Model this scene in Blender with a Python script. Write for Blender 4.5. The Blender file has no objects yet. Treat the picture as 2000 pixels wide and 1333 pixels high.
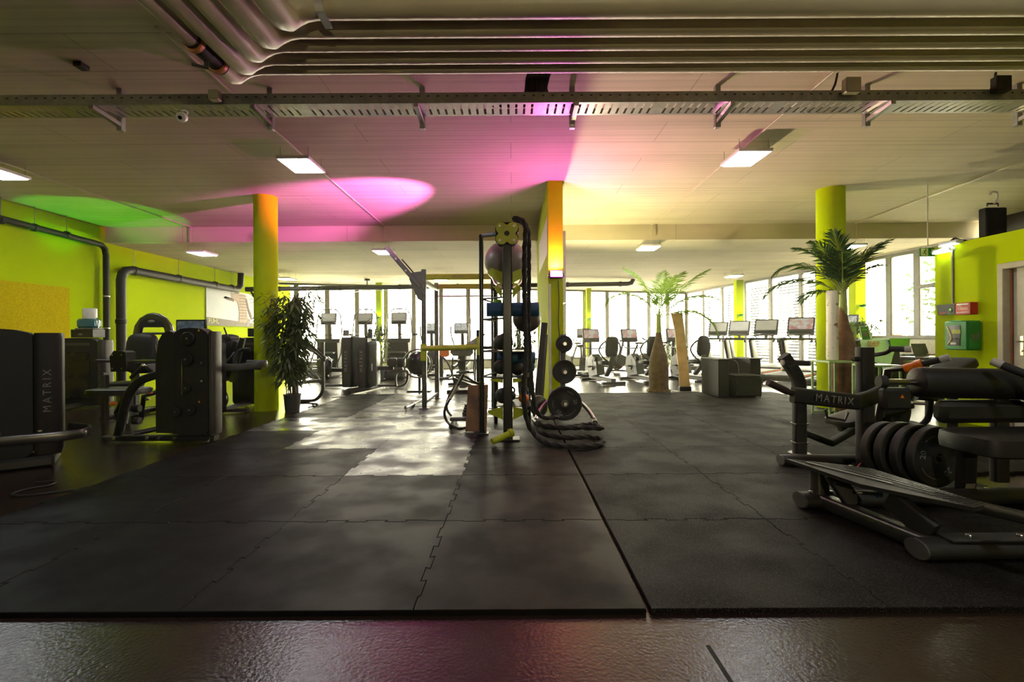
import bpy, math, random
from mathutils import Vector, Matrix, Euler
R = math.radians
PI = math.pi
random.seed(7)
scn = bpy.context.scene
col = scn.collection

# ---------------------------------------------------------------- camera
FPX, HZ, CAMZ, ROLL = 937.0, 660.0, 1.16, R(0.33)
cam_d = bpy.data.cameras.new('camera')
cam_d.sensor_width = 36.0
cam_d.lens = FPX / 2000 * 36.0
cam_d.shift_y = -(666.5 - HZ) / 2000
cam_d.clip_start = 0.05
cam_d.clip_end = 300
cam = bpy.data.objects.new('camera', cam_d)
col.objects.link(cam)
cam.matrix_world = Matrix.Translation((0, 0, CAMZ)) @ Matrix.Rotation(R(90), 4, 'X') @ Matrix.Rotation(-ROLL, 4, 'Z')
scn.camera = cam

# ---------------------------------------------------------------- world, exposure
scn.view_settings.view_transform = 'Standard'
scn.view_settings.look = 'None'
scn.view_settings.exposure = 0.0
scn.view_settings.gamma = 1.0
scn.view_settings.use_curve_mapping = False
scn.cycles.max_bounces = 7
scn.cycles.diffuse_bounces = 4
scn.cycles.glossy_bounces = 3
scn.cycles.transparent_max_bounces = 12
scn.cycles.sample_clamp_indirect = 30.0
scn.cycles.caustics_reflective = True
scn.cycles.caustics_refractive = False
w = bpy.data.worlds.new('sky')
scn.world = w
w.use_nodes = True
w.node_tree.nodes['Background'].inputs[0].default_value = (1.0, 0.90, 0.68, 1)
w.node_tree.nodes['Background'].inputs[1].default_value = 27.0


def at(x, y, Y):
    """photo pixel (2000 x 1333 frame) at distance Y in front of the lens -> point in the room"""
    u, v = x - 1000.0, 666.5 - y
    c, s = math.cos(ROLL), math.sin(ROLL)
    u, v = u * c + v * s, -u * s + v * c
    return Vector((u * Y / FPX, Y, CAMZ + (v - (666.5 - HZ)) * Y / FPX))


def lamp(name, kind, loc, energy, color, target=None, parent=None, **kw):
    d = bpy.data.lights.new(name, kind)
    d.energy, d.color = energy, color
    for k, v in kw.items():
        setattr(d, k, v)
    o = bpy.data.objects.new(name, d)
    col.objects.link(o)
    o.location = loc
    if target is not None:
        o.rotation_euler = (Vector(target) - Vector(loc)).to_track_quat('-Z', 'Y').to_euler()
    if parent is not None:
        o.parent = parent
        o.location = Vector(loc) - parent.location
    return o


# ---------------------------------------------------------------- materials
def mat(name, colr, rough=0.5, metal=0.0, spec=0.5, noise=None, bump=None, emit=None, emit_s=1.0, coat=0.0):
    """noise=(scale, colour2, lo, hi) mixes a second colour; bump=(scale, strength)"""
    m = bpy.data.materials.new(name)
    m.use_nodes = True
    n, l = m.node_tree.nodes, m.node_tree.links
    b = n['Principled BSDF']
    c4 = (*colr, 1)
    b.inputs['Base Color'].default_value = c4
    b.inputs['Roughness'].default_value = rough
    b.inputs['Metallic'].default_value = metal
    b.inputs['Specular IOR Level'].default_value = spec
    if coat:
        b.inputs['Coat Weight'].default_value = coat
        b.inputs['Coat Roughness'].default_value = 0.15
    if emit:
        b.inputs['Emission Color'].default_value = (*emit, 1)
        b.inputs['Emission Strength'].default_value = emit_s
    tc = n.new('ShaderNodeTexCoord')
    if noise is None:
        noise = (9.0, tuple(x * 0.86 for x in colr), 0.35, 0.65)
    t = n.new('ShaderNodeTexNoise')
    t.inputs['Scale'].default_value = noise[0]
    t.inputs['Detail'].default_value = 5
    l.new(tc.outputs['Object'], t.inputs['Vector'])
    rp = n.new('ShaderNodeValToRGB')
    rp.color_ramp.elements[0].position, rp.color_ramp.elements[1].position = noise[2], noise[3]
    rp.color_ramp.elements[0].color, rp.color_ramp.elements[1].color = c4, (*noise[1], 1)
    l.new(t.outputs['Fac'], rp.inputs['Fac'])
    l.new(rp.outputs['Color'], b.inputs['Base Color'])
    if bump:
        t2 = n.new('ShaderNodeTexNoise')
        t2.inputs['Scale'].default_value = bump[0]
        t2.inputs['Detail'].default_value = 4
        l.new(tc.outputs['Object'], t2.inputs['Vector'])
        bp = n.new('ShaderNodeBump')
        bp.inputs['Strength'].default_value = bump[1]
        bp.inputs['Distance'].default_value = 0.01
        l.new(t2.outputs['Fac'], bp.inputs['Height'])
        l.new(bp.outputs['Normal'], b.inputs['Normal'])
    return m


M = {}
M['lime'] = mat('lime wall paint', (0.45, 0.565, 0.002), 0.85, spec=.04, noise=(1.5, (0.42, 0.535, 0.002), .3, .7), bump=(140, .05))
M['yellow_board'] = mat('yellow chipboard', (0.58, 0.44, 0.004), 0.9, spec=.05, noise=(45, (0.46, 0.36, 0.004), .4, .6), bump=(120, .2))
M['black'] = mat('black powder coat', (0.022, 0.021, 0.019), 0.42, bump=(300, .05))
M['black_gloss'] = mat('black gloss plastic', (0.018, 0.018, 0.017), 0.22)
M['shroud'] = mat('black textured shroud', (0.019, 0.0175, 0.0155), 0.58, spec=.35, bump=(220, .08))
M['pad'] = mat('black vinyl upholstery', (0.015, 0.0135, 0.012), 0.5, spec=.4, bump=(90, .1))
M['rubber'] = mat('black rubber', (0.018, 0.017, 0.016), 0.65, bump=(200, .1))
M['steel'] = mat('brushed steel', (0.62, 0.60, 0.56), 0.28, 1.0)
M['chrome'] = mat('chrome', (0.75, 0.74, 0.72), 0.12, 1.0)
M['galv'] = mat('galvanised steel', (0.36, 0.35, 0.31), 0.36, 0.55, noise=(18, (0.28, 0.27, 0.24), .35, .65))
M['gunmetal'] = mat('gunmetal tube', (0.13, 0.125, 0.115), 0.3, 0.85)
M['silver'] = mat('silver grey paint', (0.085, 0.088, 0.085), 0.45, 0.2)
M['grey'] = mat('grey plastic', (0.06, 0.058, 0.052), 0.5)
M['ltgrey'] = mat('light grey plastic', (0.17, 0.155, 0.125), 0.5)
M['bike'] = mat('grey blue bike shell', (0.045, 0.050, 0.050), 0.45)
M['white'] = mat('white paint', (0.75, 0.74, 0.70), 0.45)
M['cream'] = mat('cream wall paint', (0.70, 0.66, 0.50), 0.6)
M['pipe'] = mat('pipe insulation jacket', (0.50, 0.44, 0.30), 0.42, noise=(4, (0.45, 0.40, 0.27), .3, .7))
M['dark_pipe'] = mat('dark brown drain pipe', (0.026, 0.021, 0.015), 0.55, spec=.3)
M['olive'] = mat('yellow green powder coat', (0.40, 0.45, 0.02), 0.4)
M['orange'] = mat('orange plastic', (0.75, 0.17, 0.01), 0.4)
M['red'] = mat('red plastic', (0.50, 0.025, 0.015), 0.4)
M['green'] = mat('green enamel', (0.012, 0.22, 0.035), 0.35)
M['ltgreen'] = mat('pale green steel', (0.30, 0.46, 0.16), 0.4)
M['mint'] = mat('mint cloth', (0.62, 0.93, 0.90), 0.8, noise=(3, (0.66, 0.93, 0.95), .35, .65))
M['blue'] = mat('blue foam', (0.015, 0.085, 0.21), 0.6, bump=(80, .1))
M['wood'] = mat('worn plywood', (0.23, 0.10, 0.045), 0.55, noise=(6, (0.09, 0.05, 0.03), .4, .65))
M['tan'] = mat('tan board', (0.62, 0.42, 0.20), 0.5, noise=(4, (0.50, 0.32, 0.14), .45, .6))
M['door'] = mat('pale grey door', (0.55, 0.53, 0.48), 0.45)
M['rear'] = mat('pale rear wall', (0.80, 0.74, 0.58), 0.8)
M['doorframe'] = mat('grey beige frame', (0.45, 0.41, 0.33), 0.45)
M['copper'] = mat('copper strip', (0.50, 0.20, 0.07), 0.4, .3)
M['wframe'] = mat('window frame bronze', (0.20, 0.19, 0.16), 0.4)
M['sill'] = mat('pale sill panel', (0.55, 0.55, 0.42), 0.5)
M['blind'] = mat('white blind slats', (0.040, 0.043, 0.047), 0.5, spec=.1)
def _translucent(m, c, f):
    n, l = m.node_tree.nodes, m.node_tree.links
    t, x = n.new('ShaderNodeBsdfTranslucent'), n.new('ShaderNodeMixShader')
    t.inputs[0].default_value = (*c, 1); x.inputs[0].default_value = f
    l.new(n['Principled BSDF'].outputs[0], x.inputs[1]); l.new(t.outputs[0], x.inputs[2])
    l.new(x.outputs[0], n['Material Output'].inputs['Surface'])
M['rope'] = mat('black battle rope', (0.018, 0.015, 0.013), 0.85)
M['leaf'] = mat('bamboo leaf', (0.055, 0.085, 0.022), 0.5, noise=(7, (0.09, 0.12, 0.03), .35, .65))
M['palm'] = mat('palm leaf', (0.065, 0.14, 0.006), 0.5, spec=.3, noise=(5, (0.12, 0.19, 0.010), .4, .65))
_translucent(M['palm'], (.15, .27, .008), .4)
_translucent(M['leaf'], (.12, .17, .03), .25)
M['palm_dry'] = mat('yellowed palm leaf', (0.55, 0.48, 0.05), 0.5)
M['stalk'] = mat('palm stalk', (0.28, 0.33, 0.08), 0.5)
M['bark'] = mat('bottle palm bark', (0.13, 0.080, 0.048), 0.85, spec=.2, noise=(10, (0.075, 0.05, 0.028), .35, .65), bump=(40, .5))
M['bark_pink'] = mat('reddish palm bark', (0.22, 0.115, 0.075), 0.8, spec=.2, noise=(10, (0.14, 0.075, 0.05), .35, .65), bump=(40, .4))
M['cap'] = mat('pale grip cap', (0.42, 0.40, 0.40), 0.4)
M['stem'] = mat('cane stem', (0.16, 0.10, 0.05), 0.7)
M['soil'] = mat('potting soil', (0.04, 0.025, 0.015), 0.9)
M['birch'] = mat('birch bark', (0.70, 0.66, 0.56), 0.7, noise=(14, (0.20, 0.10, 0.06), .60, .68))
M['skin'] = mat('skin', (0.60, 0.33, 0.22), 0.5)
M['shirt'] = mat('dark shirt', (0.05, 0.05, 0.06), 0.8)
M['concrete'] = mat('outdoor paving', (0.62, 0.60, 0.55), 0.9)
M['tree'] = mat('garden tree leaf', (0.035, 0.06, 0.014), 0.8, spec=.1)
M['letter'] = mat('grey lettering', (0.20, 0.19, 0.18), 0.4)
M['letter_dim'] = mat('dim lettering', (0.17, 0.16, 0.15), 0.45)
M['letter_white'] = mat('white lettering', (0.80, 0.80, 0.78), 0.5)
M['darkpanel'] = mat('dark brown panel', (0.020, 0.014, 0.008), 0.6)
M['led_white'] = mat('lit diffuser', (1, 1, 1), 0.4, emit=(0.93, 0.97, 1.0), emit_s=55)
M['led_pink'] = mat('lit magenta lens', (1, .2, 1), 0.4, emit=(1.0, 0.05, 0.85), emit_s=30)
M['led_green'] = mat('lit green strip', (.1, 1, .1), 0.4, emit=(0.08, 1.0, 0.03), emit_s=2.0)


def glass_mat():
    m = bpy.data.materials.new('window glass')
    m.use_nodes = True
    n, l = m.node_tree.nodes, m.node_tree.links
    n.remove(n['Principled BSDF'])
    tr, gl, mx, fr = n.new('ShaderNodeBsdfTransparent'), n.new('ShaderNodeBsdfGlossy'), n.new('ShaderNodeMixShader'), n.new('ShaderNodeLayerWeight')
    tr.inputs[0].default_value = (0.95, 0.97, 0.95, 1)
    gl.inputs['Roughness'].default_value = 0.02
    fr.inputs[0].default_value = 0.12
    l.new(fr.outputs[0], mx.inputs[0]); l.new(tr.outputs[0], mx.inputs[1]); l.new(gl.outputs[0], mx.inputs[2])
    l.new(mx.outputs[0], n['Material Output'].inputs['Surface'])
    return m


M['glass'] = glass_mat()


def ceiling_mat():
    m = mat('board formed concrete', (0.60, 0.53, 0.36), 0.8, noise=(1.2, (0.53, 0.47, 0.31), .35, .7))
    n, l = m.node_tree.nodes, m.node_tree.links
    b = n['Principled BSDF']
    tc = n.new('ShaderNodeTexCoord')
    mp = n.new('ShaderNodeMapping'); mp.inputs['Scale'].default_value = (0.12, 9.0, 1)
    l.new(tc.outputs['Object'], mp.inputs['Vector'])
    t = n.new('ShaderNodeTexNoise'); t.inputs['Scale'].default_value = 2.0; t.inputs['Detail'].default_value = 6
    l.new(mp.outputs[0], t.inputs['Vector'])
    br = n.new('ShaderNodeTexBrick')
    br.inputs['Scale'].default_value = 1.0
    br.inputs['Color1'].default_value = (1, 1, 1, 1); br.inputs['Color2'].default_value = (.93, .93, .93, 1)
    br.inputs['Mortar'].default_value = (.55, .55, .55, 1)
    br.inputs['Mortar Size'].default_value = 0.006; br.inputs['Brick Width'].default_value = 3.4; br.inputs['Row Height'].default_value = 0.52
    l.new(tc.outputs['Object'], br.inputs['Vector'])
    src = b.inputs['Base Color'].links[0].from_socket
    mx = n.new('ShaderNodeMix'); mx.data_type = 'RGBA'; mx.blend_type = 'MULTIPLY'; mx.inputs[0].default_value = 0.75
    l.new(src, mx.inputs[6]); l.new(br.outputs['Color'], mx.inputs[7])
    rp = n.new('ShaderNodeValToRGB')
    rp.color_ramp.elements[0].position, rp.color_ramp.elements[1].position = .32, .55
    rp.color_ramp.elements[0].color, rp.color_ramp.elements[1].color = (.78, .78, .78, 1), (1, 1, 1, 1)
    l.new(t.outputs['Fac'], rp.inputs['Fac'])
    mx2 = n.new('ShaderNodeMix'); mx2.data_type = 'RGBA'; mx2.blend_type = 'MULTIPLY'; mx2.inputs[0].default_value = 0.8
    l.new(mx.outputs[2], mx2.inputs[6]); l.new(rp.outputs['Color'], mx2.inputs[7])
    l.new(mx2.outputs[2], b.inputs['Base Color'])
    bp = n.new('ShaderNodeBump'); bp.inputs['Strength'].default_value = .25; bp.inputs['Distance'].default_value = .01
    l.new(t.outputs['Fac'], bp.inputs['Height']); l.new(bp.outputs['Normal'], b.inputs['Normal'])
    return m


M['ceiling'] = ceiling_mat()


def floor_mat():
    m = mat('painted concrete floor', (0.026, 0.014, 0.010), 0.30, spec=.6, noise=(1.3, (0.020, 0.0115, 0.009), .35, .65), bump=(70, .22))
    n, l = m.node_tree.nodes, m.node_tree.links
    b = n['Principled BSDF']
    tc = n.new('ShaderNodeTexCoord'); sx = n.new('ShaderNodeSeparateXYZ')
    l.new(tc.outputs['Object'], sx.inputs[0])
    t = n.new('ShaderNodeTexNoise'); t.inputs['Scale'].default_value = 6
    l.new(tc.outputs['Object'], t.inputs['Vector'])
    mr = n.new('ShaderNodeMapRange'); mr.inputs[3].default_value = .19; mr.inputs[4].default_value = .24
    l.new(t.outputs['Fac'], mr.inputs[0]); l.new(mr.outputs[0], b.inputs['Roughness'])
    return m


M['floor'] = floor_mat()


def mat_tile(name, speckle, rough_lo, rough_hi, spec=.10):
    m = mat(name, (0.0050, 0.0040, 0.0034), .6, spec=.10, bump=(260, .35 if speckle else .15),
            noise=(150, (0.040, 0.034, 0.030), .52, .66) if speckle else (14, (0.0070, 0.0058, 0.0050), .4, .7))
    n, l = m.node_tree.nodes, m.node_tree.links
    b = n['Principled BSDF']
    b.inputs['Specular IOR Level'].default_value = spec
    tc = n.new('ShaderNodeTexCoord')
    t = n.new('ShaderNodeTexNoise'); t.inputs['Scale'].default_value = 2.6; t.inputs['Detail'].default_value = 3
    l.new(tc.outputs['Object'], t.inputs['Vector'])
    rp = n.new('ShaderNodeMapRange'); rp.inputs[1].default_value = .42; rp.inputs[2].default_value = .62
    rp.inputs[3].default_value = rough_lo; rp.inputs[4].default_value = rough_hi
    l.new(t.outputs['Fac'], rp.inputs[0]); l.new(rp.outputs[0], b.inputs['Roughness'])
    return m


M['mat_smooth'] = mat_tile('smooth rubber mat', False, .48, .62)
M['mat_worn'] = mat_tile('worn polished rubber mat', False, .25, .58, 1.0)
M['mat_speckle'] = mat_tile('speckled rubber mat', True, .62, .75)


# ---------------------------------------------------------------- mesh helpers
class MB:
    def __init__(s):
        s.v, s.f = [], []

    def add(s, vs, fs):
        k = len(s.v)
        s.v += [Vector(p) for p in vs]
        s.f += [[i + k for i in q] for q in fs]
        return s

    def box(s, c, d, rot=None, bev=0.0):
        c = Vector(c)
        h = [x / 2 for x in d]
        b = min(bev, min(h) * .9)
        vs, fs, idx = [], [], {}
        rm = rot.to_matrix() if isinstance(rot, Euler) else (rot or Matrix.Identity(3))
        if b <= 0:
            for sx in (-1, 1):
                for sy in (-1, 1):
                    for sz in (-1, 1):
                        vs.append(c + rm @ Vector((sx * h[0], sy * h[1], sz * h[2])))
            return s.add(vs, [(0, 1, 3, 2), (4, 6, 7, 5), (0, 4, 5, 1), (2, 3, 7, 6), (0, 2, 6, 4), (1, 5, 7, 3)])
        for sx in (-1, 1):
            for sy in (-1, 1):
                for sz in (-1, 1):
                    for a in range(3):
                        p = [sx * (h[0] - b), sy * (h[1] - b), sz * (h[2] - b)]
                        p[a] = (sx, sy, sz)[a] * h[a]
                        idx[(sx, sy, sz, a)] = len(vs)
                        vs.append(c + rm @ Vector(p))
        S = (-1, 1)
        for a in range(3):
            o = [i for i in range(3) if i != a]
            for sa in S:
                q = []
                for (u, v) in ((-1, -1), (1, -1), (1, 1), (-1, 1)):
                    k = [0, 0, 0]; k[a] = sa; k[o[0]] = u; k[o[1]] = v
                    q.append(idx[(*k, a)])
                fs.append(q)
        for a in range(3):
            o = [i for i in range(3) if i != a]
            for u in S:
                for v in S:
                    q = []
                    for (sa, ax) in ((-1, o[0]), (1, o[0]), (1, o[1]), (-1, o[1])):
                        k = [0, 0, 0]; k[a] = sa; k[o[0]] = u; k[o[1]] = v
                        q.append(idx[(*k, ax)])
                    fs.append(q)
        for sx in S:
            for sy in S:
                for sz in S:
                    fs.append([idx[(sx, sy, sz, a)] for a in range(3)])
        return s.add(vs, fs)

    def tube(s, pts, r, n=10, closed=False, caps=True, prof=None, up=None):
        """sweep a circle of radius r (number or per-point list) or the 2-D profile prof along pts"""
        P = [Vector(p) for p in pts]
        m = len(P)
        rr = r if isinstance(r, (list, tuple)) else [r] * m
        if prof is None:
            prof = [(math.cos(2 * PI * i / n), math.sin(2 * PI * i / n)) for i in range(n)]
            sc = rr
        else:
            n = len(prof)
            sc = [x if r else 1 for x in rr] if isinstance(r, (list, tuple)) else [r or 1] * m
        T = []
        for i in range(m):
            a = P[i - 1] if (i > 0 or closed) else P[i]
            b = P[(i + 1) % m] if (i < m - 1 or closed) else P[i]
            d = (b - a)
            T.append(d.normalized() if d.length > 1e-9 else Vector((0, 0, 1)))
        u = Vector(up) if up else (Vector((0, 0, 1)) if abs(T[0].z) < .9 else Vector((0, 1, 0)))
        vs, fs = [], []
        for i in range(m):
            t = T[i]
            if up:
                u = Vector(up)
            x = t.cross(u)
            if x.length < 1e-5:
                x = t.orthogonal()
            x.normalize()
            y = x.cross(t).normalized()
            u = y
            k = 1.0
            if 0 < i < m - 1:
                c = (P[i] - P[i - 1]).normalized().dot((P[i + 1] - P[i]).normalized())
                k = min(1.5, 1 / max(.35, math.sqrt(max(0.02, (1 + c) / 2)))) if len(prof) == n and c < .999 and m < 6 else 1.0
            for (a, b) in prof:
                vs.append(P[i] + x * a * sc[i] * k + y * b * sc[i])
        q = m if closed else m - 1
        for i in range(q):
            j = (i + 1) % m
            for e in range(n):
                g = (e + 1) % n
                fs.append((i * n + e, i * n + g, j * n + g, j * n + e))
        if caps and not closed:
            fs.append(tuple(reversed(range(n))))
            fs.append(tuple(range((m - 1) * n, m * n)))
        return s.add(vs, fs)

    def rod(s, a, b, r, n=10):
        return s.tube([a, b], r, n)

    def bar(s, a, b, w, h, up=(0, 0, 1), bev=.15):
        c = bev * min(w, h)
        pr = [(-w / 2 + c, -h / 2), (w / 2 - c, -h / 2), (w / 2, -h / 2 + c), (w / 2, h / 2 - c), (w / 2 - c, h / 2), (-w / 2 + c, h / 2), (-w / 2, h / 2 - c), (-w / 2, -h / 2 + c)]
        return s.tube([a, b], 0, prof=pr, up=up)

    def lathe(s, prof, n=24, mtx=None, cap=True):
        mtx = mtx or Matrix.Identity(4)
        vs, fs = [], []
        for (r, z) in prof:
            for i in range(n):
                a = 2 * PI * i / n
                vs.append(mtx @ Vector((r * math.cos(a), r * math.sin(a), z)))
        for k in range(len(prof) - 1):
            for i in range(n):
                j = (i + 1) % n
                fs.append((k * n + i, k * n + j, (k + 1) * n + j, (k + 1) * n + i))
        if cap:
            fs.append(tuple(reversed(range(n))))
            fs.append(tuple(range((len(prof) - 1) * n, len(prof) * n)))
        return s.add(vs, fs)

    def disc(s, c, axis, r, h, n=24, bev=.1):
        """solid disc centred at c, axis direction, thickness h"""
        q = Vector(axis).to_track_quat('Z', 'Y').to_matrix().to_4x4()
        m = Matrix.Translation(c) @ q
        b = min(bev * r, h * .4)
        return s.lathe([(r - b, -h / 2), (r, -h / 2 + b), (r, h / 2 - b), (r - b, h / 2)], n, m)

    def ball(s, c, r, nu=20, nv=12, sc=(1, 1, 1)):
        vs, fs = [], []
        c = Vector(c)
        for j in range(1, nv):
            t = PI * j / nv
            for i in range(nu):
                a = 2 * PI * i / nu
                vs.append(c + Vector((r * sc[0] * math.sin(t) * math.cos(a), r * sc[1] * math.sin(t) * math.sin(a), r * sc[2] * math.cos(t))))
        for j in range(nv - 2):
            for i in range(nu):
                k = (i + 1) % nu
                fs.append((j * nu + i, (j + 1) * nu + i, (j + 1) * nu + k, j * nu + k))
        top, bot = len(vs), len(vs) + 1
        vs += [c + Vector((0, 0, r * sc[2])), c - Vector((0, 0, r * sc[2]))]
        for i in range(nu):
            k = (i + 1) % nu
            fs.append((top, i, k))
            fs.append((bot, (nv - 2) * nu + k, (nv - 2) * nu + i))
        return s.add(vs, fs)

    def prism(s, poly, d, mtx=None):
        """2-D polygon in local XY extruded by d along local Z (centred), placed by mtx"""
        mtx = mtx or Matrix.Identity(4)
        n = len(poly)
        vs = [mtx @ Vector((x, y, -d / 2)) for x, y in poly] + [mtx @ Vector((x, y, d / 2)) for x, y in poly]
        fs = [tuple(reversed(range(n))), tuple(range(n, 2 * n))] + [(i, (i + 1) % n, n + (i + 1) % n, n + i) for i in range(n)]
        return s.add(vs, fs)

    def slab(s, pts, t, nrm=None):
        """planar polygon of world points thickened by t along -normal"""
        P = [Vector(p) for p in pts]
        nn = Vector(nrm).normalized() if nrm is not None else (P[1] - P[0]).cross(P[2] - P[0]).normalized()
        n = len(P)
        return s.add(P + [p - nn * t for p in P], [tuple(range(n)), tuple(reversed(range(n, 2 * n)))] + [(i, (i + 1) % n, n + (i + 1) % n, n + i) for i in range(n)])

    def build(s, name, m, parent=None, ang=38, local=False):
        me = bpy.data.meshes.new(name)
        off = Vector((0, 0, 0)) if (parent is None or local) else org(parent)
        me.from_pydata([p - off for p in s.v], [], s.f)
        me.validate()
        me.materials.append(m if not isinstance(m, str) else M[m])
        me.polygons.foreach_set('use_smooth', [True] * len(me.polygons))
        me.set_sharp_from_angle(angle=R(ang))
        o = bpy.data.objects.new(name, me)
        col.objects.link(o)
        import bmesh
        bm = bmesh.new(); bm.from_mesh(me)
        bmesh.ops.recalc_face_normals(bm, faces=bm.faces)
        bm.to_mesh(me); bm.free()
        if parent is not None:
            o.parent = parent
        return o


def org(o):
    p = Vector((0, 0, 0))
    while o is not None:
        p += o.location
        o = o.parent
    return p


def tag(o, label, cat, group=None, kind=None):
    o['label'] = label
    o['category'] = cat
    if group:
        o['group'] = group
    if kind:
        o['kind'] = kind
    return o


def thing(name, label, cat, loc=(0, 0, 0), group=None):
    o = bpy.data.objects.new(name, None)
    o.empty_display_size = .1
    col.objects.link(o)
    o.location = loc
    return tag(o, label, cat, group)


def struct(o, label=None):
    o['kind'] = 'structure'
    if label:
        o['label'] = label
    return o


def copy_tree(o, parent=None):
    c = o.copy()
    col.objects.link(c)
    c.parent = parent
    for ch in list(o.children):
        copy_tree(ch, c)
    return c


def dup(root, loc, rz, label, group=None):
    c = copy_tree(root)
    c.location = loc
    c.rotation_euler = (0, 0, rz)
    c['label'] = label
    if group:
        c['group'] = group
    return c


def letters(txt, size, m, mtx, parent, name='lettering', depth=.002, align='CENTER', space=1.0, local=False):
    """raised lettering; mtx places local XY (x along the text, y up) in the world"""
    c = bpy.data.curves.new(name, 'FONT')
    c.body, c.size, c.extrude, c.align_x, c.align_y, c.space_character = txt, size, depth, align, 'CENTER', space
    c.resolution_u = 2
    tmp = bpy.data.objects.new(name, c)
    me = bpy.data.meshes.new_from_object(tmp)
    bpy.data.objects.remove(tmp)
    bpy.data.curves.remove(c)
    me.name = name
    me.materials.clear()
    me.materials.append(M[m] if isinstance(m, str) else m)
    o = bpy.data.objects.new(name, me)
    col.objects.link(o)
    o.parent = parent
    me.transform((Matrix.Identity(4) if local else Matrix.Translation(-org(parent))) @ mtx)
    return o


def basis(o, x, y):
    """matrix with origin o, local X along x, local Y along y"""
    x = Vector(x).normalized()
    z = x.cross(Vector(y)).normalized()
    y = z.cross(x)
    m = Matrix((x, y, z)).transposed().to_4x4()
    m.translation = Vector(o)
    return m


def arc(c, r, a0, a1, n, ax=(1, 0, 0), ay=(0, 0, 1)):
    c, ax, ay = Vector(c), Vector(ax), Vector(ay)
    return [c + ax * r * math.cos(R(a0 + (a1 - a0) * i / n)) + ay * r * math.sin(R(a0 + (a1 - a0) * i / n)) for i in range(n + 1)]


def smooth(pts, k=5):
    """Catmull-Rom through pts"""
    P = [Vector(p) for p in pts]
    P = [P[0] * 2 - P[1]] + P + [P[-1] * 2 - P[-2]]
    out = []
    for i in range(1, len(P) - 2):
        for j in range(k):
            t = j / k
            a, b, c, d = P[i - 1], P[i], P[i + 1], P[i + 2]
            out.append(.5 * ((2 * b) + (c - a) * t + (2 * a - 5 * b + 4 * c - d) * t * t + (3 * b - a - 3 * c + d) * t ** 3))
    out.append(P[-2])
    return out


def blob(c, d, rot=None, pw=4.0, nu=20, nv=10):
    """rounded cushion (superellipsoid) of size d"""
    mb = MB()
    rm = rot.to_matrix() if isinstance(rot, Euler) else (rot or Matrix.Identity(3))
    def sg(x, p):
        return math.copysign(abs(x) ** p, x)
    e = 2 / pw
    vs, fs = [], []
    for j in range(nv + 1):
        t = -PI / 2 + PI * j / nv
        for i in range(nu):
            a = 2 * PI * i / nu
            p = Vector((d[0] / 2 * sg(math.cos(t), e) * sg(math.cos(a), e), d[1] / 2 * sg(math.cos(t), e) * sg(math.sin(a), e), d[2] / 2 * sg(math.sin(t), e)))
            vs.append(Vector(c) + rm @ p)
    for j in range(nv):
        for i in range(nu):
            k = (i + 1) % nu
            fs.append((j * nu + i, j * nu + k, (j + 1) * nu + k, (j + 1) * nu + i))
    mb.add(vs, fs)
    return mb
# ================================================================ the room
HC, HL = 3.49, 3.17            # near ceiling, lower ceiling towards the windows
YB = 9.92
A = Vector((-8.4, 16.75, 0)); U = Vector((.9605, .2783, 0))
Bc = A + U * 16.85             # far corner
def rx(Y): return 11.07 - .152 * Y
Cn = Vector((rx(9.7), 9.7, 0))

EN, ES = U.cross(Vector((0, 0, 1))) * -.15, Vector((.15, .02, 0))
def outline(z, y0=-5.0, far=True):
    c = [Vector((-8.6, y0, 0)), Vector((9.9, y0, 0))]
    if far:
        c += [Cn + Vector((.5, -.0, 0)), Cn + ES, Bc + ES + EN, A + EN - U * .21]
    return [Vector((p.x, p.y, z)) for p in c]
struct(MB().slab(outline(0), .2, (0, 0, 1)).build('floor', 'floor'))
struct(MB().slab([(-8.6, -5, HC + .25), (9.9, -5, HC + .25), (9.9, YB, HC + .25), (-8.6, YB, HC + .25)], .25, (0, 0, 1)).build('ceiling', 'ceiling'))
struct(MB().slab([Vector((-8.6, YB, HC + .25)), Vector((rx(YB) + .15, YB, HC + .25))] + [Vector((p.x, p.y, HC + .25)) for p in (Bc + ES + EN, A + EN - U * .21)], HC + .25 - HL, (0, 0, 1)).build('ceiling_lower', 'ceiling'))
struct(MB().box((-8.5, 6.6, 1.75), (.2, 23.2, 3.5)).build('wall_left', 'lime'))
struct(MB().box((.6, -5.1, 1.75), (18.6, .2, 3.5)).build('wall_rear', 'rear'))
struct(MB().box((9.75, 2.3, 1.75), (.2, 14.8, 3.5)).build('wall_right', 'darkpanel'))
# partition room on the near right, open above
XP, YP, HP = 5.98, 6.78, 2.40
DY0, DY1, DZ = 4.95, 5.86, 2.02
struct(MB().box((XP + .06, (YP + DY1) / 2, HP / 2), (.12, YP - DY1, HP)).build('wall_partition', 'lime'))
struct(MB().box((XP + .06, (DY0 - 4.9) / 2, HP / 2), (.12, DY0 + 4.9, HP)).build('wall_partition_near', 'lime'))
struct(MB().box((XP + .06, (DY0 + DY1) / 2, (HP + DZ) / 2), (.12, DY1 - DY0, HP - DZ)).build('wall_partition_lintel', 'lime'))
struct(MB().box(((XP + .12 + 9.65) / 2, YP - .06, HP / 2), (9.65 - XP - .12, .12, HP)).build('wall_partition_end', 'lime'))
struct(MB().box(((XP + .12 + 9.65) / 2, 1.0, HP - .04), (9.65 - XP - .12, 11.4, .08)).build('ceiling_partition', 'darkpanel'))
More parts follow.
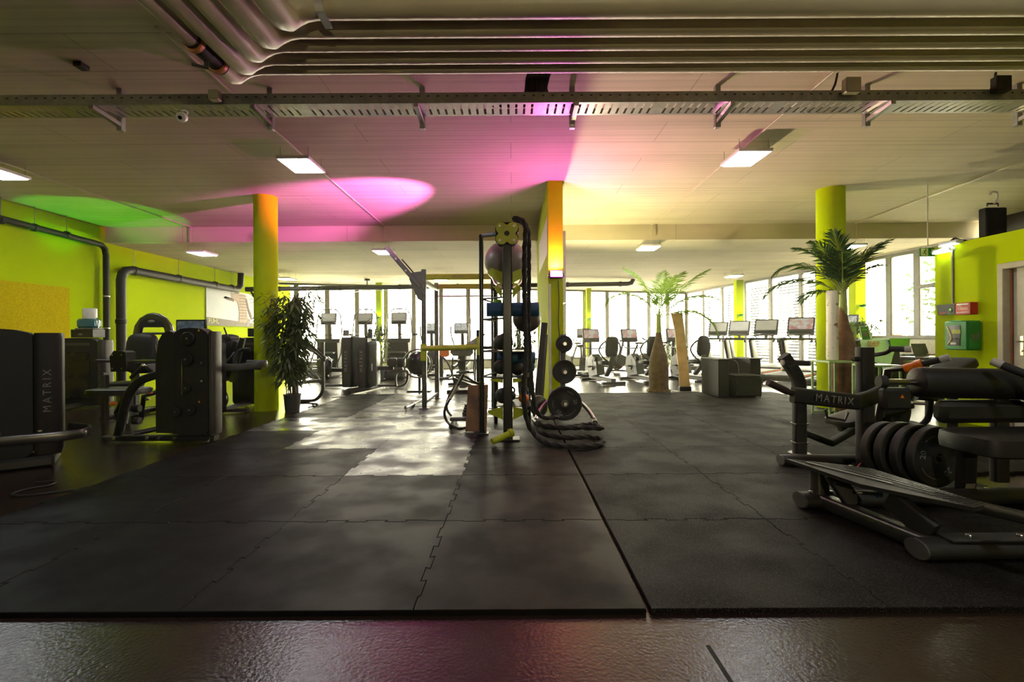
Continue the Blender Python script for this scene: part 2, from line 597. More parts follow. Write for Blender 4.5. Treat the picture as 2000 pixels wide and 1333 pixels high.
# door in the partition
d = MB().box((XP + .08, (DY0 + DY1) / 2 - .02, DZ / 2), (.045, DY1 - DY0 - .13, DZ - .06), bev=.004).build('door_1', 'door')
struct(d)
fr = MB()
fr.box((XP + .03, DY1 - .03, DZ / 2), (.16, .07, DZ), bev=.006).box((XP + .03, DY0 + .03, DZ / 2), (.16, .07, DZ), bev=.006)
fr.box((XP + .03, (DY0 + DY1) / 2, DZ - .03), (.158, DY1 - DY0, .07), bev=.006)
struct(fr.build('trim_1', 'doorframe'))
h = MB().box((XP + .05, DY1 - .19, 1.03), (.012, .045, .24), bev=.005)
h.tube([(XP + .05, DY1 - .19, 1.08), (XP - .01, DY1 - .19, 1.08), (XP - .015, DY1 - .21, 1.08), (XP - .015, DY1 - .32, 1.08)], .010, 8)
h.disc((XP + .043, DY1 - .19, .97), (1, 0, 0), .012, .02)
h.build('door_handle', 'steel', d)
MB().box((XP + .05, DY1 - .072, DZ / 2 + .2), (.02, .014, DZ - .5)).build('edge_strip', 'copper', d)
# low parapet below the windows beside the partition
pb = MB(); a, b = Vector((rx(9.75), 9.75, 0)), Vector((rx(13.0), 13.0, 0))
pb.slab([a, b, b + Vector((0, 0, 1.05)), a + Vector((0, 0, 1.05))], .18, (1, .15, 0))
struct(pb.build('wall_parapet', 'cream'))
ps = MB(); ps.slab([a + Vector((-.12, 0, 1.08)), b + Vector((-.12, 0, 1.08)), b + Vector((.18, 0, 1.08)), a + Vector((.18, 0, 1.08))], .03, (0, 0, 1))
struct(ps.build('trim_2', 'wframe'))

# windows -----------------------------------------------------------------
wn = 0
def window(p, q, z0, z1, transom=None, last=False):
    """one glazed bay from p to q: mullion at p, rails, pane"""
    global wn
    wn += 1
    d = (q - p).normalized()
    f = MB()
    Z = Vector((0, 0, 1))
    f.bar(p + Z * z0, p + Z * z1, .085, .16, up=d)
    if last:
        f.bar(q + Z * z0, q + Z * z1, .085, .16, up=d)
    f.bar(p + Z * (z0 + .04), q + Z * (z0 + .04), .12, .08)
    f.bar(p + Z * (z1 - .045), q + Z * (z1 - .045), .14, .09)
    if transom:
        f.bar(p + Z * transom, q + Z * transom, .09, .09)
    o = struct(f.build('window_%d' % wn, 'wframe'))
    n = d.cross(Z)
    MB().slab([p + Z * z0 - n * .006, q + Z * z0 - n * .006, q + Z * z1 - n * .006, p + Z * z1 - n * .006], .012, -n).build('pane', 'glass', o)
    return o

ts = [-.25, .806, 1.83, 2.85, 3.87, 4.89, 5.92, 6.98, 8.0, 9.02, 10.0, 11.0, 11.9, 12.95, 13.95, 14.95, 15.9, 16.85]
for i in range(len(ts) - 1):
    window(A + U * ts[i], A + U * ts[i + 1], .26, HL - .02, last=i == len(ts) - 2)
bs = MB(); p, q = A - U * .3, Bc
bs.slab([p, q, q + Vector((0, 0, .28)), p + Vector((0, 0, .28))], .12, U.cross((0, 0, 1)))
struct(bs.build('wall_back', 'sill'))
ys = [9.7, 11.09, 11.78, 13.1, 14.0, 14.66, 16.0, 17.36, 18.74, 20.1, 21.42]
for i in range(len(ys) - 1):
    low = ys[i + 1] < 13.2
    p, q = Vector((rx(ys[i]), ys[i], 0)), Vector((rx(ys[i + 1]), ys[i + 1], 0))
    window(p, q, 1.08 if low else .02, HL - .02, transom=2.28 if i == 0 else None, last=i == len(ys) - 2)
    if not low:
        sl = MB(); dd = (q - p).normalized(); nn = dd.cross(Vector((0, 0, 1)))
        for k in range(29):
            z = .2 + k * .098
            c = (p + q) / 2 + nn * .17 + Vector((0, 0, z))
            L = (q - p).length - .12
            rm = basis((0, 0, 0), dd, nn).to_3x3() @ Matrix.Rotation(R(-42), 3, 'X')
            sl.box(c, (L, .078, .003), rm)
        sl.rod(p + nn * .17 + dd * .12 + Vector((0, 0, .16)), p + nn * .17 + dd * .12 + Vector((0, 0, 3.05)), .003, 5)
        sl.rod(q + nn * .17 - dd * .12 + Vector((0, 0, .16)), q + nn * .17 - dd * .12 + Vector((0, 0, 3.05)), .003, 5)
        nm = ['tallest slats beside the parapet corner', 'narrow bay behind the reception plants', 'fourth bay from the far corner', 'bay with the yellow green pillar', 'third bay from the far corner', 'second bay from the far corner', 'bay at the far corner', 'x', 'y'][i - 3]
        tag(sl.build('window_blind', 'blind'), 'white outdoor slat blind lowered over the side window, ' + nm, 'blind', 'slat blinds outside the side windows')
# outside
struct(MB().slab([(-40, -10, -.12), (70, -10, -.12), (70, 70, -.12), (-40, 70, -.12)], .1, (0, 0, 1)).build('ground_outside', 'concrete'))

# columns and fin -----------------------------------------------------------
def column(name, x, y, r, h):
    return struct(MB().lathe([(r, 0), (r, h)], 40, Matrix.Translation((x, y, 0)), cap=False).build(name, 'lime'))
column('column_1', -4.02, 7.85, .18, HC)
column('column_2', 5.07, 7.62, .20, HC)
FX0, FX1, FY0, FY1 = .545, .765, 7.12, 10.25
struct(MB().box(((FX0 + FX1) / 2, (FY0 + FY1) / 2, HC / 2), (FX1 - FX0, FY1 - FY0, HC), bev=.004).build('wall_fin', 'lime'))
for i, (c, s) in enumerate([(A + U * 3.72 + Vector((0, -.35, 0)), .19), (A + U * 12.05 + Vector((0, -.3, 0)), .19), (Vector((rx(17.25) - .3, 17.25, 0)), .24), (Vector((rx(12.4) - .26, 12.4, 0)), .26)]):
    struct(MB().box(c + Vector((0, 0, HL / 2)), (s, s, HL)).build('column_%d' % (i + 3), 'lime'))
    nm = ['pillar behind the stair climbers', 'pillar beside the upright bikes', 'pillar behind the treadmills', 'pillar behind the reception'][i]
    u = thing('wall_uplight', 'small half dish uplight on the yellow green ' + nm, 'wall lamp', c + Vector((0, -s / 2 - .05, 1.95)), 'uplights on the window pillars')
    z0 = 1.95
    MB().lathe([(.03, z0 - .07), (.07, z0 - .045), (.085, z0), (.078, z0), (.06, z0 - .035)], 16, Matrix.Translation((c.x, c.y - s / 2 - .085, 0)), cap=False).build('dish', 'green', u)
    MB().disc((c.x, c.y - s / 2 - .085, z0 - .03), (0, 0, 1), .06, .012).build('diffuser', mat('lit uplight lens %d' % i, (1, 1, 1), emit=(.75, 1, .55), emit_s=60), u)

# white board on the fin's far side, trim strips, poster on its other side
t = thing('wall_board', 'white panel fixed on the fin wall, seen almost edge on beside the magenta lamp', 'board', (FX1, 7.3, 1.7))
MB().box((FX1 + .025, 7.75, 2.22), (.05, 1.1, 1.08), bev=.004).build('panel', 'white', t)
tag(MB().slab([(FX0 - .006, 7.25, 2.98), (FX0 - .006, 9.4, 2.98), (FX0 - .006, 9.4, 2.42), (FX0 - .006, 7.25, 2.42)], .005, (-1, 0, 0)).build('poster', mat('pale poster', (.66, .60, .55), .5)), 'pale paper poster high on the machine side of the fin wall', 'poster')
tag(MB().box((FX0 + .02, FY0 - .012, .98), (.03, .024, 1.94), bev=.003).build('cable_duct', 'white'), 'slim white cable duct running down the front edge of the fin wall', 'duct')
tag(MB().tube(smooth([(.69, FY0 - .012, 2.0), (.70, FY0 - .015, 1.7), (.69, FY0 - .012, 1.4), (.705, FY0 - .012, 1.1), (.70, FY0 - .012, .6)], 5), .006, 6).build('lamp_cable', 'rubber'), 'thin dark cable hanging down the fin wall from the magenta lamp', 'cable')

# LED lamps -------------------------------------------------------------------
PL = Vector((.655, FY0 - .105, 2.09))
t = thing('flood_lamp', 'magenta LED flood lamp lit on the front edge of the fin wall', 'lamp', PL)
rm = Euler((R(-24), 0, 0))
MB().box(PL + Vector((0, .02, -.01)), (.20, .05, .12), rm, bev=.012).build('housing', 'black_gloss', t)
MB().tube([PL + Vector((-.115, .01, 0)), PL + Vector((-.115, .11, -.03)), PL + Vector((.115, .11, -.03)), PL + Vector((.115, .01, 0))], .009, 6).build('bracket', 'black', t)
MB().box(PL + Vector((0, .02, -.01)) + rm.to_matrix() @ Vector((0, -.028, 0)), (.175, .008, .10), rm, bev=.003).build('lens', 'led_pink', t)
PINK = (1.0, .16, .80)
lamp('magenta_beam', 'SPOT', PL + Vector((0, .0, .085)), 155, PINK, PL + Vector((-.06, .0, 1.0)), t, spot_size=R(168), spot_blend=.2, shadow_soft_size=.04)
# unseen warm flood added on the fin's far face to lift the ceiling
P2 = Vector((.85, 8.9, .62))
t = thing('flood_lamp', 'added warm white flood lamp, unseen low behind the fin edge', 'lamp', P2)
MB().box(P2, (.05, .20, .12), bev=.01).build('housing', 'black_gloss', t)
MB().bar(P2, (FX1, 8.9, .62), .03, .03).build('bracket', 'black', t)
lamp('added_warm_beam', 'SPOT', P2 + Vector((.0, 0, .075)), 900, (1.0, .86, .52), P2 + Vector((.42, -.36, 1.0)), t, spot_size=R(124), spot_blend=.5, shadow_soft_size=.06)
P4 = Vector((-.12, 6.46, 2.20))  # added flood, out of sight, spreads magenta over the ceiling by the column
t = thing('flood_lamp', 'added magenta flood lamp behind the storage tower, unseen past the big grey ball', 'lamp', P4)
MB().box(P4, (.08, .10, .08), Euler((0, R(-30), 0)), bev=.012).build('housing', 'black_gloss', t)
MB().tube([P4, (-.20, 6.40, 2.14), (-.22, 6.34, 2.002)], .012, 8).build('bracket', 'black', t)
lamp('magenta_beam', 'SPOT', P4 + Vector((-.05, .03, .055)), 2300, PINK, P4 + Vector((-3.1, 1.95, 1.60)), t, spot_size=R(42), spot_blend=.6, shadow_soft_size=.04)
# unseen green flood added behind the machines for the green ceiling strip
P3 = Vector((-7.45, 8.86, .80))
t = thing('flood_lamp', 'added flood lamp, unseen behind the wall side stack tower, throwing green upward', 'lamp', P3)
MB().box(P3, (.12, .14, .09), Euler((0, R(-25), 0)), bev=.012).build('housing', 'black_gloss', t)
MB().rod(P3, (P3.x, P3.y, .02), .015, 8).disc((P3.x, P3.y, .012), (0, 0, 1), .10, .02).build('stand', 'black', t)
lamp('added_green_beam', 'SPOT', P3 + Vector((0, 0, .07)), 190, (.10, 1.0, .03), P3 + Vector((-.02, .03, 1.5)), t, spot_size=R(54), spot_blend=.25, shadow_soft_size=.04)

# ceiling lights ---------------------------------------------------------------
def ceiling_light(X, Y, z, hc, label, grp='square panel lights hung from the ceiling'):
    t = thing('ceiling_light', label, 'ceiling light', (X, Y, z), grp)
    MB().box((X, Y, z + .022), (.40, .52, .04), bev=.006).build('housing', 'white', t)
    MB().box((X, Y, z), (.35, .47, .008)).build('diffuser', 'led_white', t)
    for sx in (-1, 1):
        for sy in (-1, 1):
            MB().rod((X + sx * .17, Y + sy * .2, z + .04), (X + sx * .17, Y + sy * .2, hc), .003, 5).build('wire', 'galv', t)
    return t
for X, Y, z, hc, lb in [
    (-2.62, 6.0, 3.32, HC, 'square panel light hung in front of the round column beside the magenta glow'),
    (2.86, 5.85, 3.32, HC, 'square panel light hung between the cable tray and the palm trees'),
    (-6.65, 6.2, 3.32, HC, 'square panel light cut by the picture edge above the green lit wall'),
    (-6.77, 10.5, 3.03, HL, 'square panel light under the beam near the drain pipes'),
    (-2.78, 10.45, 3.03, HL, 'square panel light behind the raised rig arm'),
    (2.90, 10.15, 3.03, HL, 'square panel light above the palm with the bright fronds'),
    (7.15, 10.15, 3.03, HL, 'square panel light behind the leaves of the dark palm'),
    (-6.75, 14.4, 2.95, HL, 'square panel light far back beside the round column'),
    (-2.15, 14.5, 2.92, HL, 'square panel light far back above the rig crossbar'),
    (6.9, 14.9, 3.02, HL, 'square panel light far back above the treadmills'),
    (-2.6, 1.2, 3.32, HC, 'square panel light near the camera on the machine side'),
    (2.9, 1.2, 3.32, HC, 'square panel light near the camera on the bench side')]:
    ceiling_light(X, Y, z, hc, lb)
for X0, Y0, X1, Y1, lb in [(-2.62, 3.55, -2.62, 9.9, 'over the round column'), (2.82, 3.3, 2.90, 9.9, 'over the palm trees'), (-6.65, 4.5, -6.6, 9.9, 'over the arm machines'), (6.7, 4.3, 7.1, 9.9, 'over the partition')]:
    t = thing('cable_conduit', 'thin pale conduit running along the concrete ceiling ' + lb, 'conduit', (X0, Y0, HC), 'ceiling conduits')
    MB().bar((X0, Y0, HC - .012), (X1, Y1, HC - .012), .022, .022).build('conduit', 'pipe', t)
    MB().tube([(X1, Y1, HC - .012), (X1, Y1 - .03, HC - .03), (X1, Y1 - .03, HL - .02)], .009, 6).build('drop', 'pipe', t)

# fluorescent lamps on the partition top
for i, (p, L) in enumerate([(at(1857, 475, 6.50), .28), (at(1844, 489, 6.60), .28)]):
    t = thing('strip_light', ['pale strip light standing highest on the partition wall top', 'lit strip light just below the highest one at the partition wall top'][i], 'lamp', p, 'strip lights on the partition')
    MB().box(p, (.10, L, .05), bev=.008).build('housing', 'white', t)
    MB().box(p + Vector((-.03, 0, -.03)), (.08, L - .05, .012), bev=.004).build('tube', mat('lit tube %d' % i, (1, 1, 1), emit=(.8, .95, 1), emit_s=6 + 10 * i), t)
    MB().bar(p + Vector((.04, 0, 0)), (XP + .06, p.y, HP), .03, .03).build('bracket', 'white', t)

# insulated pipes under the ceiling ---------------------------------------------
pr = [(2.905, .075, -1.34), (3.085, .070, -1.53), (3.235, .060, -1.70), (3.385, .065, -1.85), (3.51, .05, -1.99)]
names = ['widest and nearest of the five', 'second of the five beside the widest', 'middle one of the five', 'fourth of the five', 'thinnest of the five beside the cable tray']
for i, (Y, r, X) in enumerate(pr):
    z = 3.10 + r
    dz = .115
    pts = [(9.6, Y, z)] + [(x, Y, z) for x in (5, 2, X + .5, X + .16)] + [(X + .085, Y, z - .012), (X + .03, Y - .008, z - .045), (X + .004, Y - .03, z - .085), (X, Y - .075, z - .108), (X, Y - .14, z - dz)] + [(X, Y - .5, z - dz), (X, 1.5, z - dz), (X, -4.9, z - dz)]
    tag(MB().tube(pts, r, 20).build('insulated_pipe', 'pipe'), 'long pale ceiling pipe with an elbow, ' + names[i], 'pipe', 'insulated ceiling pipes')
t = [o for o in col.objects if o.name.startswith('insulated_pipe')][-1]
vx, vz = -1.99, 3.035
MB().rod((vx, 2.98, vz), (vx, 3.30, vz), .056, 12).build('sleeve', 'dark_pipe', t)
for y_ in (3.02, 3.26):
    MB().disc((vx, y_, vz), (0, 1, 0), .068, .04).build('flange', 'copper', t)
MB().rod((vx, 3.14, vz), (vx, 3.14, vz - .10), .014, 8).rod((vx, 3.14, vz - .095), (vx - .07, 3.10, vz - .095), .010, 8).build('handle', 'dark_pipe', t)
t = thing('pipe_clamp', 'bright steel strap bracket holding the widest ceiling pipe', 'clamp', (-1.1, 2.9, 3.2))
x = -1.12
MB().tube([(x, 2.795, 3.49), (x, 2.795, 3.14), (x, 2.82, 3.090), (x, 2.975, 3.086)], 0, prof=[(-.004, -.025), (.004, -.025), (.004, .025), (-.004, .025)], up=(1, 0, 0), caps=True).build('strap', 'steel', t)
MB().box((x, 2.775, 3.33), (.05, .03, .30), bev=.004).build('hanger', 'copper', t)

# warm flood added on the unseen rear wall to light the ceiling pipes
P5 = Vector((1.2, -4.85, 2.1))
t = thing('flood_lamp', 'added unseen warm flood lamp high on the pale rear wall, aimed along the ceiling', 'lamp', P5)
MB().box(P5, (.20, .08, .12), Euler((R(20), 0, 0)), bev=.015).build('housing', 'black_gloss', t)
MB().bar(P5, (1.2, -5.0, 2.1), .03, .03).build('bracket', 'black', t)
lamp('added_warm_beam', 'SPOT', P5 + Vector((0, .08, .04)), 420, (1.0, .84, .52), (.8, 3.0, 3.6), t, spot_size=R(88), spot_blend=.6, shadow_soft_size=.08)
# cable tray -------------------------------------------------------------------
ZT, Y0, Y1 = 3.20, 4.16, 4.40
t = thing('cable_tray', 'long perforated metal cable tray hanging across the ceiling', 'cable tray', (0, Y0, ZT))
MB().box((.6, Y0, ZT + .045), (17.6, .003, .09)).build('side_rail', 'galv', t)
MB().box((.6, Y1, ZT + .03), (17.6, .003, .06)).build('side_rail', 'galv', t)
bt = MB()
bt.box((.6, Y0 + .014, ZT), (17.6, .028, .003)).box((.6, Y1 - .014, ZT), (17.6, .028, .003))
k = 0
x = -8.2
while x < 9.3:
    wd = .12 if k % 14 == 0 else .05
    bt.box((x + wd / 2, (Y0 + Y1) / 2, ZT), (wd, Y1 - Y0 - .05, .003))
    x += wd + .020
    k += 1
bt.build('perforated_floor', 'galv', t)
hl = MB()
for i in range(210):
    hl.box((-8.1 + i * .083, Y0 - .0025, ZT + .06), (.022, .002, .010))
hl.build('slot_row', 'black', t)['kind'] = 'stuff'
for i in range(7):
    X = at([238, 530, 826, 1117, 1400, 1690, 1985][i], 240, Y1 + .07).x
    t = thing('tray_bracket', ['first', 'second', 'third', 'fourth', 'fifth', 'sixth', 'last'][i] + ' steel hanger bracket under the cable tray, counted from the green wall', 'bracket', (X, Y1 + .06, ZT), 'cable tray brackets')
    MB().box((X, Y1 + .06, (HC + ZT - .10) / 2), (.05, .05, HC - ZT + .10), bev=.004).build('hanger', 'galv', t)
    MB().tube([(X + .0, Y1 + .05, ZT - .05), (X + .0, Y0 - .02, ZT - .022)], 0, prof=[(-.02, -.018), (.02, -.018), (.02, .018), (-.02, .018)], up=(0, 0, 1)).build('arm', 'steel', t)
    MB().box((X + .01, Y0 - .12, HC - .02), (.07, .09, .04), bev=.004).build('ceiling_plate', 'dark_pipe', t)
# boxes and cables on the tray
for x, y, Y, s, m_, lb in [(420, 187, 4.10, .085, 'pipe', 'small pale junction box on the tray beside the pipe ends'), (1663, 168, 4.09, .13, 'pipe', 'pale junction box on the cable tray above the palm side'), (1955, 165, 4.115, .13, 'darkpanel', 'dark brown junction box on the cable tray near the partition')]:
    p = at(x, y, Y)
    tag(MB().box(p, (s, .07, s), bev=.008).build('junction_box', m_), lb, 'box', 'junction boxes on the tray')
cb = MB()
for i in range(13):
    x0 = -.0 + .19 * i / 12 + .14
    cb.tube(smooth([(x0 + .02, 4.20, 3.12 + .36), (x0, 4.19, 3.42), (x0 - .01, 4.21 + .02 * (i % 3), 3.32), (x0 - .04 + .012 * i, 4.26, 3.25), (x0 - .3 + .05 * i, 4.28, 3.222)], 4), .010, 6)
tag(cb.build('cable_bundle', 'rubber'), 'thick bundle of black cables dropping from the ceiling into the tray', 'cables', kind='stuff')
for x, lb in [(1632, 'beside the pale junction box'), (1945, 'beside the dark junction box')]:
    p = at(x, 140, 4.2)
    tag(MB().tube(smooth([(p.x + .05, 4.25, 3.485), (p.x + .02, 4.24, 3.38), (p.x - .03, 4.25, 3.28), (p.x - .06, 4.27, 3.215)], 4), .010, 6).build('loose_cable', 'rubber'), 'black cable dropping from the ceiling into the tray ' + lb, 'cable', 'loose cables above the tray')
p = at(355, 219, 4.25) - Vector((0, 0, .045))
t = thing('security_camera', 'small white dome camera hanging under the cable tray', 'camera', p)
MB().disc(p, (.1, -.8, -.5), .042, .05).build('body', 'white', t)
MB().disc(p + Vector((.003, -.028, -.016)), (.1, -.8, -.5), .016, .01).build('lens', 'black_gloss', t)
MB().tube(smooth([p, p + Vector((.05, 0, .03)), p + Vector((.04, 0, .055)), p + Vector((.0, 0, .06))], 4), .007, 6).build('cable', 'white', t)

# drain pipes on the lime wall -----------------------------------------------------
def lwall(x, y, dx=.12):
    """point on the lime wall seen at a photo pixel"""
    Y = FPX * (8.4 - dx) / (1000 - x)
    return at(x, y, Y)
a1, a2 = lwall(-60, 414), lwall(190, 472)
zz = a1.z
e = lwall(207, 500)
pts = [(a1.x, a1.y, zz + .02), (a1.x, e.y - .25, zz - .04), (a1.x, e.y - .12, zz - .05), (a1.x, e.y - .03, zz - .11), (a1.x, e.y, zz - .25), (a1.x, e.y, .02)]
t = thing('drain_pipe', 'slim dark drain pipe along the lime wall turning down behind the water dispenser', 'pipe', pts[0])
MB().tube(pts, .055, 14).build('pipe', 'dark_pipe', t)
for y_ in (a1.y + .45, a1.y + 1.0, a1.y + 1.6):
    MB().disc((a1.x, y_, zz - .01), (0, 1, 0), .068, .06).build('coupling', 'dark_pipe', t)
    MB().rod((a1.x, y_, zz), (a1.x, y_, HC), .006, 6).build('hanger', 'galv', t)
MB().disc((a1.x, e.y, 2.05), (0, 0, 1), .064, .03).disc((a1.x, e.y, 1.4), (0, 0, 1), .064, .03).build('clip', 'steel', t)
b1 = lwall(236, 520, .16); b2 = lwall(470, 548, .16)
zt = b1.z - .05
t = thing('drain_pipe', 'thick dark drain pipe rising beside the slim one and running on to the poster', 'pipe', (b1.x, b1.y, 0))
MB().tube([(b1.x, b1.y, .02), (b1.x, b1.y, zt - .24), (b1.x, b1.y + .04, zt - .10), (b1.x, b1.y + .12, zt - .03), (b1.x, b1.y + .26, zt), (b1.x, 14.2, zt - .02), (b1.x, 14.4, zt), (b1.x, 14.55, zt + .12), (b1.x, 14.58, zt + .4), (b1.x, 14.58, HL)], .088, 16).build('pipe', 'dark_pipe', t)
for y_ in (b1.y + .35, b1.y + 1.75, b1.y + 3.2, 14.1):
    MB().disc((b1.x, y_, zt), (0, 1, 0), .10, .09).build('coupling', 'dark_pipe', t)
    MB().rod((b1.x, y_, zt), (b1.x, y_, HL), .006, 6).build('hanger', 'galv', t)
MB().disc((b1.x, b1.y, 1.55), (0, 0, 1), .10, .10).build('coupling', 'dark_pipe', t)
# long pipe in front of the far windows
p0, p1 = at(480, 556, 15.0), at(1225, 549, 16.6)
p0.z = 2.72; p1.z = 3.0
t = thing('drain_pipe', 'long dark drain pipe crossing in front of the far window row', 'pipe', p0)
dv = (p1 - p0).normalized()
MB().tube([p0, p0.lerp(p1, .3), p0.lerp(p1, .7), p1, p1 + dv * .15 + Vector((0, 0, .03)), p1 + dv * .22 + Vector((0, 0, .16))], .075, 14).build('pipe', 'dark_pipe', t)
for k in range(7):
    c = p0.lerp(p1, .08 + k * .15)
    MB().disc(c, dv, .088, .09).build('coupling', 'dark_pipe', t)
    MB().rod(c, (c.x, c.y, HL), .005, 5).build('hanger', 'galv', t)

# yellow board, poster ------------------------------------------------------------------
tag(MB().box((-8.382, 8.0, 1.13), (.03, 2.16, 2.05), bev=.003).build('chipboard_panel', 'yellow_board'), 'large yellow chipboard panel leaning flat on the lime wall', 'panel')
PY0, PY1, PZ0, PZ1 = 13.15, 15.75, 1.55, 2.60
t = thing('poster', 'large bleached running poster on the far end of the lime wall', 'poster', (-8.38, 14.4, 1.55))
def pp(u, v): return Vector((-8.372, PY0 + (PY1 - PY0) * u, PZ0 + (PZ1 - PZ0) * v))
pm = mat('bleached poster print', (.50, .50, .47), .6, noise=(1.2, (.42, .46, .43), .4, .65))
MB().box((-8.385, (PY0 + PY1) / 2, (PZ0 + PZ1) / 2), (.02, PY1 - PY0, PZ1 - PZ0)).build('sheet', pm, t)
def pic(name, uv, m_, lift):
    MB().slab([pp(u, v) + Vector((lift, 0, 0)) for u, v in uv], .002, (1, 0, 0)).build(name, m_, t)
pic('ground', [(0, 0), (1, 0), (1, .10), (.7, .13), (.45, .17), (0, .22)], mat('poster sand', (.20, .16, .11), .7), .003)
pic('shirt', [(.44, .97), (.72, .97), (.76, .80), (.77, .45), (.80, .14), (.60, .12), (.61, .45), (.58, .70), (.46, .78)], mat('poster shirt', (.42, .30, .21), .7), .005)
pic('forearm', [(.30, .78), (.33, .83), (.36, .74), (.50, .70), (.50, .78), (.37, .80)], mat('poster arm', (.18, .11, .07), .7), .006)
pic('arm', [(.73, .86), (.77, .84), (.82, .55), (.88, .34), (.88, .24), (.84, .30), (.79, .52)], mat('poster arm shade', (.13, .08, .05), .7), .007)
pic('hair', [(.50, .94), (.54, 1.0), (.62, 1.0), (.58, .95)], mat('poster hair', (.10, .08, .06), .6), .007)
pic('trousers', [(.76, 0), (.84, 0), (.83, .22), (.79, .25)], mat('poster trousers', (.14, .11, .09), .6), .006)
for k in range(9):
    v = .22 + k * .085
    pic('stripe', [(.605, v), (.765, v + .01), (.765, v + .03), (.605, v + .02)], mat('poster stripe', (.16, .11, .08), .7) if k == 0 else bpy.data.materials['poster stripe'], .008)
letters('FÜHL', .20, mat('poster yellow letters', (.72, .72, .25), .6), basis(pp(.12, .115) + Vector((.006, 0, 0)), (0, 1, 0), (0, 0, 1)), t)

# mats ------------------------------------------------------------------------------------
TH, DV = .025, .012
def wave(a, b, seed):
    """puzzle seam from a to b (2-D), dovetail teeth"""
    a, b = Vector(a), Vector(b)
    L = (b - a).length
    n = max(2, round(L * 8))
    d = (b - a) / n
    p = Vector((-d.y, d.x)).normalized() * DV
    out = []
    for i in range(n):
        s = 1 if (i + seed) % 2 else -1
        o = a + d * i
        if i == 0:
            out += [o, o + d * .86 + p * 0]
            continue
        if i == n - 1:
            out += [o + d * .14]
            continue
        out += [o + d * -.04 + p * s, o + d * 1.04 + p * s]
    return out
xs_l = [-3.30, -2.38, -1.40, -.42, .555]
xs_r = [.575, 1.57, 2.55, 3.55, 4.5, 5.3]
rows = [2.0, 2.98, 3.97, 4.95, 5.93, 6.9, 7.9, 8.85, 9.78]
ordn = ['first', 'second', 'third', 'fourth', 'fifth', 'sixth', 'seventh', 'eighth']
worn = {(3, 2), (2, 2), (3, 1), (4, 2), (5, 2), (5, 1), (6, 2), (4, 1), (6, 1), (7, 2), (7, 1), (4, 0), (5, 3), (6, 3), (7, 3)}
def inset(poly, d):
    n = len(poly)
    out = []
    for i in range(n):
        a, p, c = poly[i - 1], poly[i], poly[(i + 1) % n]
        e, f = (p - a).normalized(), (c - p).normalized()
        m = Vector((-e.y - f.y, e.x + f.x))
        L = m.length
        m = m / L if L > 1e-6 else Vector((-e.y, e.x))
        k = d / max(.45, m.dot(Vector((-e.y, e.x))))
        out.append((p.x + m.x * k, p.y + m.y * k))
    return out
def tiles(xs, left):
    nc = len(xs) - 1
    for c in range(nc):
        for r in range(8):
            if not left and c >= 3 and r < 2:
                continue
            x0, x1, y0, y1 = xs[c], xs[c + 1], rows[r], rows[r + 1]
            edge_x0 = c == 0; edge_x1 = c == nc - 1
            bot = wave((x0, y0), (x1, y0), r) if r > 0 else [Vector((x0, y0))]
            rt = wave((x1, y0), (x1, y1), c + 1) if not (edge_x1 and left) else [Vector((x1, y0))]
            tp = list(reversed(wave((x0, y1), (x1, y1), r + 1)[1:])) if r < 7 else []
            lf = list(reversed(wave((x0, y0), (x0, y1), c)[1:])) if not (edge_x0 and not left) else []
            poly = bot + rt + [Vector((x1, y1))] + tp + [Vector((x0, y1))] + lf
            cx, cy = (x0 + x1) / 2, (y0 + y1) / 2
            q, top = inset(poly, .0012), inset(poly, .0042)
            n = len(q)
            mb = MB().add([(x, y, 0) for x, y in q] + [(x, y, TH - .003) for x, y in q] + [(x, y, TH) for x, y in top],
                          [tuple(range(2 * n, 3 * n))] + [(i, (i + 1) % n, n + (i + 1) % n, n + i) for i in range(n)] + [(n + i, n + (i + 1) % n, 2 * n + (i + 1) % n, 2 * n + i) for i in range(n)])
            o = mb.build('rubber_mat', ('mat_worn' if (r, c) in worn else 'mat_smooth') if left else 'mat_speckle', ang=20)
            k = nc - 1 - c if left else c
            tag(o, '%s rubber puzzle mat, %s row from the front edge, %s from the black gap' % ('smooth' if left else 'speckled', ordn[r], ordn[k]), 'gym mat', 'smooth puzzle mats' if left else 'speckled puzzle mats')
tiles(xs_l, True)
tiles(xs_r, False)
MB_line = MB().box((.728, -1.2, .0004), (.016, 6.0, .0016))
struct(MB_line.build('trim_3', mat('floor joint', (.008, .007, .006), .8)))
# ================================================================ helpers for equipment
MZ = TH                       # top of the mats
def flr(x, y, z=0.0):
    """point at height z seen at a photo pixel"""
    Y = FPX * (CAMZ - z) / (y - HZ)
    for _ in range(4):
        p = at(x, y, Y)
        Y *= (CAMZ - z) / max(.01, CAMZ - p.z)
    return at(x, y, Y)
OVAL = [(math.cos(2 * PI * i / 14) * .5, math.sin(2 * PI * i / 14) * .5) for i in range(14)]
def oval(w, h):
    return [(a * w, b * h) for a, b in OVAL]
def rrect(w, h, r, k=3):
    out = []
    for cx, cy, a0 in ((w / 2 - r, h / 2 - r, 0), (-w / 2 + r, h / 2 - r, 90), (-w / 2 + r, -h / 2 + r, 180), (w / 2 - r, -h / 2 + r, 270)):
        out += [(cx + r * math.cos(R(a0 + 90 * i / k)), cy + r * math.sin(R(a0 + 90 * i / k))) for i in range(k + 1)]
    return out
def ptube(pts, w, h, r=.012, up=(0, 0, 1)):
    return MB().tube(pts, 0, prof=rrect(w, h, min(r, w * .45, h * .45)), up=up)
def bolt(parent, p, ax, r=.012, local=False):
    return MB().disc(p, ax, r, .012, 10).build('bolt', 'steel', parent, local=local)

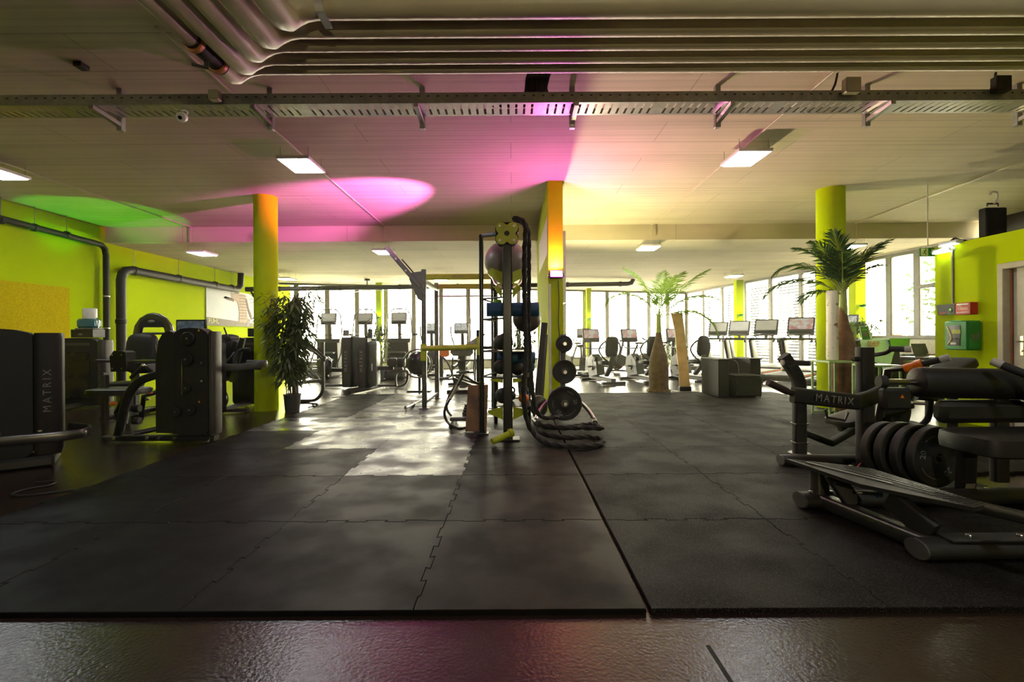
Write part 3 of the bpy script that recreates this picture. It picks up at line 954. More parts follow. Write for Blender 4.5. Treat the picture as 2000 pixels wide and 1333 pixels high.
def rope_mesh(pts, r, twist=26, n=12):
    P = pts
    mb = MB()
    T = []
    vs, fs = [], []
    u = Vector((0, 1, 0))
    s = 0
    for i, p in enumerate(P):
        a, b = P[max(0, i - 1)], P[min(len(P) - 1, i + 1)]
        t = (b - a).normalized()
        if i:
            s += (p - P[i - 1]).length
        x = t.cross(u)
        if x.length < 1e-4:
            x = t.orthogonal()
        x.normalize(); u = x.cross(t).normalized()
        for k in range(n):
            th = 2 * PI * k / n
            rr = r * (.86 + .18 * math.cos(3 * th + s * twist * 1.8))
            vs.append(p + x * math.cos(th) * rr + u * math.sin(th) * rr)
    for i in range(len(P) - 1):
        for k in range(n):
            g = (k + 1) % n
            fs.append((i * n + k, i * n + g, (i + 1) * n + g, (i + 1) * n + k))
    fs += [tuple(range(n)), tuple(range((len(P) - 1) * n, len(P) * n))]
    return mb.add(vs, fs)

# ================================================================ storage tower in the middle
FP = Vector((-.05, 5.36, 0))
t = thing('storage_tower', 'tall black storage tower with a yellow green clover plate on top', 'storage rack', (FP.x, 5.7, MZ))
MB().bar(FP + Vector((0, 0, MZ)), FP + Vector((0, 0, 2.42)), .105, .10, up=(0, 1, 0), bev=.12).build('front_post', 'black_gloss', t)
MB().box((FP.x, 5.36, MZ + .008), (.26, .20, .012), bev=.003).build('base_plate', 'black', t)
MB().rod((-.36, 5.68, MZ), (-.36, 5.68, 2.38), .027, 12).build('side_post', 'black_gloss', t)
MB().box((-.36, 5.68, MZ + .008), (.16, .16, .012), bev=.003).build('base_plate', 'black', t)
MB().rod((-.22, 6.34, MZ), (-.22, 6.34, 2.0), .024, 10).build('side_post', 'black_gloss', t)
MB().rod((.22, 6.34, MZ), (.22, 6.34, 1.25), .024, 10).build('side_post', 'black_gloss', t)
def clover(R0, r):
    out = []
    for q in range(4):
        c = Vector((math.cos(R(45 + 90 * q)), math.sin(R(45 + 90 * q)))) * R0
        for k in range(11):
            a = R(45 + 90 * q - 100 + 20 * k)
            out.append((c.x + r * math.cos(a), c.y + r * math.sin(a)))
    return out
CC = Vector((FP.x, 5.285, 2.31))
cm = basis(CC, (1, 0, 0), (0, 0, 1))
MB().prism(clover(.085, .062), .016, cm).build('clover_plate', 'olive', t)
MB().prism(clover(.072, .080), .10, Matrix.Translation((0, .07, 0)) @ cm).build('clover_core', 'rubber', t)
for sx in (-1, 1):
    for sz in (-1, 1):
        MB().disc(CC + Vector((sx * .078, -.012, sz * .078)), (0, 1, 0), .014, .012, 14).build('bolt', 'letter_white', t)
MB().disc(CC + Vector((0, -.004, 0)), (0, 1, 0), .030, .012, 18).build('hub', 'black_gloss', t)
ptube([(-.36, 5.68, 2.37), (-.20, 5.42, 2.33), (-.10, 5.36, 2.33)], .02, .05).build('top_arm', 'black', t)
for z in (1.62, 1.38, 1.0, .70):
    MB().rod((-.36, 5.68, z), (-.22, 6.34, z), .011, 8).build('rung', 'black', t)
    MB().rod((-.36, 5.68, z), (FP.x, 5.40, z), .011, 8).build('rung', 'black', t)
MB().rod((-.22, 6.34, .70), (.22, 6.34, .70), .011, 8).rod((-.22, 6.34, 1.0), (.22, 6.34, 1.0), .011, 8).rod((-.22, 6.34, .36), (.22, 6.34, .36), .011, 8).build('rear_rails', 'black', t)
for z in (.36, .70, 1.0):
    MB().slab([(-.19, 5.60, z), (.22, 5.60, z), (.22, 6.32, z), (-.19, 6.32, z)], .010, (0, 0, 1)).build('shelf', 'black', t)
for z, hh, xw in ((.27, .13, .24), (.66, .05, .22)):
    for s in (-1, 1):
        MB().slab([(FP.x + s * .056, 5.46, z + hh * .8), (FP.x + s * xw, 5.56, z + hh * .35), (FP.x + s * xw * .95, 5.56, z + hh * .1), (FP.x + s * .056, 5.46, z - hh * .35)], .006, (0, -1, 0)).build('gusset', 'olive', t)
# cradle that carries the big ball
GB = Vector((-.07, 5.98, 2.10))
for s in (-1, 1):
    MB().tube([(FP.x + s * .055, 5.43, 1.72), (FP.x + s * .14, 5.66, 1.80), (FP.x + s * .20, 5.80, 1.93)], .014, 8).build('cradle_arm', 'steel', t)
    MB().slab([(FP.x + s * .06, 5.62, 1.93), (FP.x + s * .20, 5.735, 2.0), (FP.x + s * .245, 5.78, 1.94), (FP.x + s * .17, 5.735, 1.87), (FP.x + s * .06, 5.62, 1.80)], .006, (0, -1, 0)).build('cradle_plate', 'olive', t)
    MB().slab([(FP.x + s * .06, 5.50, 1.80), (FP.x + s * .16, 5.56, 1.75), (FP.x + s * .06, 5.50, 1.60)], .006, (0, -1, 0)).build('cradle_plate', 'olive', t)
MB().tube(arc((-.07, 5.98, 1.79), .17, 180, 360, 14, (1, 0, 0), (0, 0, .5)), .012, 8).build('cradle_ring', 'black', t)
MB().tube([(-.05, 5.43, 1.78), (-.07, 5.90, 1.80), (-.07, 6.2, 1.82)], .02, 8).build('cradle_beam', 'black', t)

tag(MB().ball(GB, .268, 32, 18).build('gym_ball', mat('grey ball vinyl', (.20, .17, .165), .38)), 'big grey gym ball cradled at the top of the storage tower', 'exercise ball', 'gym balls on the tower')
B2 = Vector((.185, 5.97, 1.40))
tag(MB().ball(B2, .178, 28, 16).build('gym_ball', mat('dark ball vinyl', (.07, .045, .035), .42)), 'dark brown gym ball wedged between the hanging rope and the fin wall', 'exercise ball', 'gym balls on the tower')
for s, x in ((-1, .09), (1, .28)):
    MB().tube([(x, 6.34, 1.23), (x, 5.95, 1.205), (x, 5.80, 1.23)], .011, 8).build('ball_rail', 'black', t)
t2 = thing('foam_roller', 'long blue foam roller sticking out level beside the dark gym ball', 'foam roller', (-.2, 5.52, 1.44))
MB().lathe([(.03, -.40), (.078, -.40), (.085, -.385), (.080, -.30), (.080, .20), (.03, .20)], 22, basis((-.09, 5.525, 1.485), (0, 0, 1), (0, 1, 0)) @ Matrix.Rotation(0, 4, 'Z'), cap=True).build('roller', 'blue', t2)
for x in (-.20, .06):
    MB().tube([(x, 5.46, 1.388), (x, 5.60, 1.388)], .008, 6).build('peg', 'black', t)
bands = MB()
for i in range(5):
    bands.tube(smooth([(-.20 + .012 * i, 5.90, 1.63), (-.225 + .014 * i, 5.89, 1.56 - .02 * i), (-.20 + .012 * i, 5.9, 1.46 + .012 * i), (-.17 + .012 * i, 5.905, 1.55), (-.185 + .012 * i, 5.90, 1.63)], 4), .008, 6)
tag(bands.build('resistance_bands', mat('neon green band', (.25, .75, .02), .5)), 'neon green resistance bands hanging above the blue roller', 'exercise bands', kind='stuff')
for i, (c, r, lb, m_) in enumerate([
        ((-.13, 5.80, 1.105), .095, 'black medicine ball in front on the tower shelf under the blue roller', 'rubber'),
        ((-.09, 6.06, 1.115), .105, 'shiny dark medicine ball behind the front one under the blue roller', 'black_gloss'),
        ((-.135, 5.70, .812), .088, 'ribbed black ball on the tower shelf under the blue rolls', 'rubber'),
        ((.065, 5.72, .792), .082, 'reddish black ball beside the ribbed one, behind the tower post', 'shroud'),
        ((-.115, 5.78, .463), .095, 'black medicine ball with an orange patch on the lowest shelf', 'rubber')]):
    b_ = MB().ball(c, r, 24, 14).build('medicine_ball', m_)
    tag(b_, lb, 'medicine ball', 'medicine balls on the tower')
    if i == 4:
        q = MB()
        for a in range(5):
            pass
        q.disc(Vector(c) + Vector((.045, -.077, -.03)), (.45, -.8, -.3), .036, .012, 16).build('patch', 'orange', b_)
for x0, x1, y, z, lb in [(-.18, .27, 5.72, 1.0 - .155 + .0, ''), ]:
    pass
for y, z, lb in [(5.93, .912, 'front blue mat roll lying on its side on the tower shelf'), (6.18, .80, 'rear blue mat roll on the tower shelf behind the balls')]:
    c = Vector((.05, y, z))
    mb = MB()
    pts = []
    for k in range(64):
        a = k * .33
        rr = .018 + .0026 * k * .33
        pts.append((rr * math.cos(a), rr * math.sin(a)))
    mb.lathe([(.008, -.235), (.066, -.235), (.072, -.225), (.072, .225), (.066, .235), (.008, .235)], 22, basis(c, (0, 1, 0), (0, 0, 1)))
    tag(mb.build('mat_roll', 'blue'), lb, 'exercise mat', 'blue mat rolls')
for x in (-.12, .22):
    MB().tube([(x, 5.84, .826), (x, 6.02, .826)], .008, 6).build('peg', 'black', t)
for x, y, c_, lb in [(.14, 5.85, 'orange', 'black kettlebell with an orange base behind the hanging rope'), (-.02, 6.1, 'black', 'all black kettlebell on the lowest tower shelf'), (.15, 6.14, 'blue', 'blue kettlebell nearest the leaning bench board')]:
    kt = thing('kettlebell', lb, 'kettlebell', (x, y, .361), 'kettlebells on the tower')
    MB().ball((x, y, .361 + .062), .066, 18, 12, (1, 1, .95)).build('bell', c_, kt)
    MB().tube(smooth([(x - .04, y, .455), (x - .048, y, .50), (x - .02, y, .53), (x + .02, y, .53), (x + .048, y, .50), (x + .04, y, .455)], 4), .012, 8).build('handle', 'black', kt)

# battle rope -----------------------------------------------------------------
rp = [(.02, 5.40, 2.50), (.10, 5.36, 2.48), (.155, 5.31, 2.38), (.145, 5.31, 2.1), (.14, 5.31, 1.6), (.155, 5.31, 1.0), (.125, 5.32, .55), (.16, 5.33, .25), (.24, 5.28, .10)]
coil = [(1068, 872), (1110, 879), (1160, 877), (1178, 867), (1150, 860), (1100, 864), (1058, 858), (1062, 848), (1100, 846), (1140, 838), (1158, 840), (1176, 852), (1140, 853), (1095, 855), (1052, 850)]
zz = [.034] * 15
zz[5:] = [.05, .07, .075, .06, .05, .06, .09, .10, .11, .115]
P = [Vector(p) for p in rp] + [flr(x, y, MZ) + Vector((0, 0, zz[i])) for i, (x, y) in enumerate(coil)]
tag(rope_mesh(smooth(P, 14), .030).build('battle_rope', 'rope'), 'thick black battle rope hung from the tower and coiled on the mat', 'rope', 'battle ropes')
rp = [(.03, 5.47, 2.50), (.12, 5.45, 2.475), (.19, 5.41, 2.35), (.195, 5.40, 1.9), (.19, 5.40, 1.3), (.21, 5.41, .8), (.25, 5.43, .4), (.32, 5.44, .27), (.42, 5.50, .235), (.52, 5.60, .23), (.58, 5.72, .22)]
tag(rope_mesh(smooth([Vector(p) for p in rp], 14), .027).build('battle_rope', 'rope'), 'second hanging strand of black rope, on the fin wall side of the first', 'rope', 'battle ropes')

# leaning wood board, anchor tube, weight sled -----------------------------------
q = [at(915, 754, 5.86), at(957, 752, 5.86), at(947, 843, 5.74), at(910, 846, 5.74)]
z0 = MZ + .004
q = [Vector((-.545, 5.89, .575)), Vector((-.295, 5.89, .585)), Vector((-.315, 5.795, z0)), Vector((-.57, 5.795, z0))]
w_ = MB().slab(q, .022, (0, -1, 0)).build('plywood_board', 'wood')
tag(w_, 'worn brown plywood board leaning behind the tower side post', 'board')
q0, q1 = Vector((-.215, 5.07, MZ + .036)), Vector((-.02, 5.20, .125))
t = thing('anchor_tube', 'yellow green pivot tube sticking out at the foot of the storage tower', 'tube', q0)
dv = (q1 - q0).normalized()
tb = MB(); tb.tube([q0, q1], .034, 18, caps=False).tube([q1, q0], .028, 18, caps=False)
tb.build('tube', 'olive', t)
MB().disc(q1, dv, .046, .05).build('collar', 'olive', t)
MB().rod(q1, (FP.x, 5.30, .14), .025, 10).build('pivot', 'black', t)
t = thing('weight_sled', 'low pulling sled with looped black and chrome handle tubes beside the board', 'sled', (-.6, 6.0, MZ))
def sl(x, y, Y): return at(x, y, Y)
MB().tube(smooth([sl(905, 733, 6.1), sl(888, 764, 6.02), sl(873, 790, 5.9), sl(868, 808, 5.85), sl(873, 823, 5.8), sl(884, 833, 5.72), sl(897, 838, 5.74), sl(912, 836, 5.9)], 5), .017, 10).build('handle_tube', 'black_gloss', t)
MB().tube(smooth([sl(905, 733, 6.1), sl(884, 762, 6.25), sl(873, 786, 6.3), sl(873, 800, 6.3), sl(880, 811, 6.3), sl(890, 816, 6.3)], 5), .017, 10).build('handle_tube', 'gunmetal', t)
MB().tube([sl(893, 754, 6.03), sl(879, 780, 5.94)], .0185, 10).build('grip_sleeve', 'chrome', t)
MB().tube([sl(905, 733, 6.1), sl(925, 746, 6.4), sl(940, 752, 6.5)], .017, 10).build('cross_tube', 'gunmetal', t)
MB().box((-.60, 6.25, .135), (.38, .42, .05), bev=.012).build('deck', 'silver', t)
MB().box((-.76, 6.2, .068), (.05, .62, .084), bev=.02).box((-.46, 6.2, .068), (.05, .62, .084), bev=.02).build('runner', 'black', t)
for k, (r, z) in enumerate([(.105, .178), (.095, .213), (.085, .247), (.075, .280)]):
    o = MB().lathe([(.03, z - .016), (r - .008, z - .016), (r, z - .008), (r, z + .008), (r - .008, z + .016), (.03, z + .016)], 22, Matrix.Translation((-.55, 6.25, 0)), cap=False)
    o.lathe([(.03, z + .016), (.03, z - .016)], 22, Matrix.Translation((-.55, 6.25, 0)), cap=False)
    tag(o.build('weight_plate', 'rubber'), 'small black plate on the sled deck, %s of the stack of four' % ['lowest', 'second from below', 'third from below', 'topmost'][k], 'weight plate', 'plates stacked on the sled')
# leaning dip bar / bench at the fin wall
t = thing('leaning_bench', 'black padded bench board propped upright between the ball and the fin wall', 'bench', (.36, 6.6, MZ))
MB().bar((.33, 6.72, MZ + .03), (.46, 6.86, 1.36), .09, .20, up=(0, 1, 0), bev=.2).build('pad', 'pad', t)
MB().bar((.40, 6.80, MZ + .02), (.50, 6.97, 1.20), .04, .05, up=(0, 1, 0)).build('spine', 'black', t)
MB().disc((.36, 6.58, .22), (.7, -1, .2), .15, .05, 22).build('wheel_plate', 'gunmetal', t)

# ================================================================ plate tree with plates
def plate(c, ax, r, th, label, group, hole=.027, num=None, ring=True):
    """bumper plate centred at c, axis ax pointing at the readable face"""
    q = Vector(ax).to_track_quat('Z', 'Y').to_matrix().to_4x4()
    m = Matrix.Translation(c) @ q
    pr_ = [(hole, -th / 2), (r * .30, -th / 2), (r * .34, -th / 2 + .006), (r * .80, -th / 2 + .006), (r * .85, -th / 2), (r - .008, -th / 2), (r, -th / 2 + .008), (r, th / 2 - .008), (r - .008, th / 2), (r * .85, th / 2), (r * .80, th / 2 - .006), (r * .34, th / 2 - .006), (r * .30, th / 2), (hole, th / 2), (hole, -th / 2)]
    o = MB().lathe(pr_, 40, m, cap=False).build('weight_plate', 'rubber')
    tag(o, label, 'weight plate', group)
    if ring:
        MB().lathe([(hole, th / 2 + .002), (r * .22, th / 2 + .002), (r * .22, th / 2), (hole, th / 2)], 24, m, cap=False).build('hub_ring', 'gunmetal', o)
    if num:
        for a in num[1:]:
            mm = m @ Matrix.Rotation(R(a), 4, 'Z') @ Matrix.Translation((0, r * .60, th / 2 - .005))
            letters(num[0], r * .30, 'letter', mm, o, 'number')
        for a in num[1:]:
            for da in (52, -52):
                ar = MB().tube([m @ Vector((r * .72 * math.cos(R(a + 90 + da + d_)), r * .72 * math.sin(R(a + 90 + da + d_)), th / 2 - .005)) for d_ in range(-16, 17, 4)], .004, 5)
                ar.build('mark', 'letter_dim', o)
    return o
t = thing('plate_tree', 'silver plate tree on curved feet in front of the fin wall', 'weight rack', (.69, 6.5, MZ))
MB().bar((.69, 6.52, .10), (.69, 6.52, 1.20), .07, .05, up=(0, 1, 0), bev=.25).build('post', 'silver', t)
pz = [(.29, .225), (.706, .158), (1.075, .113)]
for z, r in pz:
    MB().rod((.69, 6.24, z), (.69, 6.76, z), .023, 14).build('peg', 'steel', t)
for s in (-1, 1):
    MB().tube(smooth([(.69 + s * .03, 6.52, .36), (.69 + s * .20, 6.50, .30), (.69 + s * .32, 6.42, .19), (.69 + s * .38, 6.30, .085)], 6), .027, 12).build('foot', 'steel', t)
    MB().bar((.69 + s * .40, 6.46, MZ + .035), (.69 + s * .37, 6.16, MZ + .035), .07, .065, bev=.3).build('shoe', 'silver', t)
plate((.69, 6.33, .29), (0, -1, 0), .225, .07, 'big black bumper plate marked 20 on the lowest peg of the plate tree', 'plates on the plate tree', num=('20', -80, 145))
plate((.69, 6.43, .29), (0, -1, 0), .215, .06, 'black plate hidden behind the one marked 20 on the lowest peg', 'plates on the plate tree', ring=False)
plate((.69, 6.34, .706), (0, -1, 0), .158, .055, 'middle sized black plate on the middle peg of the plate tree', 'plates on the plate tree')
plate((.69, 6.42, .706), (0, -1, 0), .148, .05, 'black plate behind the middle sized one on the middle peg', 'plates on the plate tree', ring=False)
plate((.69, 6.35, 1.075), (0, -1, 0), .113, .045, 'small black plate on the top peg of the plate tree', 'plates on the plate tree')
for z, r in pz[1:]:
    for a in (90, 210, 330):
        pass

# ================================================================ power rack
t = thing('power_rack', 'open training rack with perforated grey posts and yellow green crossbeams', 'rack', (-1.0, 8.4, MZ))
RX0, RX1, RY0, RY1, RH = -1.42, -.30, 7.76, 9.05, 2.20
def perf_post(x, y, h):
    o = MB().bar((x, y, MZ), (x, y, h), .075, .075, up=(0, 1, 0), bev=.08).build('post', 'gunmetal', t)
    hm = MB()
    for k in range(int(h / .1) - 2):
        hm.box((x, y - .038, .2 + k * .1), (.018, .002, .036))
    hm.build('hole_row', 'ltgrey', o)['kind'] = 'stuff'
    MB().box((x, y, MZ + .006), (.16, .16, .010), bev=.002).build('base_plate', 'gunmetal', o)
for x, y, h in ((RX0, RY0, 2.27), (RX0, RY1, RH), (RX1, RY0, RH), (RX1, RY1, RH)):
    perf_post(x, y, h)
MB().bar((RX0 + .04, RY0, 2.15), (RX1 - .04, RY0, 2.15), .06, .09).build('crossbeam', 'olive', t)
MB().bar((RX0 + .04, RY1, 2.13), (RX1 - .04, RY1, 2.13), .06, .09).build('crossbeam', 'olive', t)
MB().bar((RX0, RY0 + .04, 2.08), (RX0, RY1 - .04, 2.08), .06, .09).build('side_beam', 'gunmetal', t)
MB().bar((RX1, RY0 + .04, 2.08), (RX1, RY1 - .04, 2.08), .06, .09).build('side_beam', 'gunmetal', t)
MB().rod((RX0, RY1, 1.95), (RX1, RY1, 1.95), .016, 10).build('pull_up_bar', 'steel', t)
letters('MATRIX', .05, 'letter_dim', basis((RX0 + .55, RY0 - .032, 2.15), (1, 0, 0), (0, 0, 1)), t)
MB().bar((RX0, RY0 + .04, .12), (RX0, RY1 - .04, .12), .05, .06).build('foot_beam', 'gunmetal', t)
g = MB().prism([(0, 0), (-.16, -.02), (-.20, -.12), (-.06, -.45), (0, -.48)], .012, basis((RX0 - .035, RY0 - .02, 2.24), (1, 0, 0), (0, 0, 1)))
g.build('gusset', 'gunmetal', t)
MB().bar((RX0 - .05, RY0 - .01, 1.98), (RX0 - .60, RY0 - .01, 2.63), .07, .085, up=(0, 1, 0)).build('raised_arm', 'gunmetal', t)
MB().bar((RX0 - .10, RY0 + .03, 2.14), (RX0 - .36, RY0 + .03, 2.44), .02, .05, up=(0, 1, 0)).build('arm_rail', 'dark_pipe', t)
MB().disc((RX0 - .28, RY0 - .055, 2.25), (0, 1, 0), .016, .012).build('bolt', 'steel', t)
MB().disc((RX0 - .44, RY0 - .055, 2.44), (0, 1, 0), .016, .012).build('bolt', 'steel', t)
# safety bar with its holder
MB().rod((RX0 - .02, RY0 - .07, .995), (-.50, RY0 - .07, 1.015), .046, 14).build('safety_bar', 'olive', t)
MB().box((RX0, RY0 - .06, .93), (.10, .05, .28), bev=.01).build('bracket', 'olive', t)
MB().box((-.535, RY0 - .07, 1.03), (.07, .08, .30), bev=.01).build('bracket', 'olive', t)
MB().box((-.535, RY0 + .0, .86), (.085, .06, .86), bev=.01).build('upright_pad', 'pad', t)
MB().bar((-.50, RY0 + .02, 1.0), (RX1, RY0 + .0, 1.0), .04, .05).build('link', 'black', t)
# suspension straps
st = MB()
for dx in (0, .05):
    st.tube(smooth([(-.85 + dx, RY1 - .04, 2.10), (-.86 + dx, RY1 - .05, 1.8), (-.85 + dx * 1.5, RY1 - .05, 1.5), (-.84 + dx, RY1 - .05, 1.35)], 4), .006, 5)
tag(st.build('suspension_strap', 'rubber'), 'thin hanging strap pair on the rear crossbeam of the training rack', 'strap')
# barbell on the floor beside the rack
b0, b1 = flr(803, 799, .05), flr(862, 769, .05)
b0.z = b1.z = MZ + .040
b0.x -= .09; b1.x -= .09
t = thing('barbell', 'bare chrome barbell lying on the mat along the foot of the training rack', 'barbell', b0)
dv = (b1 - b0).normalized()
MB().tube([b0 + dv * .42, b1], .014, 10).build('shaft', 'steel', t)
MB().tube([b0, b0 + dv * .40], .026, 14).build('sleeve', 'chrome', t)
MB().disc(b0 + dv * .42, dv, .038, .03).build('collar', 'chrome', t)

# ================================================================ plants
def frond(root, az, el, L, droop, n, lw, m, parent, name='frond', leafl=.42, seed=0, dry=False, flat=0.0):
    """one pinnate palm leaf: curved midrib with two rows of folded leaflets"""
    rnd = random.Random(seed)
    d = Vector((math.cos(R(az)) * math.cos(R(el)), math.sin(R(az)) * math.cos(R(el)), math.sin(R(el))))
    pts, p, e = [], Vector(root), el
    steps = 14
    for i in range(steps + 1):
        pts.append(p.copy())
        e -= droop / steps * (.4 + 1.2 * i / steps)
        dd = Vector((math.cos(R(az)) * math.cos(R(e)), math.sin(R(az)) * math.cos(R(e)), math.sin(R(e))))
        p = p + dd * (L / steps)
    rib = MB().tube(pts, [.011 * (1 - .85 * i / steps) + .0015 for i in range(steps + 1)], 6)
    ro = rib.build(name, 'stalk', parent)
    lf = MB()
    side0 = Vector((-math.sin(R(az)), math.cos(R(az)), 0))
    for k in range(n):
        f = .20 + .80 * k / (n - 1)
        x = f * steps
        i = min(steps - 1, int(x))
        c = pts[i].lerp(pts[i + 1], x - i)
        t_ = (pts[i + 1] - pts[i]).normalized()
        upv = side0.cross(t_).normalized() * -1
        for s in (-1, 1):
            ll = leafl * math.sin(PI * (.16 + .80 * f)) ** .7 * rnd.uniform(.88, 1.08)
            o = (side0 * s * (.80 - .25 * f) + t_ * (.55 + .55 * f) + upv * (-.10 - .25 * rnd.random() + .25 * (1 - flat))).normalized()
            a = c
            q1_ = c + o * ll * .45
            q2_ = c + o * ll + Vector((0, 0, -ll * rnd.uniform(.12, .34)))
            wv = t_ * lw * .5
            nn = o.cross(t_).normalized() * lw * .16
            lf.add([a - wv * .35, a + wv * .35, q1_ - wv + nn, q1_ + wv + nn, q1_ - nn * .5, q2_],
                   [(0, 4, 2), (0, 1, 4), (1, 3, 4), (2, 4, 5), (4, 3, 5)])
    lf.build('leaflets', m, ro, ang=180)

def palm(base, h_bulb, prof, crown_z, fronds, label, seed, bark='bark'):
    t = thing('bottle_palm', label, 'palm', base, 'bottle palms')
    MB().lathe([(r, base.z + z) for r, z in prof], 24, Matrix.Translation((base.x, base.y, 0))).build('trunk', bark, t)
    MB().tube([base + Vector((0, 0, h_bulb)), base + Vector((.005, 0, (h_bulb + crown_z) / 2)), base + Vector((.0, 0, crown_z))], [.062, .055, .045], 14).build('crownshaft', 'stalk', t)
    rt = MB()
    rr = random.Random(seed)
    r0 = prof[0][0]
    for k in range(38):
        a = rr.uniform(0, 2 * PI)
        rt.tube([base + Vector((math.cos(a) * r0 * .9, math.sin(a) * r0 * .9, .05)), base + Vector((math.cos(a) * (r0 + .04), math.sin(a) * (r0 + .04), .012))], .008, 5)
    rt.build('root_fringe', 'stem', t)['kind'] = 'stuff'
    for k, (az, el, L, dr, n, lw, ll, *dry) in enumerate(fronds):
        frond(base + Vector((0, 0, crown_z - .06)), az, el, L, dr, n, lw, 'palm_dry' if dry else ('palm' if seed == 1 else 'palm_dark'), t, leafl=ll, seed=seed * 50 + k)
M['palm_dark'] = mat('dark palm leaf', (0.035, 0.085, 0.015), .45, noise=(5, (.06, .12, .02), .4, .65))
pb_ = flr(1294, 767)
palm(Vector((pb_.x, 10.25, 0)), .98, [(.215, 0), (.20, .08), (.205, .30), (.20, .52), (.175, .74), (.12, .95), (.075, 1.12), (.06, 1.25)], 1.62,
     [(176, 66, 1.45, 130, 28, .034, .40), (150, 78, 1.35, 50, 30, .036, .46), (40, 62, 1.45, 35, 30, .036, .46), (8, 55, 1.55, 30, 28, .036, .42), (-12, 48, 1.35, 75, 26, .034, .36), (-28, 26, 1.35, 100, 26, .038, .46), (-80, 74, 1.1, 60, 26, .034, .40), (60, 80, 1.2, 40, 24, .034, .42)],
     'bottle palm with bright yellow green fronds beside the leaning tan board', 1)
palm(Vector((4.90, 7.10, MZ + .001)), 1.05, [(.15, 0), (.15, .3), (.158, .6), (.168, .86), (.16, 1.0), (.12, 1.16), (.076, 1.31), (.053, 1.46), (.045, 1.6)], 1.80,
     [(172, 62, 1.15, 105, 26, .034, .36), (160, 40, 1.15, 95, 28, .034, .36), (150, 76, 1.0, 60, 30, .036, .40), (215, 84, .95, 30, 30, .036, .42), (-20, 70, .95, 40, 28, .036, .40), (195, 76, .95, 50, 28, .036, .40), (235, 72, .9, 75, 26, .034, .38), (-60, 78, .85, 55, 24, .034, .36), (20, 66, .95, 40, 22, .034, .34, 1), (5, 60, .8, 60, 20, .03, .3), (185, 20, .7, 70, 22, .034, .34)],
     'bottle palm with dark green fronds in front of the yellow green column', 2, 'bark_pink')

def bamboo(base, h, n_stem, n_leaf, spread, label, group, pot_r=.13, pot_h=.26, potm='silver', m='leaf', seed=3, ll=.16, avoid=None):
    rr = random.Random(seed)
    t = thing('bamboo_plant', label, 'plant', base, group)
    b = base
    MB().lathe([(pot_r * .82, b.z), (pot_r * .84, b.z + .01), (pot_r, b.z + pot_h), (pot_r * 1.06, b.z + pot_h), (pot_r * 1.06, b.z + pot_h + .02), (pot_r * .95, b.z + pot_h + .02), (pot_r * .92, b.z + pot_h - .03)], 24, Matrix.Translation((b.x, b.y, 0)), cap=False).disc((b.x, b.y, b.z + .006), (0, 0, 1), pot_r * .83, .012).build('pot', potm, t)
    MB().disc((b.x, b.y, b.z + pot_h - .04), (0, 0, 1), pot_r * .90, .02).build('soil', 'soil', t)
    lf = MB()
    for i in range(n_stem):
        a = rr.uniform(0, 2 * PI)
        r0, r1 = pot_r * rr.uniform(.1, .6), spread * rr.uniform(.15, .85)
        hh = h * rr.uniform(.72, 1.0)
        pts = [b + Vector((math.cos(a) * (r0 + (r1 - r0) * f ** 1.6), math.sin(a) * (r0 + (r1 - r0) * f ** 1.6), pot_h - .05 + (hh - pot_h + .05) * f)) for f in [k / 6 for k in range(7)]]
        MB().tube(pts, [.009 - .006 * k / 6 for k in range(7)], 6).build('cane', 'stem', t)
        for k in range(n_leaf // n_stem):
            f = .18 + .82 * rr.random() ** .8
            x = f * 6
            j = min(5, int(x))
            c = pts[j].lerp(pts[j + 1], x - j)
            tw = rr.uniform(0, 2 * PI)
            out = Vector((math.cos(tw), math.sin(tw), rr.uniform(-.2, .55))).normalized()
            c2 = c + out * spread * rr.uniform(.05, .42)
            if avoid and (Vector((c2.x, c2.y, 0)) - Vector(avoid[:3])).length < avoid[3] + ll * 1.1:
                continue
            for q in range(3):
                o = (out + Vector((rr.uniform(-.8, .8), rr.uniform(-.8, .8), rr.uniform(-.9, .4)))).normalized()
                L = ll * rr.uniform(.6, 1.15)
                s = o.cross(Vector((0, 0, 1)))
                s = (s.normalized() if s.length > .05 else Vector((1, 0, 0))) * L * .085
                e1 = c2 + o * L * .45 + Vector((0, 0, -L * .06))
                e2 = c2 + o * L + Vector((0, 0, -L * .30))
                if min(e1.z, e2.z) < b.z + .03:
                    continue
                lf.add([c2, e1 - s, e1 + s, e2], [(0, 1, 2), (1, 3, 2)])
    o = lf.build('foliage', m, t, ang=180)
    o['kind'] = 'stuff'
    return t
bp_ = flr(571, 804, 0)
bamboo(Vector((bp_.x, bp_.y, 0)), 1.97, 12, 1500, .50, 'tall leafy bamboo in a grey metal pot in front of the round column', 'bamboo plants', seed=3, ll=.21, avoid=(-4.02, 7.85, 0, .18))
c = at(742, 650, 13.5)
bamboo(Vector((c.x, c.y, 0)), 1.75, 6, 200, .30, 'slim bamboo standing among the stair climbers', 'bamboo plants', seed=5, ll=.24)
c = at(1025, 650, 10.8)
bamboo(Vector((c.x - .05, 10.9, 0)), 1.55, 6, 220, .42, 'bamboo half hidden behind the ropes and the storage tower', 'bamboo plants', seed=6, ll=.24)
c = at(1317, 650, 14.2)
bamboo(Vector((c.x, c.y, 0)), 1.5, 6, 220, .35, 'bright bamboo behind the leaning tan board', 'bamboo plants', seed=8, ll=.24, m='palm')

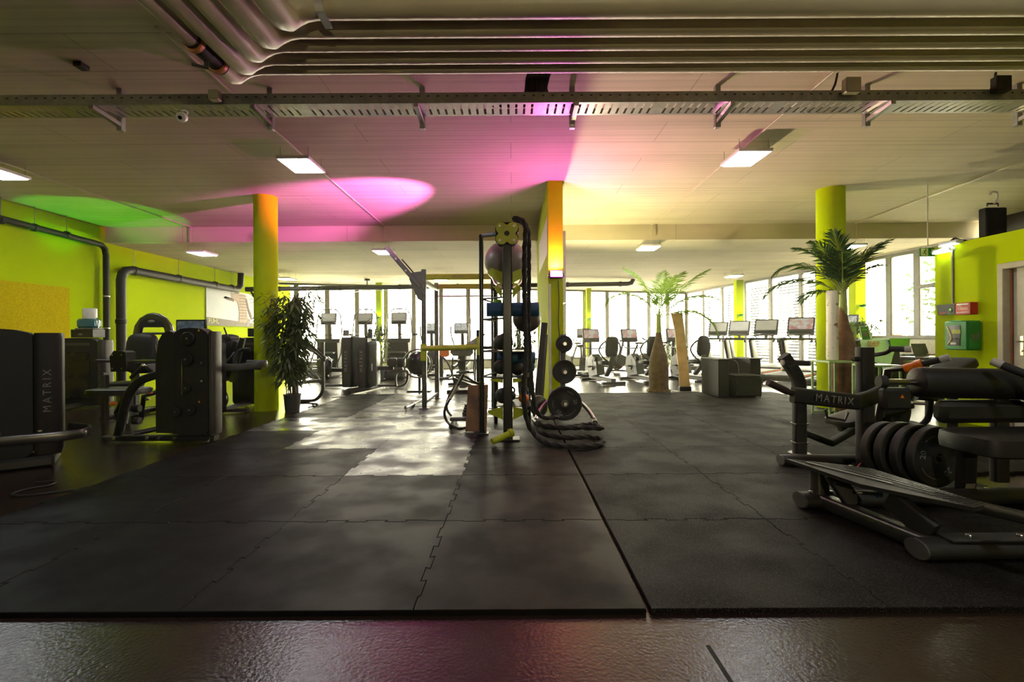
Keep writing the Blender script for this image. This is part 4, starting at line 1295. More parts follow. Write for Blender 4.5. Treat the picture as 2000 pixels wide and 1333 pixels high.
# tan board, armchair ---------------------------------------------------------------
t = thing('slide_board', 'tall tan curved board standing upright in a dark foot beside the palm', 'board', (3.6, 10.2, 0))
b0 = flr(1342, 768, 0)
rows_ = [(1344, 762, 1363, 762), ]
L_ = [(1328, 758), (1325, 715), (1322, 690), (1319, 650), (1311, 613)]
R_ = [(1348, 757), (1345, 720), (1340, 680), (1337, 645), (1333, 611)]
Ys = [10.1, 10.12, 10.2, 10.24, 10.3]
pl = [at(x, y, Y) for (x, y), Y in zip(L_, Ys)] + [at(x, y, Y) for (x, y), Y in zip(reversed(R_), reversed(Ys))]
mb = MB()
n5 = 5
for k in range(4):
    a, b = pl[k], pl[k + 1]; c_, d_ = pl[9 - k], pl[8 - k]
    mb.add([a, c_, d_, b] + [p + Vector((0, .035, 0)) for p in (a, c_, d_, b)], [(0, 1, 2, 3), (7, 6, 5, 4), (0, 3, 7, 4), (1, 5, 6, 2)] + ([(0, 4, 5, 1)] if k == 0 else []) + ([(3, 2, 6, 7)] if k == 3 else []))
mb.build('board', 'tan', t)
a, b = pl[0], pl[9]
MB().box(((a.x + b.x) / 2, 10.12, .055), (b.x - a.x + .03, .12, .11), bev=.008).build('foot', 'black', t)
MB().box(((a.x + b.x) / 2 + .02, 10.12, .007), (b.x - a.x + .26, .25, .014), bev=.004).build('ground_plate', 'wframe', t)

M['chair'] = mat('black leather', (.009, .0085, .008), .55, spec=.3)
t = thing('armchair', 'black wicker armchair with block arms facing the mats', 'armchair', (3.95, 9.3, MZ))
e0 = flr(1399, 777, MZ)
AX, AY = 4.22, 9.35
def loc_(x, y, z): return Vector((AX + x, AY + y, MZ + z))
MB().box(loc_(-.28, -.02, .345), (.20, .80, .69), bev=.012).build('arm', 'chair', t)
MB().box(loc_(-.28, -.02, .70), (.23, .84, .03), bev=.008).build('arm_cap', 'chair', t)
MB().box(loc_(.42, .12, .345), (.20, .66, .69), bev=.012).build('arm', 'chair', t)
MB().box(loc_(.42, .12, .70), (.24, .70, .03), bev=.008).build('arm_cap', 'chair', t)
MB().box(loc_(.07, .34, .36), (.52, .08, .66), bev=.01).build('back', 'chair', t)
wv = MB()
for r_ in range(7):
    for c_ in range(13):
        wv.ball(loc_(-.145 + c_ * .036 + (.018 if r_ % 2 else 0), .295, .42 + r_ * .04), .016, 8, 6, (1, .5, .8))
wv.build('wicker_weave', mat('brown wicker', (.06, .035, .022), .4), t)['kind'] = 'stuff'
MB().tube(smooth([loc_(.22, .27, .66), loc_(.29, .25, .60), loc_(.31, .24, .45), loc_(.31, .24, .38)], 4), .008, 6).build('piping', 'ltgrey', t)
MB().box(loc_(.07, .05, .18), (.50, .52, .34), bev=.012).build('seat_box', 'chair', t)
blob(loc_(.13, -.26, .385), (.52, .56, .075), pw=6).build('seat_cushion', 'chair', t)
MB().box(loc_(.13, -.26, .20), (.49, .53, .33), bev=.012).build('front_box', 'chair', t)
for x in (-.09, .35):
    MB().box(loc_(x, -.50, .10), (.022, .022, .20), bev=.003).build('leg', 'black', t)

# pale green frame tables, birch log ---------------------------------------------------
def frame_table(x0, x1, y0, y1, h, label):
    t = thing('frame_table', label, 'side table', ((x0 + x1) / 2, (y0 + y1) / 2, MZ), 'pale green frame tables')
    for x in (x0, x1):
        for y in (y0, y1):
            MB().box((x, y, MZ + h / 2), (.026, .026, h), bev=.003).build('leg', 'ltgreen', t)
    MB().box(((x0 + x1) / 2, (y0 + y1) / 2, MZ + h + .012), (x1 - x0 + .026, y1 - y0 + .026, .024), bev=.003).build('top', 'ltgreen', t)
    for y in (y0, y1):
        MB().box(((x0 + x1) / 2, y, MZ + .04), (x1 - x0, .02, .02)).build('stretcher', 'ltgreen', t)
frame_table(4.38, 4.71, 6.62, 7.00, .76, 'pale green steel frame table carrying the birch log')
frame_table(4.52, 4.87, 6.02, 6.36, .74, 'pale green steel frame table in front of the dark palm trunk')
o = MB().lathe([(.074, .82), (.076, .86), (.072, 1.4), (.074, 1.78), (.070, 1.80)], 20, Matrix.Translation((4.56, 6.83, 0))).build('birch_log', 'birch')
tag(o, 'upright white birch log standing on the green frame table', 'log')

# reception corner --------------------------------------------------------------------
t = thing('speaker_box', 'glossy black cabinet standing beside the mint draped counter', 'cabinet', (5.6, 7.9, 0))
c0, c1 = at(1657, 667, 7.9), at(1686, 667, 7.9)
MB().box(((c0.x + c1.x) / 2 - .03, 8.1, c0.z / 2), (c1.x - c0.x - .03, .4, c0.z), bev=.01).build('body', 'black_gloss', t)
MB().box(((c0.x + c1.x) / 2 - .03, 7.895, c0.z * .55), (c1.x - c0.x - .04, .012, c0.z * .8), bev=.004).build('front_panel', 'shroud', t)
t = thing('reception_counter', 'dark reception counter under the mint cloth beside the partition', 'counter', (6.2, 8.3, 0))
k0, k1 = at(1688, 664, 7.9), at(1752, 664, 8.1)
zc = k0.z - .015
MB().box(((k0.x + k1.x) / 2, 8.35, (zc - .04) / 2), (k1.x - k0.x, .62, zc - .04), bev=.006).build('body', 'black', t)
MB().box(((k0.x + k1.x) / 2, 8.35, zc - .02), (k1.x - k0.x + .04, .68, .04), bev=.006).build('worktop', 'grey', t)
# draped cloth
cl = MB()
x0, x1 = k0.x + .0, k1.x - .10
Yf = 7.985
nx = 16
prof_ = [(8.62, zc + .006), (8.35, zc + .008), (8.03, zc + .007), (7.996, zc + .005), (7.990, zc - .03)]
top = []
for i in range(nx + 1):
    f = i / nx
    x = x0 + (x1 - x0) * f
    hang = .18 + .42 * max(0, (f - .05)) ** .8 if f < .62 else .62 - .50 * (f - .62) / .38
    fold = .012 * math.sin(f * 22)
    top.append([Vector((x, y, z)) for y, z in prof_] + [Vector((x, Yf + fold - .012, zc - hang * .5)), Vector((x, Yf + fold * 1.6 - .015, zc - hang))])
for row in top:
    cl.v += row
k = len(top[0])
for i in range(nx):
    for j in range(k - 1):
        cl.f.append([i * k + j, (i + 1) * k + j, (i + 1) * k + j + 1, i * k + j + 1])
tag(cl.build('table_cloth', 'mint', ang=80), 'mint green cloth draped over the reception counter edge', 'cloth')
gx = k1.x - .02
t = thing('folder_tray', 'bright green open tray at the end of the mint cloth', 'tray', (gx, 8.1, zc))
MB().slab([(gx - .24, 7.93, zc + .032), (gx + .10, 7.93, zc + .032), (gx + .07, 7.92, zc - .17), (gx - .20, 7.92, zc - .17)], .012, (0, -1, 0)).build('front', mat('bright green plastic', (.18, .55, .06), .5), t)
MB().box((gx - .07, 8.13, zc + .024), (.33, .38, .012)).build('base', mat('bright green plastic base', (.18, .5, .06), .5), t)
for px_, py_, w_, h_, lean, lb, m_ in [(1697, 646, .20, .27, -.05, 'faded green card with a pale square leaning on the counter', mat('faded green card', (.30, .38, .20), .6)), (1704, 648, .17, .25, 0, 'bright green card in a white stand on the counter', 'green')]:
    pass
def card(x, y, z, w, h, sh, m_, label, frame):
    t = thing('counter_card', label, 'sign', (x, y, z), 'cards on the counter')
    P4 = [Vector((x - w / 2, y, z)), Vector((x + w / 2, y, z)), Vector((x + w / 2 + sh, y + .06, z + h)), Vector((x - w / 2 + sh, y + .06, z + h))]
    MB().slab(P4, .006, (0, -1, .2)).build('sheet', m_, t)
    if frame:
        MB().tube([p + Vector((0, -.004, 0)) for p in P4], .008, 6, closed=True).build('frame', 'letter_white', t)
    m = [P4[0].lerp(P4[1], a).lerp(P4[3].lerp(P4[2], a), b) + Vector((0, -.004, 0)) for a, b in ((.28, .25), (.72, .25), (.72, .60), (.28, .60))]
    MB().slab(m, .003, (0, -1, .2)).build('square', 'ltgrey', t)
    m = [P4[0].lerp(P4[1], a).lerp(P4[3].lerp(P4[2], a), b) + Vector((0, -.004, 0)) for a, b in ((.2, .74), (.8, .74), (.8, .80), (.2, .80))]
    MB().slab(m, .003, (0, -1, .2)).build('text_line', 'ltgreen', t)
card(5.80, 8.20, zc + .010, .17, .23, .05, mat('faded green card', (.30, .38, .20), .6), 'faded green card leaning sideways on the reception counter', False)
card(6.02, 8.15, zc + .010, .15, .23, .0, 'green', 'bright green card in a white frame upright on the reception counter', True)
pc_ = Vector((6.18, 8.28, zc + .004))
t = thing('paper_sheet', 'printed brown and cream flyer hanging on the mint cloth', 'flyer', (5.98, 7.95, zc))
fl = [(5.90, zc - .01), (6.10, zc - .01), (6.085, zc - .10), (5.885, zc - .10)]
MB().slab([(x, 7.955, z) for x, z in fl], .004, (0, -1, 0)).build('sheet', mat('flyer print', (.45, .28, .12), .6, noise=(60, (.75, .70, .6), .45, .55)), t)
# rolled mats on a green shelf
sx0, sx1 = at(1748, 706, 8.9), at(1790, 706, 8.9)
t = thing('shelf_unit', 'yellow green low shelf unit carrying two rolled mats', 'shelf', (sx0.x + .2, 9.1, 0))
MB().box(((sx0.x + sx1.x) / 2, 9.1, sx0.z - .015), (sx1.x - sx0.x + .1, .42, .03), bev=.004).build('top', 'olive', t)
for x in (sx0.x, sx1.x):
    MB().box((x, 9.1, (sx0.z - .03) / 2), (.03, .40, sx0.z - .03), bev=.003).build('side_panel', 'olive', t)
MB().box(((sx0.x + sx1.x) / 2, 9.28, (sx0.z - .03) / 2), (sx1.x - sx0.x, .02, sx0.z - .05)).build('back', 'black', t)
for i, (px, lb, m_) in enumerate([(1757, 'olive rolled mat on the green shelf, nearer the counter', mat('olive mat', (.16, .16, .09), .7)), (1772, 'dark green rolled mat on the green shelf, nearer the laptop', mat('dark green mat', (.035, .075, .035), .7))]):
    x = at(px, 696, 9.0).x
    z = sx0.z + .068
    mb = MB().lathe([(.018, -.20), (.062, -.20), (.067, -.19), (.067, .19), (.062, .20), (.018, .20), (.018, -.20)], 22, basis((x + .02 * i, 9.1, z), (1, 0, 0), (0, 0, 1)), cap=False)
    tag(mb.build('mat_roll', m_), lb, 'exercise mat', 'rolled mats on the shelf')
# laptop on a desk behind the partition
dx, dy, dz = 6.86, 7.9, .80
dk = thing('desk', 'dark desk half hidden behind the partition end', 'desk', (7.2, 8.0, 0))
MB().box((7.25, 8.0, dz - .02), (1.2, .62, .04), bev=.004).build('top', 'grey', dk)
for x in (6.70, 7.80):
    for y in (7.74, 8.26):
        MB().box((x, y, (dz - .04) / 2), (.04, .04, dz - .04)).build('leg', 'black', dk)
lp = thing('laptop', 'open grey laptop at the end of the partition with a hand on its keys', 'laptop', (dx, dy, dz))
lm = basis((dx + .03, dy + .02, dz + .010), (.97, .25, 0), (-.25, .97, 0))
def L3(x, y, z): return lm @ Vector((x, y, z))
MB().slab([L3(-.16, -.11, 0), L3(.16, -.11, 0), L3(.16, .11, 0), L3(-.16, .11, 0)], .010, (0, 0, 1)).build('keyboard', 'silver', lp)
MB().slab([L3(-.16, .11, .002), L3(.16, .11, .002), L3(.16, .17, .21), L3(-.16, .17, .21)], .008, lm.to_3x3() @ Vector((0, -1, .28))).build('lid', 'silver', lp)
MB().slab([L3(-.10, .149, .150), L3(.03, .149, .150), L3(.03, .158, .180), L3(-.10, .158, .180)], .003, lm.to_3x3() @ Vector((0, -1, .28))).build('screen_block', 'black', lp)

# person at the laptop: one continuous body, sleeves and hair as children
def skin_figure(name, bones, radii, m, parent, sub=2, root=0):
    """bones: dict joint->(parent, pos); grown with a Skin modifier into one mesh"""
    names = list(bones)
    me = bpy.data.meshes.new(name)
    me.from_pydata([bones[n][1] for n in names], [(names.index(bones[n][0]), i) for i, n in enumerate(names) if bones[n][0]], [])
    o = bpy.data.objects.new(name, me)
    col.objects.link(o)
    md = o.modifiers.new('skin', 'SKIN')
    md.use_smooth_shade = True
    md.branch_smoothing = .4
    for i, n in enumerate(names):
        r = radii[n]
        sv = me.skin_vertices[0].data[i]
        sv.radius = r if isinstance(r, tuple) else (r, r)
        sv.use_root = i == root
    ms = o.modifiers.new('sub', 'SUBSURF'); ms.levels = ms.render_levels = sub
    me.materials.append(M[m])
    o.parent = parent
    if parent:
        off = org(parent)
        for v in me.vertices:
            v.co -= off
    return o
px0, py0 = 7.27, 7.55
pr_ = thing('person', 'person behind the partition in a dark shirt, only the typing hand shows', 'person', (px0, 7.2, 0))
V = Vector
J = {'pelvis': (None, V((px0, 7.22, .52))), 'spine': ('pelvis', V((px0, 7.22, .75))), 'chest': ('spine', V((px0, 7.27, .96))), 'neck': ('chest', V((px0, 7.29, 1.12))), 'head': ('neck', V((px0, 7.32, 1.22))), 'crown': ('head', V((px0, 7.33, 1.32))),
     'ls': ('chest', V((px0 - .18, 7.28, 1.03))), 'le': ('ls', V((px0 - .28, 7.42, .84))), 'lw': ('le', V((px0 - .42, 7.66, .865))), 'lh': ('lw', V((px0 - .47, 7.735, .855))), 'lk': ('lh', V((px0 - .49, 7.775, .85))),
     'rs': ('chest', V((px0 + .18, 7.28, 1.03))), 're': ('rs', V((px0 + .26, 7.42, .84))), 'rw': ('re', V((px0 + .10, 7.64, .865))), 'rh': ('rw', V((px0 + .04, 7.72, .855))),
     'lhip': ('pelvis', V((px0 - .10, 7.27, .50))), 'lkn': ('lhip', V((px0 - .12, 7.66, .52))), 'lan': ('lkn', V((px0 - .12, 7.62, .09))), 'lto': ('lan', V((px0 - .12, 7.78, .035))),
     'rhip': ('pelvis', V((px0 + .10, 7.27, .50))), 'rkn': ('rhip', V((px0 + .12, 7.66, .52))), 'ran': ('rkn', V((px0 + .12, 7.62, .09))), 'rto': ('ran', V((px0 + .12, 7.78, .035)))}
rad = dict(pelvis=(.15, .11), spine=(.135, .10), chest=(.15, .10), neck=.05, head=(.075, .09), crown=.06, ls=.06, le=.042, lw=.027, lh=(.036, .016), lk=(.030, .012), rs=.06, re=.042, rw=.027, rh=(.036, .016), lhip=.085, lkn=.058, lan=.038, lto=.03, rhip=.085, rkn=.058, ran=.038, rto=.03)
skin_figure('body', J, rad, 'skin', pr_)
for s, (hx, hy) in ((-1, (px0 - .475, 7.745)), (1, (px0 + .04, 7.735))):
    for k in range(4):
        a = V((hx - .030 + .02 * k + (.0 if s < 0 else .0), hy + .01, .856)); L_f = [.052, .060, .056, .045][k]
        dr = V((-.35, .90, 0)).normalized() if s < 0 else V((-.25, .95, 0)).normalized()
        skin_figure('finger', {'a': (None, a), 'b': ('a', a + dr * L_f * .5 + V((0, 0, .006))), 'c': ('b', a + dr * L_f * .85 + V((0, 0, -.006))), 'd': ('c', a + dr * L_f + V((0, 0, -.022)))}, dict(a=.0088, b=.0085, c=.0078, d=.006), 'skin', pr_, 1)
    a = V((hx + .04, hy - .03, .853)) if s < 0 else V((hx - .035, hy - .03, .853))
    skin_figure('thumb', {'a': (None, a), 'b': ('a', a + V((.018 * -s, .03, -.004))), 'c': ('b', a + V((.016 * -s, .055, -.012)))}, dict(a=.011, b=.0095, c=.007), 'skin', pr_, 1)
skin_figure('shirt', {k: J[k] for k in ('pelvis', 'spine', 'chest', 'ls', 'rs')} | {'le': ('ls', J['ls'][1].lerp(J['le'][1], .55)), 're': ('rs', J['rs'][1].lerp(J['re'][1], .55))}, dict(pelvis=(.165, .125), spine=(.15, .115), chest=(.165, .115), ls=.074, rs=.074, le=.062, re=.062), 'shirt', pr_)
MB().ball((px0, 7.305, 1.30), .098, 18, 12, (.9, 1, .85)).build('hair', 'stem', pr_)
for s in (-1, 1):
    MB().ball((px0 + s * .03, 7.405, 1.235), .011, 10, 8).build('eye', 'letter_white', pr_)
ch = thing('stool', 'dark stool hidden behind the partition under the seated person', 'stool', (px0, 7.2, 0))
MB().disc((px0, 7.2, .385), (0, 0, 1), .18, .05).build('seat', 'pad', ch)
MB().rod((px0, 7.2, .02), (px0, 7.2, .36), .03, 10).disc((px0, 7.2, .012), (0, 0, 1), .2, .024).build('pedestal', 'black', ch)

# plants and bits on the counter / parapet
c = at(1722, 655, 8.7)
bamboo(Vector((6.28, 8.52, zc + .013)), .36, 7, 170, .26, 'bushy yellow green fern on the reception counter', 'counter plants', pot_r=.10, pot_h=.10, potm='white', m='palm', seed=11, ll=.15)
for i, (x, r, h, m_, lb) in enumerate([(9.0, .05, .10, 'copper', 'small brick red box on the window parapet'), (8.75, .05, .11, 'silver', 'small grey jar on the window parapet'), (8.85, .04, .08, 'white', 'small white cup on the window parapet')]):
    Y = 11.6 + .25 * i
    xx = rx(Y) + .02
    o = MB().lathe([(r * .8, 1.085), (r, 1.085 + h * .6), (r * .9, 1.085 + h)], 14, Matrix.Translation((xx, Y, 0))) if i else MB().box((xx, Y, 1.085 + h / 2), (.10, .16, h), bev=.004)
    tag(o.build('trinket_' + ['box', 'jar', 'cup'][i], m_), lb, 'ornament')

# safety things on the partition ---------------------------------------------------------
def pw(x, y, dx=0.0):
    return at(x, y, FPX * (XP - dx) / (x - 1000))
a, b = pw(1844, 633, .2), pw(1888, 633, .2)
AY1, AY0 = pw(1844, 660, .20).y, pw(1889, 660, .20).y
AZ1, AZ0 = 1.345, .965
t = thing('defibrillator_cabinet', 'green defibrillator cabinet with a clear window and white heart on the partition', 'defibrillator', (XP, (AY0 + AY1) / 2, (AZ0 + AZ1) / 2))
MB().box((XP - .098, (AY0 + AY1) / 2, (AZ0 + AZ1) / 2), (.19, AY1 - AY0, AZ1 - AZ0), bev=.02).build('body', 'green', t)
yc, hw = (AY0 + AY1) / 2, (AY1 - AY0) / 2
MB().box((XP - .196, yc, (AZ0 + AZ1) / 2), (.012, AY1 - AY0 - .02, AZ1 - AZ0 - .02), bev=.004).build('door', mat('green door', (.02, .27, .05), .35), t)
MB().box((XP - .204, yc + .02, (AZ0 + AZ1) / 2), (.006, hw * 1.15, (AZ1 - AZ0) * .70), bev=.002).build('window_pane', 'black_gloss', t)
MB().box((XP - .208, yc - .02, AZ1 - .14), (.004, hw * .75, .055)).build('strap', 'olive', t)
MB().tube(smooth([(XP - .209, yc + .11, AZ1 - .07), (XP - .209, yc + .07, AZ1 - .15), (XP - .209, yc + .05, AZ0 + .15), (XP - .209, yc + .10, AZ0 + .07)], 5), .010, 6).build('pull_cord', mat('cream cord', (.7, .62, .3), .6), t)
letters('PLUS', .045, 'letter', basis((XP - .209, yc - .0, AZ0 + .14), (0, -1, 0), (0, 0, 1)), t)
MB().box((XP - .209, yc + .02, AZ0 + .085), (.003, .08, .028)).build('tag', 'letter_white', t)
def heart(s):
    pts = []
    for k in range(28):
        a = 2 * PI * k / 28
        pts.append((s * .0625 * 16 * math.sin(a) ** 3, s * .0625 * (13 * math.cos(a) - 5 * math.cos(2 * a) - 2 * math.cos(3 * a) - math.cos(4 * a))))
    return pts
HM = basis((XP - .10, AY0 - .003, (AZ0 + AZ1) / 2 - .02), (1, 0, 0), (0, 0, 1))
MB().prism(heart(.055), .004, HM).build('heart', 'ltgrey', t)
MB().prism([(.012, .035), (-.016, -.002), (-.002, -.002), (-.012, -.035), (.016, .004), (.002, .004)], .008, HM).build('lightning', 'green', t)
MB().box((XP - .055, AY0 - .002, AZ1 - .14), (.022, .006, .007)).box((XP - .055, AY0 - .002, AZ1 - .14), (.007, .006, .022)).build('cross', 'ltgrey', t)
y1 = pw(1837, 640, 0).y
t = thing('heart_sign', 'flat green sign with a white heart just behind the defibrillator cabinet', 'sign', (XP, y1 - .08, 1.25))
MB().box((XP - .005, 6.47, 1.26), (.008, .20, .20), bev=.002).build('plate', mat('pale green sign', (.16, .45, .20), .5), t)
MB().prism(heart(.07), .003, basis((XP - .0115, 6.47, 1.26), (0, -1, 0), (0, 0, 1))).build('heart', 'letter_white', t)
t = thing('alarm_box', 'red fire alarm box with white lettering on the partition', 'alarm', (XP, 6.2, 1.6))
ya, yb_ = pw(1866, 610, .10).y, pw(1896, 610, .10).y
MB().box((XP - .052, (ya + yb_) / 2, 1.505), (.10, ya - yb_, .16), bev=.006).build('box', 'red', t)
for y_, w_ in ((ya - .075, .10), (yb_ + .065, .075)):
    MB().box((XP - .104, y_, 1.562), (.003, w_, .020)).build('text_line', 'letter_white', t)
MB().box((XP - .104, (ya + yb_) / 2 - .02, 1.505), (.003, .11, .035)).build('label_block', mat('pink label', (.75, .35, .28), .5), t)
MB().tube([(XP - .104, ya - .10, 1.525), (XP - .104, ya - .065, 1.54), (XP - .104, ya - .05, 1.51), (XP - .104, ya - .075, 1.49)], .006, 5).build('symbol', 'letter_white', t)
MB().box((XP - .104, (ya + yb_) / 2, 1.458), (.003, (ya - yb_) * .8, .010)).build('text_line', 'letter_white', t)
t = thing('router_box', 'black sloping alarm sounder with a green light beside the red box', 'alarm', (XP, 6.5, 1.5))
MB().slab([(XP - .003, ya + .035, 1.44), (XP - .003, ya + .29, 1.44), (XP - .003, ya + .32, 1.58), (XP - .003, ya + .035, 1.58)], .07, (1, 0, 0)).build('housing', 'black', t)
MB().disc((XP - .076, ya + .10, 1.495), (1, 0, 0), .030, .008, 18).build('dial', 'black_gloss', t)
MB().disc((XP - .081, ya + .095, 1.505), (1, 0, 0), .010, .006, 10).build('status_light', 'led_green', t)
MB().box((XP - .075, ya + .22, 1.462), (.004, .09, .022)).build('label', 'red', t)
tag(MB().box((XP - .011, ya + .13, 1.99), (.02, .022, .80), bev=.002).build('cable_duct', 'ltgrey'), 'thin grey cable duct running down the partition to the black sounder', 'duct')
# exit sign hung from the low ceiling
es = at(1812, 493, 7.3)
t = thing('exit_sign', 'green exit sign with an arrow beside the partition top', 'sign', es)
MB().box(es, (.26, .03, .13), bev=.004).build('panel', 'green', t)
MB().box(es + Vector((-.065, -.017, 0)), (.11, .004, .11)).build('door_field', 'letter_white', t)
MB().prism([(0, .045), (-.02, .045), (-.02, 0), (-.045, 0), (0, -.05), (.045, 0), (.02, 0), (.02, .045)], .004, basis(es + Vector((.065, -.018, 0)), (1, 0, 0), (0, 0, 1))).build('arrow', 'letter_white', t)
rn = MB()
rp_ = es + Vector((-.06, -.021, 0))
rn.disc(rp_ + Vector((.012, 0, .036)), (0, 1, 0), .010, .004, 12)
for a, b in (((.0, .024), (-.008, -.006)), ((-.008, -.006), (.014, -.022)), ((.014, -.022), (.010, -.044)), ((-.008, -.006), (-.024, -.022)), ((-.024, -.022), (-.040, -.020)), ((.0, .02), (.022, .008)), ((.0, .02), (-.024, .012))):
    rn.rod(rp_ + Vector((a[0], 0, a[1])), rp_ + Vector((b[0], 0, b[1])), .005, 6)
rn.build('running_figure', 'green', t)
MB().rod(es + Vector((.0, .0, .06)), (es.x, es.y, HC), .008, 6).build('hanger', 'white', t)
M['black_matte'] = mat('matte black cabinet', (.010, .009, .008), .7, spec=.2)
# loudspeaker case with a white hook on the partition top
s0 = Vector((XP + .16, 6.12, HP))
t = thing('speaker_case', 'black box speaker with a white carry hook on top of the partition', 'speaker', s0)
MB().box(s0 + Vector((0, 0, .19)), (.27, .11, .37), bev=.012).build('cabinet', 'black_matte', t)
MB().tube([s0 + Vector((-.07, 0, .40)), s0 + Vector((-.07, 0, .435)), s0 + Vector((.07, 0, .435)), s0 + Vector((.07, 0, .40))], .008, 6).build('handle', 'black', t)
MB().tube(smooth([s0 + Vector((.0, -.02, .43)), s0 + Vector((.04, -.02, .50)), s0 + Vector((.03, -.02, .57)), s0 + Vector((-.03, -.02, .575)), s0 + Vector((-.05, -.02, .54))], 5), .012, 8).build('hook', 'white', t)
tag(MB().tube(smooth([(XP + .10, 6.4, HP + .02), (XP + .06, 6.5, HP + .06), (XP + .10, 6.58, HP + .09), (XP + .05, 6.62, HP + .03)], 5), .014, 6).build('loose_cable', 'rubber'), 'tangle of black cable lying on the partition top beside the speaker', 'cable')
# ================================================================ hip thrust machine, nearest on the bench side
V = Vector
t = thing('hip_thrust_machine', 'large black plate loaded hip machine with a ribbed foot platform, nearest the camera', 'gym machine', (2.6, 2.9, MZ))
def foot_bar(a, b, w, h, name='foot_bar', m='shroud', par=None, cap=True):
    o = MB().tube([a, b], 0, prof=oval(w, h), up=(0, 0, 1)).build(name, m, par or t)
    if cap:
        d = (b - a).normalized()
        MB().tube([a - d * .012, a + d * .004], 0, prof=oval(w * .98, h * .98), up=(0, 0, 1)).build('end_cap', 'grey', par or t)
    return o
foot_bar(V((2.06, 2.44, MZ + .05)), V((4.2, 2.50, MZ + .05)), .15, .10)
MB().box((2.50, 2.44, MZ + .104), (.62, .10, .012), bev=.003).build('foot_plate', 'shroud', t)
for x in (2.32, 2.58):
    bolt(t, (x, 2.44, MZ + .114), (0, 0, 1), .016)
foot_bar(V((1.91, 3.18, MZ + .05)), V((3.5, 3.24, MZ + .05)), .15, .10)
for x in (1.97, 2.10):
    bolt(t, (x, 3.17, MZ + .106), (0, 0, 1), .014)
ptube([V((2.045, 3.14, MZ + .05)), V((2.17, 2.46, MZ + .05))], .09, .09, .02).build('floor_rail', 'gunmetal', t)
ptube([V((2.115, 2.98, MZ + .09)), V((2.02, 3.03, .29))], .10, .05, .012, up=(0, 1, 0)).build('strut', 'shroud', t)
ptube([V((2.19, 2.50, MZ + .10)), V((2.12, 2.70, .245))], .13, .05, .012, up=(1, 0, 0)).build('strut', 'shroud', t)
ptube([V((2.04, 3.19, MZ + .09)), V((2.04, 3.19, .29))], .09, .09, .02, up=(0, 1, 0)).build('strut', 'gunmetal', t)
poly = [(1.885, 3.32), (2.10, 3.20), (2.29, 3.06), (2.375, 2.40), (2.265, 2.36), (1.985, 2.74)]
mb = MB().slab([(x, y, .312) for x, y in poly], .022, (0, 0, 1))
pf = mb.build('foot_platform', 'shroud', t)
st = MB()
for k in range(34):
    f = k / 33
    a = V((1.90, 3.30, .3135)).lerp(V((2.27, 2.38, .3135)), f)
    b = V((2.28, 3.05, .3135)).lerp(V((2.37, 2.42, .3135)), f)
    a = a.lerp(b, .05)
    st.bar(a, b, .006, .003)
st.build('tread_ribs', 'black', pf)
for k, (f0, f1, g) in enumerate([(.06, .62, .12), (.20, .80, .40), (.34, .90, .64), (.55, .93, .84)]):
    e0, e1 = V((1.90, 3.29, .316)), V((2.29, 2.40, .316))
    h0, h1 = V((2.25, 3.06, .316)), V((2.36, 2.44, .316))
    q = lambda f: e0.lerp(e1, f).lerp(h0.lerp(h1, f), g)
    MB().bar(q(f0), q(f1), .022 if k == 0 else .010, .003).build('grip_strip', 'silver', pf)
ptube([V((2.36, 2.44, .285)), V((2.52, 2.05, .30)), V((2.75, 1.5, .32))], .08, .05, .015).build('platform_arm', 'gunmetal', t)
MB().rod((2.10, 2.93, .20), (2.20, 2.91, .20), .010, 8).build('pin', 'steel', t)
MB().disc((2.215, 2.907, .20), (1, -.2, 0), .022, .03, 14).build('pin_knob', 'blue', t)
# hip pad roll
r0, r1 = V((2.87, 3.42, .825)), V((4.3, 3.30, .80))
dv = (r1 - r0).normalized()
MB().tube([r0, r0 + dv * .012, r0 + dv * .05, r1], [.085, .103, .108, .108], 28).build('hip_pad', 'pad', t)
MB().rod(r0 - dv * .20, r0, .022, 10).build('pad_axle', 'chrome', t)
MB().disc(r0 - dv * .22, dv, .045, .05).build('axle_knob', 'rubber', t)
MB().box(r0 + V((-.12, .03, -.12)), (.20, .08, .16), bev=.02).build('pivot_block', 'shroud', t)
MB().prism([(0, .014), (-.014, -.010), (.014, -.010)], .003, basis(r0 + V((-.10, -.012, -.10)), (1, 0, 0), (0, 0, 1))).build('warning_mark', 'orange', t)
ptube([V((3.45, 3.40, .73)), V((3.47, 3.42, .20)), V((3.47, 3.42, MZ + .09))], .10, .07, .02, up=(0, 1, 0)).build('upright', 'shroud', t)
MB().box((3.60, 3.40, .62), (1.2, .12, .16), bev=.04).build('lever_beam', 'shroud', t)
# bar with the maker's lettering
pa = [at(1548, 772, 3.50), at(1600, 778, 3.52), at(1672, 786, 3.58), at(1700, 778, 3.66), at(1738, 759, 3.78)]
MB().tube(pa, 0, prof=rrect(.06, .115, .02), up=(0, 0, 1)).build('press_bar', 'shroud', t)
pg = [at(1548, 770, 3.50), at(1500, 747, 3.48)]
MB().tube([pg[0], pg[0].lerp(pg[1], .35)], .020, 12).build('grip_stem', 'shroud', t)
MB().tube([pg[0].lerp(pg[1], .2), pg[1]], .026, 14).build('grip', mat('brown rubber grip', (.028, .014, .014), .55), t)
lx = (pa[2] - pa[0]).normalized()
letters('MATRIX', .075, 'letter_dim', basis(at(1628, 781, 3.50) + V((0, -.012, 0)), lx, (0, 0, 1)), t, space=1.25)
MB().tube([at(1612, 800, 3.55), at(1616, 816, 3.55), at(1650, 822, 3.58), at(1657, 806, 3.58)], .008, 8).build('cable_loop', 'black', t)
